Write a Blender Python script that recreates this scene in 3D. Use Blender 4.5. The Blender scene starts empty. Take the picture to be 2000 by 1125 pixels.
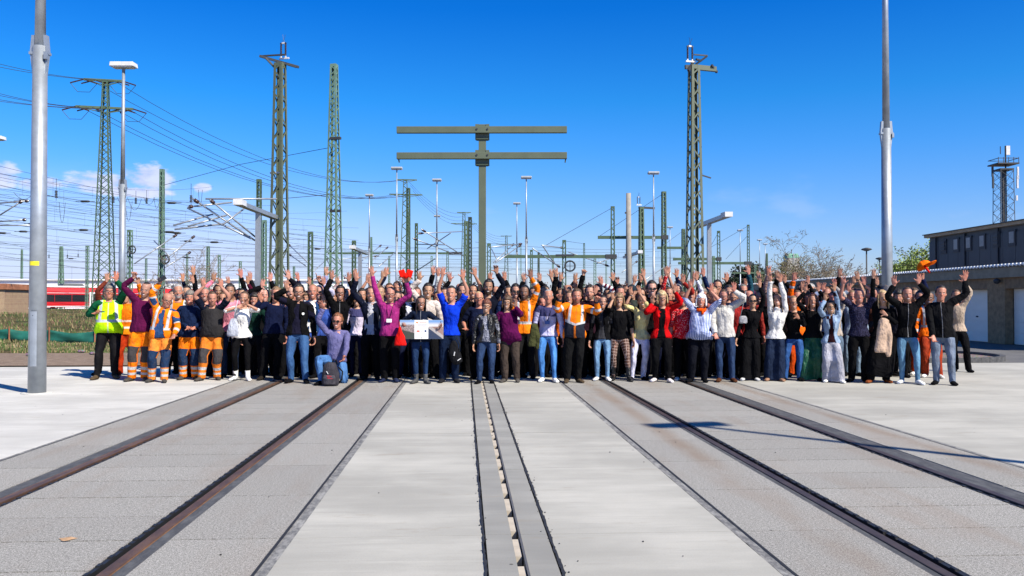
import bpy, bmesh, math, random
import numpy as np
from mathutils import Vector, Matrix, noise
from math import radians as R, pi, sin, cos, atan2, sqrt
random.seed(7)
S = bpy.context.scene
C = S.collection
# ------------------------------------------------------------------ camera
CAMH = 1.5; F = 1650.0; YAW = R(3.2)
cd = bpy.data.cameras.new('camera'); cam = bpy.data.objects.new('camera', cd); C.objects.link(cam)
cam.location = (0, 0, CAMH); cam.rotation_euler = (R(90.955), 0, -YAW)
cd.lens = 36*F/2000; cd.sensor_width = 36; cd.clip_end = 6000; cd.clip_start = .05
S.camera = cam
# ------------------------------------------------------------------ world and sun
SUN_EL = R(44); SUN_AZ_VEC = Vector((.70, -.714, 0))      # the sun stands behind the camera, to its right
w = bpy.data.worlds.new('World'); S.world = w; w.use_nodes = True
wt = w.node_tree; wt.nodes.clear()
def wn(t): return wt.nodes.new(t)
wo = wn('ShaderNodeOutputWorld'); bg = wn('ShaderNodeBackground'); sky = wn('ShaderNodeTexSky')
sky.sky_type = 'NISHITA'; sky.sun_disc = False; sky.sun_elevation = SUN_EL
sky.sun_rotation = atan2(SUN_AZ_VEC.x, SUN_AZ_VEC.y); sky.air_density = 1.0; sky.dust_density = .25; sky.ozone_density = 3.0
tc = wn('ShaderNodeTexCoord'); sep = wn('ShaderNodeSeparateXYZ'); wt.links.new(tc.outputs['Generated'], sep.inputs[0])
def wm(op, a, b=0.0):
    m = wn('ShaderNodeMath'); m.operation = op
    for i_, q_ in enumerate((a, b)):
        if isinstance(q_, (int, float)): m.inputs[i_].default_value = q_
        else: wt.links.new(q_, m.inputs[i_])
    return m.outputs[0]
def wmr(v, a, b, c=0.0, d=1.0):
    m = wn('ShaderNodeMapRange'); m.interpolation_type = 'SMOOTHSTEP'
    for i_, q_ in enumerate((a, b, c, d)): m.inputs[i_+1].default_value = q_
    wt.links.new(v, m.inputs[0]); return m.outputs[0]
def wmix(f, a, b, bt='MIX'):
    m = wn('ShaderNodeMix'); m.data_type = 'RGBA'; m.blend_type = bt
    for i_, q_ in ((0, f), (6, a), (7, b)):
        if isinstance(q_, bpy.types.NodeSocket): wt.links.new(q_, m.inputs[i_])
        else: m.inputs[i_].default_value = q_
    return m.outputs[2]
# clear spring sky: deep saturated blue overhead, paler towards the horizon
rp = wn('ShaderNodeValToRGB'); rp.color_ramp.interpolation = 'LINEAR'; els = rp.color_ramp.elements
stops = [(0.0, (.74, .74, 1.02)), (.09, (.50, .73, 1.17)), (.173, (.235, .71, 1.28)), (.23, (.105, .68, 1.26)), (.33, (.02, .52, 1.26)), (1.0, (.02, .40, .90))]
while len(els) < len(stops): els.new(.5)
for e_, (p_, c_) in zip(els, stops): e_.position = p_; e_.color = (*[q/1.3 for q in c_], 1)
wt.links.new(sep.outputs[2], rp.inputs[0])
base_sky = wmix(1.0, sky.outputs[0], rp.outputs[0], 'MULTIPLY')
az = wm('ARCTAN2', sep.outputs[0], sep.outputs[1]); el = sep.outputs[2]
cv = wn('ShaderNodeCombineXYZ'); wt.links.new(az, cv.inputs[0]); wt.links.new(wm('MULTIPLY', el, 2.2), cv.inputs[1])
def wnoise(sc, det=6, ro=.55):
    n_ = wn('ShaderNodeTexNoise'); n_.inputs['Scale'].default_value = sc; n_.inputs['Detail'].default_value = det; n_.inputs['Roughness'].default_value = ro; wt.links.new(cv.outputs[0], n_.inputs[0]); return n_.outputs[0]
nz_ = wnoise(34); nlow = wnoise(6, 5)
puffs = None
for (a0, e0, ra, re) in ((-.395, .126, .040, .012), (-.352, .134, .030, .017), (-.375, .119, .055, .007), (-.50, .128, .034, .015), (-.455, .122, .022, .010), (-.56, .13, .05, .015), (-.297, .126, .011, .006), (-.72, .12, .09, .02), (-.9, .13, .06, .015), (-1.4, .12, .12, .02), (2.2, .12, .15, .02)):
    u = wm('DIVIDE', wm('SUBTRACT', az, a0), ra); v = wm('DIVIDE', wm('SUBTRACT', el, e0), re)
    g_ = wm('SUBTRACT', 1.0, wm('ADD', wm('MULTIPLY', u, u), wm('MULTIPLY', v, v))); puffs = g_ if puffs is None else wm('MAXIMUM', puffs, g_)
pm_ = wm('ADD', puffs, wm('MULTIPLY', wm('SUBTRACT', nz_, .5), 3.4))
cloud = wm('MULTIPLY', wmr(pm_, -.05, .75), wmr(puffs, -.9, -.2)); cloud = wm('MULTIPLY', cloud, .62)
veil = wm('MULTIPLY', wm('MULTIPLY', wmr(el, .155, .03), wmr(az, .12, -.38)), wmr(nlow, .25, .62, .62, 1.0))
wisps = wm('MULTIPLY', wm('MULTIPLY', wmr(nlow, .56, .70), wmr(el, .17, .08)), wmr(el, .015, .05)); wisps = wm('MULTIPLY', wisps, .22)
c1 = wmix(wm('MAXIMUM', wm('MULTIPLY', veil, .92), wisps), base_sky, (3.8, 4.35, 6.0, 1))
topm = wmr(nz_, .40, .60); ccol = wmix(topm, (4.5, 4.2, 5.2, 1), (5.7, 5.3, 5.7, 1))
cm_out = wmix(cloud, c1, ccol)
wt.links.new(cm_out, bg.inputs[0]); bg.inputs[1].default_value = .1105; wt.links.new(bg.outputs[0], wo.inputs[0])
sd = bpy.data.lights.new('sun', 'SUN'); sd.energy = 5.0; sd.angle = R(.5); sd.color = (1, .925, .79)
sun = bpy.data.objects.new('sun', sd); C.objects.link(sun)
dirv = Vector((-SUN_AZ_VEC.x*cos(SUN_EL), -SUN_AZ_VEC.y*cos(SUN_EL), -sin(SUN_EL)))
sun.rotation_euler = dirv.to_track_quat('-Z', 'Y').to_euler()
S.view_settings.view_transform = 'Standard'; S.view_settings.look = 'None'
S.view_settings.exposure = .70; S.view_settings.gamma = 1; S.view_settings.use_curve_mapping = False
S.cycles.max_bounces = 4; S.cycles.diffuse_bounces = 2; S.cycles.glossy_bounces = 2; S.cycles.transparent_max_bounces = 6
# ------------------------------------------------------------------ from a picture point and a real depth to a place
FW = Vector((sin(YAW), cos(YAW), 0)); RT = Vector((cos(YAW), -sin(YAW), 0))
def P(px, py, d):
    v = RT*((px-1000)/F*d) + FW*d; return Vector((v.x, v.y, CAMH+(590-py)/F*d))
def G(px, d, z=0):
    v = P(px, 590, d); v.z = z; return v
# ------------------------------------------------------------------ materials
class NT:
    def __init__(s, name):
        s.m = bpy.data.materials.new(name); s.m.use_nodes = True; s.t = s.m.node_tree; s.t.nodes.clear()
        s.out = s.t.nodes.new('ShaderNodeOutputMaterial')
    def n(s, typ, ins=None, o=0, **props):
        nd = s.t.nodes.new('ShaderNode'+typ)
        for k, v in props.items(): setattr(nd, k, v)
        for k, v in (ins or {}).items():
            if isinstance(v, bpy.types.NodeSocket): s.t.links.new(v, nd.inputs[k])
            elif v is not None: nd.inputs[k].default_value = v
        return nd.outputs[o] if o is not None else nd
    def math(s, op, a, b=0.0, c=None):
        ins = {0: a, 1: b}
        if c is not None: ins[2] = c
        return s.n('Math', ins, operation=op)
    def mix(s, f, a, b, bt='MIX'): return s.n('Mix', {0: f, 6: a, 7: b}, o=2, data_type='RGBA', blend_type=bt)
    def mr(s, v, a, b, c=0.0, d=1.0): return s.n('MapRange', {0: v, 1: a, 2: b, 3: c, 4: d}, interpolation_type='SMOOTHSTEP')
    def band(s, v, a, b, e=.003):
        return s.math('MULTIPLY', s.mr(v, a-e, a+e), s.mr(v, b-e, b+e, 1.0, 0.0))
    def noise(s, co, sc, det=3, ro=.5, scale3=None):
        if scale3: co = s.n('Mapping', {0: co, 3: scale3})
        return s.n('TexNoise', {'Vector': co, 'Scale': sc, 'Detail': det, 'Roughness': ro})
    def bump(s, h, st, dist, nrm=None): return s.n('Bump', {'Height': h, 'Strength': st, 'Distance': dist, 'Normal': nrm})
    def bsdf(s, col, rough=.8, metal=0.0, nrm=None, spec=.5, **kw):
        ins = {'Base Color': col, 'Roughness': rough, 'Metallic': metal, 'Normal': nrm, 'Specular IOR Level': spec}; ins.update(kw)
        b = s.n('BsdfPrincipled', ins); s.t.links.new(b, s.out.inputs[0]); return s.m
    def obj(s): return s.n('TexCoord', o=3)
    def rest(s): return s.n('Attribute', o=1, attribute_name='rest')
    def sep(s, v): nd = s.n('SeparateXYZ', {0: v}, o=None); return nd.outputs[0], nd.outputs[1], nd.outputs[2]
    def geo(s): return s.n('NewGeometry', o=0)
def rgb(r, g, b): return (r, g, b, 1)
M = {}
def plain(name, col, rough=.6, metal=0.0, var=.12, sc=6.0, bump=.0):
    t = NT(name); g = t.obj(); nz = t.noise(g, sc, 5, .6)
    c = t.mix(t.mr(nz, .3, .7, 0.0, 1.0), rgb(*[x*(1-var) for x in col]), rgb(*[min(1, x*(1+var)) for x in col]))
    M[name] = t.bsdf(c, rough, metal, t.bump(nz, bump, .01) if bump else None); return M[name]
# cloth: colour from the object, folds and weave from the cloth's own coordinates
def cloth_base(t, folds=.5):
    r = t.rest()
    rnd = t.n('ObjectInfo', o=5)
    off = t.n('VectorMath', {0: r, 1: t.n('CombineXYZ', {0: t.math('MULTIPLY', rnd, 9.0), 1: t.math('MULTIPLY', rnd, 5.0), 2: 0.0})}, operation='ADD')
    f = t.noise(off, 9, 3, .5, (1.2, 1.2, .75)); weave = t.noise(r, 260, 2)
    h = t.math('ADD', t.math('MULTIPLY', f, 1.0), t.math('MULTIPLY', weave, .03))
    f2 = t.noise(off, 22, 3, .55, (1.3, 1.3, .5)); h = t.math('ADD', h, t.math('MULTIPLY', f2, .3)); return r, off, f, t.bump(h, folds, .07)
def cloth(name, pattern=None, rough=.9, folds=.75, spec=.08):
    t = NT(name); r, off, f, nrm = cloth_base(t, folds)
    col = t.n('ObjectInfo', o=1)
    v = t.mr(t.noise(off, 5, 4, .6), .3, .7, .70, 1.15)
    col = t.mix(1.0, col, t.n('CombineColor', {0: v, 1: v, 2: v}), 'MULTIPLY')
    if pattern: col = pattern(t, r, col, f)
    M[name] = t.bsdf(col, rough, 0.0, nrm, spec)
def maxn(t, *a):
    o = a[0]
    for b in a[1:]: o = t.math('MAXIMUM', o, b)
    return o
def ab(t, x): return t.math('ABSOLUTE', x)
def pat_denim(t, r, c, f):
    x, y, z = t.sep(r)
    c = t.mix(t.mr(t.noise(r, 700, 2), .35, .65, 0, .5), c, t.mix(1.0, c, rgb(1.7, 1.6, 1.5), 'MULTIPLY'))
    wear = t.math('MULTIPLY', t.mr(y, .0, -.07), t.mr(ab(t, t.math('SUBTRACT', ab(t, x), .105)), .05, .0, 0, .35))
    return t.mix(wear, c, t.mix(1.0, c, rgb(2.2, 1.9, 1.6), 'MULTIPLY'))
def pat_vest(t, r, c, f):
    x, y, z = t.sep(r); ax = ab(t, x)
    band = maxn(t, t.band(z, 1.10, 1.15), t.math('MULTIPLY', t.band(ax, .095, .14), t.mr(z, 1.13, 1.14)))
    zip_ = t.math('MULTIPLY', t.band(ax, -1, .008), t.mr(y, -.02, -.05))
    c = t.mix(maxn(t, band, t.math('MULTIPLY', zip_, .7)), c, rgb(.42, .44, .47))
    badge = t.math('MULTIPLY', t.math('MULTIPLY', t.band(x, -.12, -.05), t.band(z, 1.285, 1.31)), t.mr(y, -.02, -.05))
    return t.mix(badge, c, rgb(.03, .04, .06))
def pat_hivis(t, r, c, f):
    x, y, z = t.sep(r); ax = ab(t, x)
    torso = t.mr(ax, .215, .2)
    band = maxn(t, t.math('MULTIPLY', maxn(t, t.band(z, 1.07, 1.12), t.math('MULTIPLY', t.band(ax, .09, .135), t.mr(z, 1.1, 1.11))), torso),
                t.band(ax, .36, .41), t.band(ax, .57, .62))
    return t.mix(band, c, rgb(.45, .46, .48))
def pat_hivis_band(t, r, c, f):
    x, y, z = t.sep(r); ax = ab(t, x); torso = t.mr(ax, .215, .2)
    band = maxn(t, t.math('MULTIPLY', maxn(t, t.band(z, 1.00, 1.04), t.band(z, 1.14, 1.18)), torso), t.band(ax, .5, .55))
    return t.mix(band, c, rgb(.75, .55, .48))
def pat_hivis_navy(t, r, c, f):
    x, y, z = t.sep(r); ax = ab(t, x); torso = t.mr(ax, .215, .2)
    zz = t.math('SUBTRACT', z, t.math('MULTIPLY', ax, .35))
    navy = t.math('MULTIPLY', t.mr(zz, 1.13, 1.12), t.math('MULTIPLY', torso, t.mr(ax, .012, .017)))
    navy = t.math('MULTIPLY', navy, t.mr(ax, .18, .175))
    c = t.mix(maxn(t, navy, t.mr(ax, .68, .685)), c, rgb(.014, .016, .026))
    band = maxn(t, t.math('MULTIPLY', maxn(t, t.band(zz, 1.12, 1.165), t.math('MULTIPLY', t.band(ax, .09, .135), t.mr(zz, 1.15, 1.16))), torso),
                t.band(ax, .33, .38), t.band(ax, .52, .57))
    zip_ = t.math('MULTIPLY', t.math('MULTIPLY', t.band(ax, -1, .006), t.mr(y, -.02, -.05)), .6)
    return t.mix(zip_, t.mix(band, c, rgb(.45, .46, .48)), rgb(.35, .1, .03))
def pat_work(lower):
    def f_(t, r, c, f):
        x, y, z = t.sep(r)
        knee = t.math('MULTIPLY', t.band(z, .36, .63, .006), t.mr(y, -.005, -.02))
        c = t.mix(knee, c, lower)
        if lower[2] > .05: c = t.mix(t.band(z, .30, .5), c, lower)
        c = t.mix(maxn(t, t.band(z, .22, .275), t.band(z, .12, .165)), c, rgb(.42, .43, .44))
        dirt = t.math('MULTIPLY', t.mr(t.noise(r, 14, 4, .7), .5, .75), .45)
        return t.mix(dirt, c, rgb(.12, .08, .05))
    return f_
def pat_stripes(axis, freq, thr, c2):
    def f_(t, r, c, f):
        v = t.sep(r)[axis]; s_ = t.math('SINE', t.math('MULTIPLY', v, 6.2832*freq))
        return t.mix(t.mr(s_, thr-.15, thr+.15), c, c2)
    return f_
def pat_sleevestripe(t, r, c, f):
    x, y, z = t.sep(r); s_ = t.math('SINE', t.math('MULTIPLY', ab(t, x), 6.2832*12))
    s2 = t.math('SINE', t.math('MULTIPLY', z, 6.2832*12)); k = t.mr(ab(t, x), .2, .22)
    return t.mix(t.mix(k, t.mr(s2, -.1, .1), t.mr(s_, -.1, .1)), c, rgb(.7, .68, .7))
def pat_plaid(t, r, c, f):
    x, y, z = t.sep(r)
    a = t.mr(t.math('SINE', t.math('MULTIPLY', z, 6.2832*17)), .78, .9); b = t.mr(t.math('SINE', t.math('MULTIPLY', t.math('ADD', x, y), 6.2832*17)), .78, .9)
    return t.mix(t.math('MULTIPLY', maxn(t, a, b), .6), c, rgb(.5, .38, .33))
def pat_dots(c2, sc=60):
    def f_(t, r, c, f):
        return t.mix(t.mr(t.n('TexVoronoi', {'Vector': r, 'Scale': sc}), .28, .2), c, c2)
    return f_
def pat_print(c2):
    def f_(t, r, c, f): return t.mix(t.mr(t.noise(r, 75, 3, .7), .5, .54), c, c2)
    return f_
def pat_yoke(c2, zc=1.30):
    def f_(t, r, c, f):
        x, y, z = t.sep(r); return t.mix(t.math('MULTIPLY', t.mr(z, zc, zc+.004), t.mr(ab(t, x), .26, .25)), c, c2)
    return f_
def pat_zip(c2=rgb(.2, .2, .21)):
    def f_(t, r, c, f):
        x, y, z = t.sep(r); return t.mix(t.math('MULTIPLY', t.band(ab(t, x), -1, .005), t.mr(y, -.02, -.06)), c, c2)
    return f_
def pat_logo(t, r, c, f):
    x, y, z = t.sep(r); fr = t.mr(y, -.03, -.06)
    k = t.math('MULTIPLY', t.math('MULTIPLY', t.band(x, .05, .125), t.band(z, 1.325, 1.345)), t.mr(t.noise(r, 70, 2), .45, .5))
    k2 = t.math('MULTIPLY', t.band(ab(t, x), -1, .0045), .6)
    return t.mix(t.math('MULTIPLY', maxn(t, k, k2), fr), c, rgb(.45, .45, .47))
cloth('cloth'); cloth('knit', rough=1, folds=.7); cloth('leather', rough=.38, spec=.5, folds=.8); cloth('satin', rough=.5, spec=.4)
cloth('denim', pat_denim, .85, .6); cloth('vest_fabric', pat_vest, .7, .6); cloth('hivis', pat_hivis, .75, .6); cloth('hivis_band', pat_hivis_band, .75, .6)
cloth('hivis_navy', pat_hivis_navy, .75, .5); cloth('work_grey', pat_work(rgb(.045, .042, .045)), .85, .7); cloth('work_navy', pat_work(rgb(.012, .03, .075)), .85, .7)
cloth('stripe_thin', pat_stripes(0, 48, 0, rgb(.06, .08, .2)), .85); cloth('stripe_blue', pat_stripes(0, 40, .1, rgb(.04, .09, .3)), .85)
cloth('stripe_maroon', pat_sleevestripe, .9); cloth('plaid', pat_plaid, .85); cloth('dots', pat_dots(rgb(.9, .75, .78), 55)); cloth('smalldots', pat_dots(rgb(.16, .16, .34), 110))
cloth('print', pat_print(rgb(.03, .03, .05))); cloth('yoke_navy', pat_yoke(rgb(.045, .045, .12)), .9); cloth('zip_front', pat_zip(), .85); cloth('logo_front', pat_logo, .85)
def skin_mat():
    t = NT('skin'); r = t.rest(); x, y, z = t.sep(r); ax = ab(t, x)
    c = t.n('ObjectInfo', o=1)
    face = t.math('MULTIPLY', t.mr(z, 1.53, 1.56), t.mr(y, -.03, -.06))
    def ell(cx, cz, rx, rz, src=ax, e=.35):
        a = t.math('DIVIDE', t.math('SUBTRACT', src, cx), rx); b = t.math('DIVIDE', t.math('SUBTRACT', z, cz), rz)
        d = t.math('SQRT', t.math('ADD', t.math('MULTIPLY', a, a), t.math('MULTIPLY', b, b)))
        return t.math('MULTIPLY', t.mr(d, 1+e, 1-e), face)
    blush = maxn(t, ell(.045, 1.635, .03, .02, e=.9), ell(0.0, 1.645, .018, .02, x, .8))
    nail = t.mr(ax, .87, .92)
    hand = t.mr(ax, .70, .78)
    c = t.mix(t.math('MULTIPLY', blush, .3), c, t.mix(1.0, c, rgb(1.1, .62, .56), 'MULTIPLY'))
    c = t.mix(t.math('MULTIPLY', hand, t.mr(t.noise(r, 40, 3), .35, .65, .0, .5)), c, t.mix(1.0, c, rgb(1.08, .66, .6), 'MULTIPLY'))
    c = t.mix(t.math('MULTIPLY', t.mr(t.noise(r, 30, 4), .4, .7), .2), c, t.mix(1.0, c, rgb(.85, .7, .64), 'MULTIPLY'))
    hair = t.n('CombineColor', {0: t.n('Attribute', o=2, attribute_type='OBJECT', attribute_name='hr'), 1: t.n('Attribute', o=2, attribute_type='OBJECT', attribute_name='hg'), 2: t.n('Attribute', o=2, attribute_type='OBJECT', attribute_name='hb')})
    beard = t.n('Attribute', o=2, attribute_type='OBJECT', attribute_name='beard')
    bz = t.math('ADD', z, t.math('MULTIPLY', ax, -.45))
    bm = t.math('MULTIPLY', t.mr(bz, 1.612, 1.59), t.mr(z, 1.545, 1.56)); mous = ell(0.0, 1.622, .03, .007, x)
    bm = t.math('MULTIPLY', maxn(t, t.math('MULTIPLY', bm, t.mr(y, .02, -.01)), mous), beard)
    c = t.mix(t.math('MULTIPLY', bm, t.mr(t.noise(r, 300, 2), .3, .6, .6, 1.0)), c, hair)
    c = t.mix(t.math('MULTIPLY', ell(.031, 1.689, .018, .0042), .8), c, hair)
    c = t.mix(t.math('MULTIPLY', ell(.031, 1.671, .017, .009, e=.6), .55), c, t.mix(1.0, c, rgb(.5, .38, .34), 'MULTIPLY'))
    c = t.mix(ell(.031, 1.669, .012, .0052), c, rgb(.65, .62, .6)); c = t.mix(ell(.031, 1.669, .0055, .0058), c, rgb(.03, .025, .02))
    c = t.mix(ell(0.0, 1.604, .026, .0085, x), c, t.mix(1.0, c, rgb(.85, .36, .36), 'MULTIPLY'))
    smile = t.n('Attribute', o=2, attribute_type='OBJECT', attribute_name='smile')
    c = t.mix(t.math('MULTIPLY', ell(0.0, 1.605, .019, .0045, x), smile), c, rgb(.72, .7, .66))
    nostril = ell(.009, 1.634, .005, .003); c = t.mix(t.math('MULTIPLY', nostril, .8), c, rgb(.06, .02, .015))
    M['skin'] = t.bsdf(c, .52, 0.0, t.bump(t.noise(r, 160, 3), .25, .004), .4)
skin_mat()
def hair_mat():
    t = NT('hair'); g = t.rest(); c = t.n('ObjectInfo', o=1)
    n1 = t.noise(g, 60, 4, .6, (1, 1, .18)); v = t.mr(n1, .3, .7, .55, 1.5)
    c = t.mix(1.0, c, t.n('CombineColor', {0: v, 1: v, 2: v}), 'MULTIPLY')
    M['hair'] = t.bsdf(c, .5, 0.0, t.bump(n1, .9, .012), .45)
hair_mat()
plain('shoe_rubber', (.03, .03, .032), .8); plain('lens_black', (.006, .006, .008), .12); plain('frame_black', (.012, .012, .014), .35)
t = NT('lens_clear'); M['lens_clear'] = t.bsdf(rgb(.9, .95, 1), .05, 0.0, None, .5, Alpha=.18)
t = NT('tint'); M['tint'] = t.bsdf(t.n('ObjectInfo', o=1), .75, 0.0, None, .3)
t = NT('tint_gloss'); M['tint_gloss'] = t.bsdf(t.n('ObjectInfo', o=1), .35, 0.0, None, .5)
# ------------------------------------------------------------------ mesh helpers
def link(name, me, mat=None, parent=None, loc=None):
    o = bpy.data.objects.new(name, me); C.objects.link(o)
    if mat is not None:
        for mm in (mat if isinstance(mat, (list, tuple)) else [mat]): me.materials.append(M[mm] if isinstance(mm, str) else mm)
    if parent: o.parent = parent
    if loc is not None: o.location = loc
    return o
def empty(name, loc=(0, 0, 0), rz=0.0):
    o = bpy.data.objects.new(name, None); C.objects.link(o); o.location = loc; o.rotation_euler = (0, 0, rz); o.empty_display_size = .2; return o
def tag(o, label=None, cat=None, group=None, kind=None):
    if label: o['label'] = label
    if cat: o['category'] = cat
    if group: o['group'] = group
    if kind: o['kind'] = kind
    return o
class MB:
    def __init__(s): s.v = []; s.f = []
    def add(s, vs, fs):
        b = len(s.v); s.v += [tuple(v) for v in vs]; s.f += [tuple(b+i for i in f) for f in fs]; return s
    def box(s, c, d, rz=0.0, taper=1.0, m=None):
        hx, hy, hz = d[0]/2, d[1]/2, d[2]/2; vs = []
        for z, k in ((-hz, 1), (hz, taper)):
            for x, y in ((-hx, -hy), (hx, -hy), (hx, hy), (-hx, hy)):
                x_, y_ = x*k, y*k; p = Vector((x_*cos(rz)-y_*sin(rz)+c[0], x_*sin(rz)+y_*cos(rz)+c[1], z+c[2]))
                vs.append(m @ p if m else p)
        return s.add(vs, [(0, 3, 2, 1), (4, 5, 6, 7), (0, 1, 5, 4), (1, 2, 6, 5), (2, 3, 7, 6), (3, 0, 4, 7)])
    def bar(s, a, b, wd, ht=None, up=Vector((0, 0, 1))):
        a = Vector(a); b = Vector(b); ht = ht or wd; t = (b-a)
        if t.length < 1e-6: return s
        t.normalize(); u = up - t*up.dot(t)
        if u.length < .05: u = Vector((0, 1, 0)) - t*t.y
        u.normalize(); r = t.cross(u); vs = []
        for p in (a, b):
            for i, j in ((-1, -1), (1, -1), (1, 1), (-1, 1)): vs.append(p + r*(i*wd/2) + u*(j*ht/2))
        return s.add(vs, [(0, 3, 2, 1), (4, 5, 6, 7), (0, 1, 5, 4), (1, 2, 6, 5), (2, 3, 7, 6), (3, 0, 4, 7)])
    def tube(s, pts, r, n=8, caps=True):
        pts = [Vector(p) for p in pts]; rs = r if isinstance(r, (list, tuple)) else [r]*len(pts); b = len(s.v); prev = None
        for i, p in enumerate(pts):
            t = (pts[min(i+1, len(pts)-1)] - pts[max(i-1, 0)]).normalized()
            u = prev - t*prev.dot(t) if prev else (Vector((0, 0, 1)) if abs(t.z) < .9 else Vector((1, 0, 0)))
            u = (u - t*u.dot(t)).normalized(); prev = u; q = t.cross(u)
            for k in range(n):
                a = 2*pi*k/n; s.v.append(tuple(p + (u*cos(a)+q*sin(a))*rs[i]))
        for i in range(len(pts)-1):
            for k in range(n):
                k2 = (k+1) % n; s.f.append((b+i*n+k, b+i*n+k2, b+(i+1)*n+k2, b+(i+1)*n+k))
        if caps: s.f.append(tuple(b+k for k in range(n))[::-1]); s.f.append(tuple(b+(len(pts)-1)*n+k for k in range(n)))
        return s
    def rings(s, rs, n=16):     # (z or centre, rx, ry) loft; rs: list of (cx, cy, cz, rx, ry, axis) along z or x
        b = len(s.v)
        for (cx, cy, cz, a_, b_, ax) in rs:
            for k in range(n):
                t = 2*pi*k/n
                if ax == 'z': s.v.append((cx+a_*cos(t), cy+b_*sin(t), cz))
                elif ax == 'x': s.v.append((cx, cy+a_*cos(t), cz+b_*sin(t)))
                else: s.v.append((cx+a_*cos(t), cy, cz+b_*sin(t)))
        for i in range(len(rs)-1):
            for k in range(n):
                k2 = (k+1) % n; s.f.append((b+i*n+k, b+i*n+k2, b+(i+1)*n+k2, b+(i+1)*n+k))
        s.f.append(tuple(b+k for k in range(n))[::-1]); s.f.append(tuple(b+(len(rs)-1)*n+k for k in range(n)))
        return s
    def ball(s, c, r, m=None, nu=12, nv=8):
        r = r if isinstance(r, (list, tuple)) else (r, r, r); vs = []; fs = []
        for i in range(1, nv):
            for k in range(nu):
                a = pi*i/nv; t = 2*pi*k/nu; p = Vector((r[0]*sin(a)*cos(t), r[1]*sin(a)*sin(t), r[2]*cos(a)))
                vs.append((m @ p if m else p) + Vector(c))
        for p in (Vector((0, 0, r[2])), Vector((0, 0, -r[2]))): vs.append((m @ p if m else p)+Vector(c))
        T = len(vs)-2
        for i in range(nv-2):
            for k in range(nu): k2 = (k+1) % nu; fs.append((i*nu+k, (i+1)*nu+k, (i+1)*nu+k2, i*nu+k2))
        for k in range(nu): k2 = (k+1) % nu; fs.append((T, k, k2)); fs.append((T+1, (nv-2)*nu+k2, (nv-2)*nu+k))
        return s.add(vs, fs)
    def mesh(s, name, smooth=False, fix=True):
        me = bpy.data.meshes.new(name); me.from_pydata(s.v, [], s.f)
        if fix and len(s.f) < 60000:
            bm = bmesh.new(); bm.from_mesh(me); bmesh.ops.recalc_face_normals(bm, faces=bm.faces); bm.to_mesh(me); bm.free()
        if smooth: me.polygons.foreach_set('use_smooth', [True]*len(me.polygons))
        me.update(); return me
    def build(s, name, mat, parent=None, smooth=False, loc=None, bevel=0):
        o = link(name, s.mesh(name, smooth), mat, parent, loc)
        if bevel: b = o.modifiers.new('b', 'BEVEL'); b.width = bevel; b.segments = 2; b.limit_method = 'ANGLE'
        return o
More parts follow.
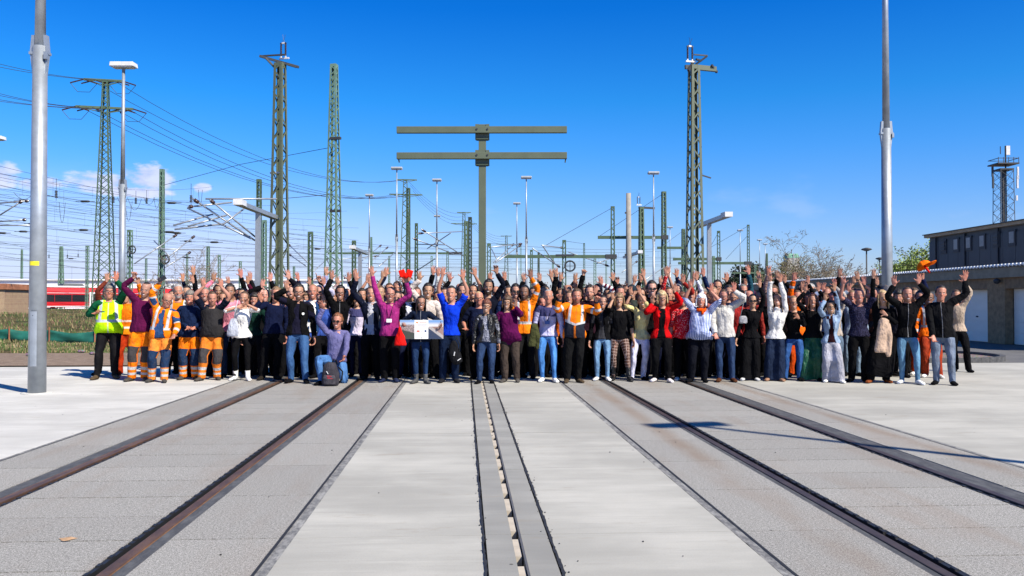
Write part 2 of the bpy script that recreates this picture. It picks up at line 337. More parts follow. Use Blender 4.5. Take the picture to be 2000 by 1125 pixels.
# ================================================================== ground, concrete, track panels
def ground_mats():
    # terrain: gravelly dirt, grassy towards the left field
    t = NT('terrain'); g = t.obj(); x, y, z = t.sep(g)
    n1 = t.noise(g, .35, 5, .6); n2 = t.noise(g, 4, 5, .65); n3 = t.noise(g, 40, 3, .6)
    dirt = t.mix(t.mr(n2, .3, .7), rgb(.13, .088, .062), rgb(.24, .175, .13)); dirt = t.mix(t.mr(n3, .4, .65, 0, .5), dirt, rgb(.30, .25, .2))
    M['terrain'] = t.bsdf(dirt, .95, 0.0, t.bump(t.math('ADD', n2, t.math('MULTIPLY', n3, .4)), .8, .05), .1)
    t = NT('field'); g = t.obj(); n1 = t.noise(g, .5, 5, .65); n2 = t.noise(g, 5, 5, .7); n3 = t.noise(g, 30, 4, .7)
    c = t.mix(t.mr(n1, .40, .58), rgb(.055, .085, .022), rgb(.22, .165, .085)); c = t.mix(t.mr(n2, .4, .65, 0, .6), c, rgb(.16, .11, .065)); c = t.mix(t.mr(n3, .35, .6, 0, .5), c, rgb(.06, .065, .025))
    M['field'] = t.bsdf(c, .95, 0.0, t.bump(t.math('ADD', n2, n3), 1.0, .12), .1)
    t = NT('gravel'); g = t.obj(); v = t.n('TexVoronoi', {'Vector': g, 'Scale': 22.0}, o=1); d = t.n('TexVoronoi', {'Vector': g, 'Scale': 22.0}, o=0)
    c = t.mix(.6, rgb(.22, .19, .17), t.mix(1.0, v, rgb(.35, .31, .28), 'MULTIPLY')); M['gravel'] = t.bsdf(c, .9, 0.0, t.bump(t.math('SUBTRACT', 1.0, d), .9, .03), .1)
    # concrete with broom and trowel marks running across the track
    def conc(name, base, dark, streak=1.0):
        t = NT(name); g = t.obj(); g = t.n('NewGeometry', o=0); st = t.noise(g, 1.1, 7, .65, (.45, 2.4, 1)); st2 = t.noise(g, 2.4, 7, .72, (.30, 4.2, 1)); st3 = t.noise(g, 3.1, 6, .7, (.25, 5.5, 1)); blot = t.noise(g, .55, 4, .55); fine = t.noise(g, 120, 4, .7)
        g0 = g; pit = t.n('TexVoronoi', {'Vector': g, 'Scale': 3.2}, o=0)
        c = t.mix(t.mr(st, .35, .68), rgb(*dark), rgb(*base)); c = t.mix(t.mr(st2, .55, .75, 0, .75*streak), c, rgb(*[min(1, k*1.22) for k in base])); c = t.mix(t.mr(st3, .56, .70, 0, .6*streak), c, rgb(*[k*.80 for k in dark]))
        c = t.mix(t.mr(blot, .38, .62, .0, .75), c, rgb(*[k*.86 for k in dark])); big = t.noise(g, .28, 5, .65, (1, 1.6, 1)); c = t.mix(t.mr(big, .45, .7, 0, .5), c, rgb(*[min(1, k*1.18) for k in base])); stn = t.noise(g, 1.7, 6, .75, (.6, 2.2, 1)); c = t.mix(t.mr(stn, .57, .70, 0, .45), c, rgb(.25, .215, .165)); c = t.mix(t.mr(fine, .48, .72, 0, .38), c, rgb(.2, .19, .17))
        spots = t.math('MULTIPLY', t.mr(pit, .050, .030), t.mr(t.noise(g, 1.3, 2), .5, .56)); c = t.mix(t.math('MULTIPLY', spots, .8), c, rgb(.04, .037, .033))
        return t.bsdf(c, .88, 0.0, t.bump(t.math('ADD', st2, t.math('MULTIPLY', fine, .7)), .35, .006), .25)
    M['concrete'] = conc('concrete', (.43, .418, .375), (.34, .332, .298)); M['concrete_pale'] = conc('concrete_pale', (.57, .56, .52), (.46, .45, .42), .9)
    M['concrete_plate'] = conc('concrete_plate', (.31, .305, .28), (.235, .232, .215), .4)
    # granulate panels
    def gran(name, base, ribs=0.0):
        t = NT(name); g = t.obj(); g = t.n('NewGeometry', o=0); v = t.noise(g, 150, 3, .85); v2 = t.noise(g, 60, 3, .8); bl = t.noise(g, 1.6, 4, .6); rn = t.n('ObjectInfo', o=5)
        c = t.mix(t.mr(v, .42, .58), rgb(*[k*.45 for k in base]), rgb(*[min(1, k*1.42) for k in base])); c = t.mix(t.mr(v2, .52, .62, 0, .45), c, rgb(.50, .48, .45)); c = t.mix(t.mr(v2, .46, .38, 0, .45), c, rgb(.12, .11, .10))
        w_ = t.n('TexCoord', o=3); gw = t.n('NewGeometry', o=0); bl2 = t.noise(gw, .7, 4, .6, (3.0, .6, 1))
        c = t.mix(t.mr(bl2, .45, .72, 0, .35), c, rgb(.22, .165, .125)); k = t.mr(rn, 0.0, 1.0, .95, 1.04); gx = t.sep(gw)[0]; bands = t.math('MAXIMUM', t.mr(ab(t, t.math('SUBTRACT', gx, 2.28)), .20, .0), t.mr(ab(t, t.math('SUBTRACT', gx, 4.80)), .18, .0)); c = t.mix(t.math('MULTIPLY', t.math('MULTIPLY', bands, t.mr(t.noise(gw, 1.1, 4, .6, (1, .5, 1)), .3, .6)), .55), c, rgb(.20, .14, .095))
        c = t.mix(1.0, c, t.n('CombineColor', {0: k, 1: k, 2: k}), 'MULTIPLY')
        return t.bsdf(c, .9, 0.0, t.bump(v, .6, .004), .2)
    M['granulate'] = gran('granulate', (.275, .268, .248))
    t = NT('rail_steel'); g = t.n('NewGeometry', o=0); n = t.noise(g, 9, 5, .7, (1, .3, 1)); n2 = t.noise(g, 60, 3, .7)
    c = t.mix(t.mr(n, .35, .65), rgb(.085, .050, .034), rgb(.155, .085, .05)); c = t.mix(t.mr(n2, .5, .7, 0, .5), c, rgb(.07, .045, .045)); M['rail_steel'] = t.bsdf(c, .55, .35, t.bump(n2, .3, .003))
    t = NT('rail_dark'); g = t.n('NewGeometry', o=0); n = t.noise(g, 9, 5, .7, (1, .3, 1)); c = t.mix(t.mr(n, .35, .65), rgb(.05, .034, .027), rgb(.085, .06, .045)); M['rail_dark'] = t.bsdf(c, .5, .3)
    t = NT('dark_rubber'); g = t.n('NewGeometry', o=0); n = t.noise(g, 14, 6, .7, (1, .35, 1)); n2 = t.noise(g, 90, 3, .7)
    c = t.mix(t.mr(n, .4, .68), rgb(.05, .05, .052), rgb(.095, .095, .095)); c = t.mix(t.mr(n2, .55, .7, 0, .3), c, rgb(.2, .2, .19)); M['dark_rubber'] = t.bsdf(c, .75, 0.0, t.bump(n2, .5, .004))
    t = NT('mortar'); g = t.n('NewGeometry', o=0); n = t.noise(g, 22, 5, .75, (1, .5, 1)); n2 = t.noise(g, 7, 5, .7, (1, .4, 1))
    c = t.mix(t.mr(n, .42, .6), rgb(.11, .11, .11), rgb(.22, .215, .205)); c = t.mix(t.mr(n2, .5, .65, 0, .7), c, rgb(.33, .325, .305)); M['mortar'] = t.bsdf(c, .9, 0.0, t.bump(n, .6, .01))
    plain('black_plastic', (.014, .014, .015), .55); plain('bitumen', (.018, .018, .019), .7, var=.4, sc=30); plain('beige_block', (.42, .37, .30), .8, var=.15, sc=8); plain('channel_steel', (.12, .115, .11), .55, .3)
    t = NT('asphalt'); g = t.obj(); n = t.noise(g, 140, 3, .8); n2 = t.noise(g, .6, 5, .6); c = t.mix(t.mr(n, .35, .65), rgb(.05, .05, .052), rgb(.13, .13, .13)); c = t.mix(t.mr(n2, .4, .7, 0, .5), c, rgb(.16, .155, .15)); M['asphalt'] = t.bsdf(c, .9, 0.0, t.bump(n, .5, .006))
ground_mats()
def sheet(name, pts, z, mat, kind='structure'):
    mb = MB(); mb.add([(x, y, z) for x, y in pts], [tuple(range(len(pts)))]); o = mb.build(name, mat); tag(o, kind=kind); return o
sheet('ground', [(-1500, -300), (1500, -300), (1500, 4000), (-1500, 4000)], -.16, 'terrain')
Y0, Y1 = -3.0, 22.4
XL0, XL1 = -4.36, -1.17          # left panelled track
XR0, XR1 = 1.83, 5.02            # right panelled track
PLT = (.135, .300, .350, .53)    # plates either side of the drive slot
base = MB(); base.box((.3, (Y0+Y1)/2, -.115), (9.6, Y1-Y0, .03)); tag(base.build('track_bed', 'bitumen'), kind='structure'); bed = bpy.data.objects['track_bed']
def slab_row(x0, x1, y0, y1, n, mat, name, gap=.004, top=0.0, parent=bed, stag=0.0):
    L = (y1-y0)/n; me = MB().box((0, 0, 0), (x1-x0, L-gap, .10)).mesh(name)
    MB().box(((x0+x1)/2, (y0+y1)/2, -.055), (x1-x0-.002, y1-y0, .09)).build('joint_bed', 'bitumen', parent)
    for k in range(n):
        o = link(name, me, mat if k == 0 else None, parent, ((x0+x1)/2, y0+L*(k+.5), top-.05+random.uniform(-.0012, .0012)))
        if len(me.materials) == 0: me.materials.append(M[mat])
        o.rotation_euler = (random.uniform(-.0006, .0006), random.uniform(-.0006, .0006), 0)
# concrete between the tracks
for (x0, x1, st) in ((-1.085, PLT[0]-.022, 0), (PLT[3]+.022, 1.745, 0)):
    slab_row(x0, x1, Y0, Y1, 6, 'concrete', 'concrete_slab', .006)
for (x0, x1) in ((PLT[0], PLT[1]), (PLT[2], PLT[3])): slab_row(x0, x1, Y0, Y1, 12, 'concrete_plate', 'channel_slab', .004, .002)
# ragged joint between plates and slabs
def ragged(x0, x1, y0, y1, name, mat, z=-.004, amp=.012, step=.035, seed=0):
    mb = MB(); n = int((y1-y0)/step); vs = []
    for i in range(n+1):
        y = y0+i*step; a = amp*(noise.noise(Vector((seed, y*3, 0)))+.8*noise.noise(Vector((seed, y*14, 4)))+.5*noise.noise(Vector((seed, y*40, 8)))); b = amp*(noise.noise(Vector((seed+9, y*3, 0)))+.8*noise.noise(Vector((seed+9, y*14, 4)))+.5*noise.noise(Vector((seed+9, y*40, 8))))
        vs += [(x0+a, y, z), (x1+b, y, z)]
    mb.add(vs, [(2*i, 2*i+1, 2*i+3, 2*i+2) for i in range(n)]); o = mb.build(name, mat, bed); return o
ragged(PLT[0]-.024, PLT[0]-.010, Y0, Y1, 'joint_filler', 'bitumen', .0055, .009, seed=1); ragged(PLT[3]+.006, PLT[3]+.024, Y0, Y1, 'joint_filler', 'bitumen', .0055, .012, seed=2)
# crumbs along the joint
mb = MB(); rr = random.Random(3)
for side in (PLT[0]-.02, PLT[3]+.02):
    for k in range(170):
        y = rr.uniform(4, 18); s_ = rr.uniform(.003, .007); mb.ball((side+rr.gauss(0, .016), y, .004), (s_, s_*rr.uniform(.6, 1.6), s_*.5), None, 5, 4)
o = mb.build('crumbs', 'bitumen', bed); tag(o, kind='stuff')
mb = MB(); rr = random.Random(8)
for k in range(60):
    y = rr.uniform(4.2, 15); x = rr.uniform(-.62, .62)*y*.9; s_ = rr.uniform(.003, .008); mb.ball((x, y, .004), (s_, s_*rr.uniform(.6, 1.5), s_*.6), None, 5, 4)
o = mb.build('grit', 'bitumen', bed); tag(o, kind='stuff')
plain('paint_orange', (.42, .26, .14), .9, var=.3, sc=20)
sp = G(136, 2475/(1052-590)); mb = MB(); mb.add([(sp.x+.05*cos(a)*(1+.3*sin(3*a)), sp.y+.04*sin(a)*(1+.25*cos(4*a)), .0065) for a in [2*pi*i/16 for i in range(16)]], [tuple(range(16))]); mb.build('paint_spot', 'paint_orange', bed)
# the drive slot: floor, side wall and beige blocks
MB().box(((PLT[1]+PLT[2])/2, (Y0+Y1)/2, -.098), (PLT[2]-PLT[1], Y1-Y0, .01)).build('slot_floor', 'black_plastic', bed)
blk_me = MB().box((0, 0, 0), (PLT[2]-PLT[1]-.010, .36, .06)).mesh('slot_block')
k = 0; y = 4.1
while y < Y1-.5:
    link('slot_block', blk_me, 'beige_block' if k == 0 else None, bed, ((PLT[1]+PLT[2])/2-.004, y, -.036)); y += .55; k += 1
MB().box((PLT[2]+.004, (Y0+Y1)/2, .001), (.013, Y1-Y0, .012)).build('slot_edge', 'channel_steel', bed)
def track(x0, x1, r0, r1, dark, s0, s1):
    """panels, rails, rubber and flange grooves of one covered track; r0 < r1 are rail centres"""
    n = int((Y1-Y0)/.6)
    rs = 'rail_dark' if dark else 'rail_steel'
    gr = .075
    slab_row(x0, r0-.045-s0, Y0, Y1, n//2, 'granulate', 'panel', .014)
    slab_row(r0+.035+gr, r1-.035-gr, Y0, Y1, n, 'granulate', 'panel', .022)
    slab_row(r1+.045+s1, x1, Y0, Y1, n//2, 'granulate', 'panel', .014)
    for r, sg, so_ in ((r0, -1, s0), (r1, 1, s1)):
        # foot, web, head of the rail
        mb = MB(); L = Y1-Y0; cy = (Y0+Y1)/2; mb.box((r, cy, -.018), (.070, L, .040)); mb.box((r, cy, -.068), (.02, L, .06)); mb.box((r, cy, -.092), (.14, L, .012))
        mb.build('rail', rs, bed, bevel=.006)
        xs = (r+sg*.037, r+sg*(.043+so_)); xa, xb = min(xs), max(xs)
        MB().box(((xa+xb)/2, cy, -.022), (xb-xa-.003, L, .036)).build('rubber_strip', 'dark_rubber', bed, bevel=.004)
        if not dark: MB().box((r+sg*.041, cy, -.006), (.006, L, .008)).build('rust_line', 'rust_orange', bed)
        # flange groove: inner rubber profile segments
        xi = r-sg*(.035+gr-.018); seg = MB().box((0, 0, 0), (.030, 1.17, .05)); 
        for q in range(7): seg.box((0, -.5+q*.165, .028), (.024, .05, .010))
        me = seg.mesh('groove_profile'); 
        for q in range(int(L/1.2)):
            link('groove_profile', me, 'black_plastic' if q == 0 else None, bed, (xi, Y0+.6+q*1.2, -.028))
        MB().box((r-sg*(.035+gr/2-.016), cy, -.06), (gr-.036, L, .01)).build('groove_floor', 'black_plastic', bed)
plain('rust_orange', (.19, .085, .03), .8, var=.35, sc=6)
track(XL0, XL1, -3.50, -1.985, False, .135, .085)
track(XR0, XR1, 2.66, 4.155, True, .05, .19)
# mortar and steel edging where the panels meet the concrete
ragged(-1.165, -1.085, Y0, Y1, 'edge_mortar', 'mortar', -.002, .006, seed=5); ragged(1.75, 1.825, Y0, Y1, 'edge_mortar', 'mortar', -.002, .006, seed=6)
ragged(-1.172, -1.150, Y0, Y1, 'edge_gap', 'bitumen', .0015, .002, seed=7); ragged(1.81, 1.828, Y0, Y1, 'edge_gap', 'bitumen', .0015, .002, seed=8)
ragged(-4.43, -4.365, Y0, Y1, 'edge_mortar', 'mortar', -.002, .010, seed=9); ragged(-4.378, -4.360, Y0, Y1, 'edge_gap', 'bitumen', .0015, .004, seed=10)
ragged(5.03, 5.09, Y0, Y1, 'edge_mortar', 'mortar', -.002, .008, seed=11); ragged(5.018, 5.035, Y0, Y1, 'edge_gap', 'bitumen', .0015, .004, seed=12)
# aprons left and right
def apron(name, x0, x1, y0, y1, mat):
    o = MB().box(((x0+x1)/2, (y0+y1)/2, -.075), (x1-x0, y1-y0, .15)).build(name, mat, bevel=.01); tag(o, kind='structure'); return o
apron('concrete_apron', -40, -4.425, Y0, 20.2, 'concrete_pale'); apron('concrete_apron', 5.085, 26, Y0, 20.2, 'concrete')
apron('pavement', XL0-.07, 5.19, Y1, 34, 'asphalt')
apron('asphalt_yard', 5.2, 60, 20.21, 130, 'asphalt'); bpy.data.objects['asphalt_yard'].location.z = -.012
# dirt strip, field with low mounds behind it on the left
def hmap(x, y):
    base_ = .0 if y < 22 else .0
    h = .10*noise.noise(Vector((x*.25, y*.25, 0)))+.05*noise.noise(Vector((x*1.3, y*1.3, 3)))
    if y > 33: h += .55*float(np.clip((y-33)/12, 0, 1))*(.55+.9*noise.noise(Vector((x*.11, y*.09, 7))))
    if x > -7: h *= max(0, 1-(x+7)/6)
    return h*float(np.clip((y-21.5)/3, 0, 1))-.10+.10*float(np.clip((y-24)/3, 0, 1))
mb = MB(); nx, ny = 90, 80; vs = []
for j in range(ny+1):
    y = 20.1+(j/ny)**1.6*125
    for i in range(nx+1): x = -110+i/nx*112; vs.append((x, y, hmap(x, y)))
mb.add(vs, [(j*(nx+1)+i, j*(nx+1)+i+1, (j+1)*(nx+1)+i+1, (j+1)*(nx+1)+i) for j in range(ny) for i in range(nx)])
fo = mb.build('field', 'field', None, True); tag(fo, kind='structure')
sheet('dirt_track', [(-60, 20.15), (-4.5, 20.15), (-4.5, 25.2), (-60, 24.6)], .03, 'terrain')
sheet('gravel_yard', [(1.9, 34), (60, 34), (140, 600), (-200, 600), (-40, 145), (2, 145)], -.05, 'gravel')
# grass: thousands of blades and dry stalks
def grass(name, n, area, hmin, hmax, cols, seed, wd=.012):
    rr = random.Random(seed); per = {m: MB() for m in cols}
    for k in range(n):
        x, y = area(rr)
        if x is None: continue
        mb = per[rr.choices(list(cols), [cols[c] for c in cols])[0]]; z = hmap(x, y)
        if noise.noise(Vector((x*.6, y*.6, seed)))+.5*noise.noise(Vector((x*2.2, y*1.6, seed))) < -.02: continue
        h = rr.uniform(hmin, hmax); a = rr.uniform(0, 2*pi); lx, ly = rr.gauss(0, .35)*h, rr.gauss(0, .35)*h; w_ = wd*(1+y*.012); cx, cy = cos(a)*w_, sin(a)*w_
        mb.add([(x-cx, y-cy, z-.02), (x+cx, y+cy, z-.02), (x+lx*.5+cx*.6, y+ly*.5+cy*.6, z+h*.6), (x+lx*.5-cx*.6, y+ly*.5-cy*.6, z+h*.6), (x+lx, y+ly, z+h)], [(0, 1, 2, 3), (3, 2, 4)])
    for m, mb in per.items():
        o = link(name, mb.mesh(name, fix=False), m); tag(o, kind='stuff')
plain('blade_green', (.07, .125, .025), .8, var=.3, sc=2); plain('blade_dry', (.27, .21, .11), .9, var=.3, sc=2); plain('blade_brown', (.14, .085, .05), .9, var=.3, sc=2)
grass('grass', 34000, lambda r: ((lambda y: (G(r.uniform(-60, 330), y).x, y))(25.5+r.random()**1.5*16)), .03, .14, {'blade_green': .55, 'blade_dry': .42, 'blade_brown': .10}, 1)
grass('grass', 26000, lambda r: ((lambda y: (G(r.uniform(-60, 420), y).x, y))(36+r.random()**1.2*62)), .06, .28, {'blade_green': .40, 'blade_dry': .26, 'blade_brown': .34}, 2, .012)
# curb island with gravel by the garages
def arc_island():
    c = RT*10.75+FW*22.9; cx, cy = c.x, c.y; ctrl = []
    for i in range(25):
        a = -pi*.5+pi*i/24; ctrl.append((cx+2.2*cos(a)**.8 if cos(a) > 0 else cx, cy+2.0*sin(a)))
    pts = [(cx-5.0, cy-2.0)]+ctrl+[(cx-5.0, cy+2.0)]
    o = sheet('gravel_island', pts, .05, 'gravel'); 
    mb = MB()
    for a, b in zip(pts, pts[1:]): mb.bar((a[0], a[1], .0), (b[0], b[1], .0), .13, .24)
    o = mb.build('kerb', 'dark_rubber'); tag(o, kind='structure')
arc_island()
for k, (px, d) in enumerate(((58, 23.0), (160, 24.6), (185, 23.6), (36, 27))):      # pale stones on the verge
    o = MB().ball((0, 0, .05), (.09+.03*k, .08, .05), None, 8, 6).build('stone', 'gravel', None, True, G(px, d, .02)); tag(o, ('pale flat stone on the dirt verge behind the big left pole', 'larger pale stone at the foot of the grassy strip near the crowd', 'whitish slab lying beside the yellow vest wearer on the verge', 'stone half sunk in dry grass at the picture edge')[k], 'stone', 'stones on the verge')
# ================================================================== masts, lamps, wires
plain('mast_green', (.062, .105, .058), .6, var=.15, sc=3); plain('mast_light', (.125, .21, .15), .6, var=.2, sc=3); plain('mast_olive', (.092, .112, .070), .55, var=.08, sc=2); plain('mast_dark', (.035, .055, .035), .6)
plain('galvanised', (.33, .36, .39), .45, .5, .12, 5); plain('pale_box', (.62, .62, .63), .5); plain('concrete_pole', (.27, .25, .22), .85); plain('insulator', (.045, .024, .022), .35); plain('wire_metal', (.05, .05, .055), .5, .3); plain('steel_white', (.65, .65, .66), .5); plain('dark_steel', (.035, .037, .04), .6)
plain('lamp_grey', (.36, .38, .40), .5); plain('yellow_tape', (.85, .72, .02), .6); plain('alu_tube', (.34, .36, .38), .4, .5)
def cone_z(mb, x, y, z0, z1, r0, r1, n=20): mb.rings([(x, y, z0, r0, r0, 'z'), (x, y, z1, r1, r1, 'z')], n)
def box_lamp(label, px, ytop, d, wd=None, rot=0.0, near=False, group='box-headed lamp masts in the yard', base_r=.135, legz=0.0, head=.87):
    c = G(px, d); H = CAMH+(590-ytop)*d/F; r = empty('lamp_mast', c, -YAW+rot); tag(r, label, 'lamp mast', group)
    hz = 5.74 if H > 7 else H*.57; k = 1 if d < 40 else .66
    mb = MB(); cone_z(mb, 0, 0, 0, hz, base_r*k, base_r*k*.80, 28); mb.build('pole', 'galvanised', r, True)
    mb = MB(); cone_z(mb, .0, 0, hz, H-.1, base_r*k*.62, base_r*k*.40, 20); mb.build('upper_pole', 'galvanised', r, True)
    hinge = MB()
    for sg in (-1, 1):
        hinge.add([(sg*.105*k, -.04, hz-.48), (sg*.105*k, .04, hz-.48), (sg*.150*k, .04, hz-.10), (sg*.150*k, -.04, hz-.10), (sg*.125*k, .04, hz+.18), (sg*.125*k, -.04, hz+.18), (sg*.07*k, -.04, hz+.18), (sg*.07*k, .04, hz+.18)], [(0, 1, 2, 3), (3, 2, 4, 5), (5, 4, 7, 6), (6, 7, 1, 0), (0, 3, 5, 6), (1, 7, 4, 2)])
    hinge.box((0, 0, hz-.12), (.31*k, .13, .04)); hinge.box((.13*k, -.07, hz-.18), (.05, .05, .10)); hinge.build('hinge', 'galvanised', r)
    if ytop > -40 or near:
        mb = MB(); mb.box((0, 0, H-.02), (head*(1 if d < 50 else .85), .42, .16 if d < 50 else .12), taper=.96); mb.build('lamp_head', 'pale_box' if d < 50 else 'lamp_grey', r, bevel=.02)
        MB().box((0, 0, H-.115), (head*.8, .32, .03)).build('diffuser', 'steel_white', r); MB().box((0, 0, H-.16), (.09, .09, .12)).build('bracket', 'galvanised', r)
    return r, H, hz
r1_, H, hz = box_lamp('massive galvanised pole with a yellow tape mark standing left of the crowd', 74, -330, 13.95, near=True, base_r=.138)
MB().rings([(0, 0, 2.33, .129, .129, 'z'), (0, 0, 2.38, .1288, .1288, 'z')], 28).build('tape', 'yellow_tape', r1_).scale = (1, 1, 1)
bpy.data.objects.remove([c for c in r1_.children if c.name.startswith('tape')][0])
mb = MB(); vs = []
for z in (2.10, 2.17):
    for i in range(9): a = R(-125)+R(70)*i/8; vs.append((.134*cos(a), .134*sin(a), z))
mb.add(vs, [(i, i+1, i+10, i+9) for i in range(8)]); mb.build('tape_mark', 'yellow_tape', r1_)
mb = MB(); vs = []
for z in (.45, 1.35):
    for i in range(9): a = R(-110)+R(45)*i/8; vs.append((.1385*cos(a), .1385*sin(a), z))
mb.add(vs, [(i, i+1, i+10, i+9) for i in range(8)]); o = mb.build('access_door', 'galvanised', r1_); m_ = o.modifiers.new('s', 'SOLIDIFY'); m_.thickness = -.006
MB().rings([(0, 0, .0, .24, .24, 'z'), (0, 0, .012, .24, .24, 'z')], 20).build('foot_ring', 'concrete_pale', r1_)
MB().ball((0, -.139, 1.28), (.012, .008, .012)).build('lock', 'wire_metal', r1_)
box_lamp('massive galvanised pole rising behind the right part of the crowd', 1733, -250, 20.6, near=True, base_r=.138)
# the lamp mast outside the picture whose shadow falls over the right track
tl = 10.0/math.tan(SUN_EL); sh = G(1340, 10.35); sv = Vector((SUN_AZ_VEC.x, SUN_AZ_VEC.y, 0)).normalized(); ps = sh+sv*tl
o = box_lamp('lamp mast outside the view throwing its shadow over the right-hand track', 1000, 590, 10, near=True)[0]
for c_ in list(o.children): bpy.data.objects.remove(c_)
o.location = ps; o.rotation_euler = (0, 0, R(10))
mb = MB(); cone_z(mb, 0, 0, 0, 5.74, .135, .108, 20); mb.build('pole', 'galvanised', o, True); mb = MB(); cone_z(mb, 0, 0, 5.74, 9.9, .084, .054, 16); mb.build('upper_pole', 'galvanised', o, True); MB().box((0, 0, 10), (.95, .28, .14)).build('lamp_head', 'pale_box', o)
for px, yt, d, lb in ((238, 124, 30.4, 'lamp mast with white box head beside the tower with crossarms'), (774.5, 327, 55, 'lamp mast with white box head left of the double crossbeam mast'), (853, 350, 58, 'thin lamp mast between the yard masts left of the green column'), (1028, 345, 57, 'tall thin lamp mast right of the green column'),
    (1009.5, 396, 72, 'shorter thin lamp mast right of the green column'), (1277, 336, 55, 'tall lamp mast just right of the concrete pole'), (1309, 443, 95, 'small distant lamp mast left of the right-hand lattice mast'), (1351, 408, 80, 'lamp mast seen through the right-hand lattice mast'), (1446, 449, 100, 'distant lamp mast left of the last tall green mast'),
    (1484, 468, 115, 'far lamp mast right of the last tall green mast'), (1495, 476, 125, 'farthest tiny lamp mast before the bare willow'), (721, 380, 67, 'lamp mast right of the pale lattice mast'), (853.5, 421, 84, 'second smaller lamp mast in line behind a thin one'), (-13, 268, 40, 'lamp mast at the left picture edge of which only the head shows')):
    box_lamp(lb, px, yt, d, head=.87 if d < 56 or px == 1028 else .75, base_r=.13)
def t_lamp(label, px, ytop, d, half0, half1, slope=0, base=.11):
    H = CAMH+(590-ytop)*d/F; r = empty('platform_lamp', G(px, d), 0); tag(r, label, 'lamp', 'low platform lamps with long arms')
    MB().box((0, 0, H/2), (base*1.9, base*1.9, H), -YAW, .8).build('post', 'alu_tube', r)
    mb = MB(); a = Vector((-.05, half0, H)); b = Vector((.12, half1, H)); mb.bar(a, b, .24, .16); mb.build('arm', 'alu_tube', r); MB().bar(a+Vector((0, -.35, .03)), a+Vector((0, .25, .03)), .32, .2).build('lamp_head', 'pale_box', r)
t_lamp('grey post with a long slanting lamp arm left of the near lattice mast', 503.5, 412, 32.4, -2.4, 2.6)
t_lamp('grey post with a long slanting lamp arm right of the far lattice mast', 1385.5, 433, 37.0, -2.6, 2.6)
t_lamp('small grey post with lamp arm in the yard right of the pale lattice mast', 703, 490, 52, -3, 3, base=.13)
t_lamp('small dark lamp arm behind the concrete pole', 1232.5, 498, 58, -3, 3, base=.1)
def street_lamp(label, px, yt, d):
    H = CAMH+(590-yt)*d/F; r = empty('street_lamp', G(px, d)); tag(r, label, 'street lamp', 'mushroom lamps above the garages'); cone = MB(); cone_z(cone, 0, 0, 0, H-.1, .07, .05, 8); cone.build('pole', 'dark_steel', r, True)
    mb = MB(); mb.rings([(0, 0, H-.12, .12, .12, 'z'), (0, 0, H-.02, .38, .38, 'z'), (0, 0, H+.06, .30, .30, 'z'), (0, 0, H+.12, .08, .08, 'z')], 12); mb.build('lamp_head', 'dark_steel', r, True)
street_lamp('dark mushroom-headed street lamp left of the big right pole', 1693, 487, 60); street_lamp('smaller mushroom-headed street lamp close to the big right pole', 1718.5, 505, 78)
def lattice(label, px, yt, d, wb, wt_, mat='mast_green', zig=1.0, rz=0.0, group='lattice catenary masts', leg=None, parts=True, cap=True, name='lattice_mast', ybase=0, cross=False):
    H = CAMH+(590-yt)*d/F; r = empty(name, G(px, d), -YAW+rz); tag(r, label, 'mast', group); lw = leg or wb*.13
    def w(z): return wb+(wt_-wb)*z/H
    legs = []
    for sx in (-1, 1):
        for sy in (-1, 1):
            mb = legs[0] if (not parts and legs) else MB(); 
            if not legs or parts: legs.append(mb)
            for (dx, dy) in ((1, 0), (0, 1)):      # angle profile
                a = Vector((sx*w(0)/2, sy*w(0)/2, 0)); b = Vector((sx*w(H)/2, sy*w(H)/2, H)); off = Vector((-sx*lw/2*dx, -sy*lw/2*dy, 0))
                mb.bar(a+off, b+off, lw if dx else lw*.18, lw if dy else lw*.18, Vector((0, 1, 0)))
    if parts:
        for mb in legs: mb.build('leg', mat, r)
    else: legs[0].build('leg_frame', mat, r)
    lace = MB(); z = .1; k = 0
    while z < H-.15:
        z2 = min(z+w(z)*zig, H-.05)
        for sy in (-1, 1):
            for flip in ((0, 1) if cross else (0,)):
                s0 = 1 if (k+flip) % 2 else -1; lace.bar((s0*w(z)/2, sy*w(z)/2*.97, z), (-s0*w(z2)/2, sy*w(z2)/2*.97, z2), lw*.55, lw*.15, Vector((0, 1, 0)))
                lace.bar((sy*w(z)/2*.97, s0*w(z)/2, z), (sy*w(z2)/2*.97, -s0*w(z2)/2, z2), lw*.15, lw*.55, Vector((0, 1, 0)))
        z = z2; k += 1
    o = lace.build('lacing', mat, r); o['kind'] = 'stuff'
    if cap: MB().box((0, 0, H-.06), (wt_*1.02, wt_*1.02, .14)).build('cap', mat, r)
    return r, H, w
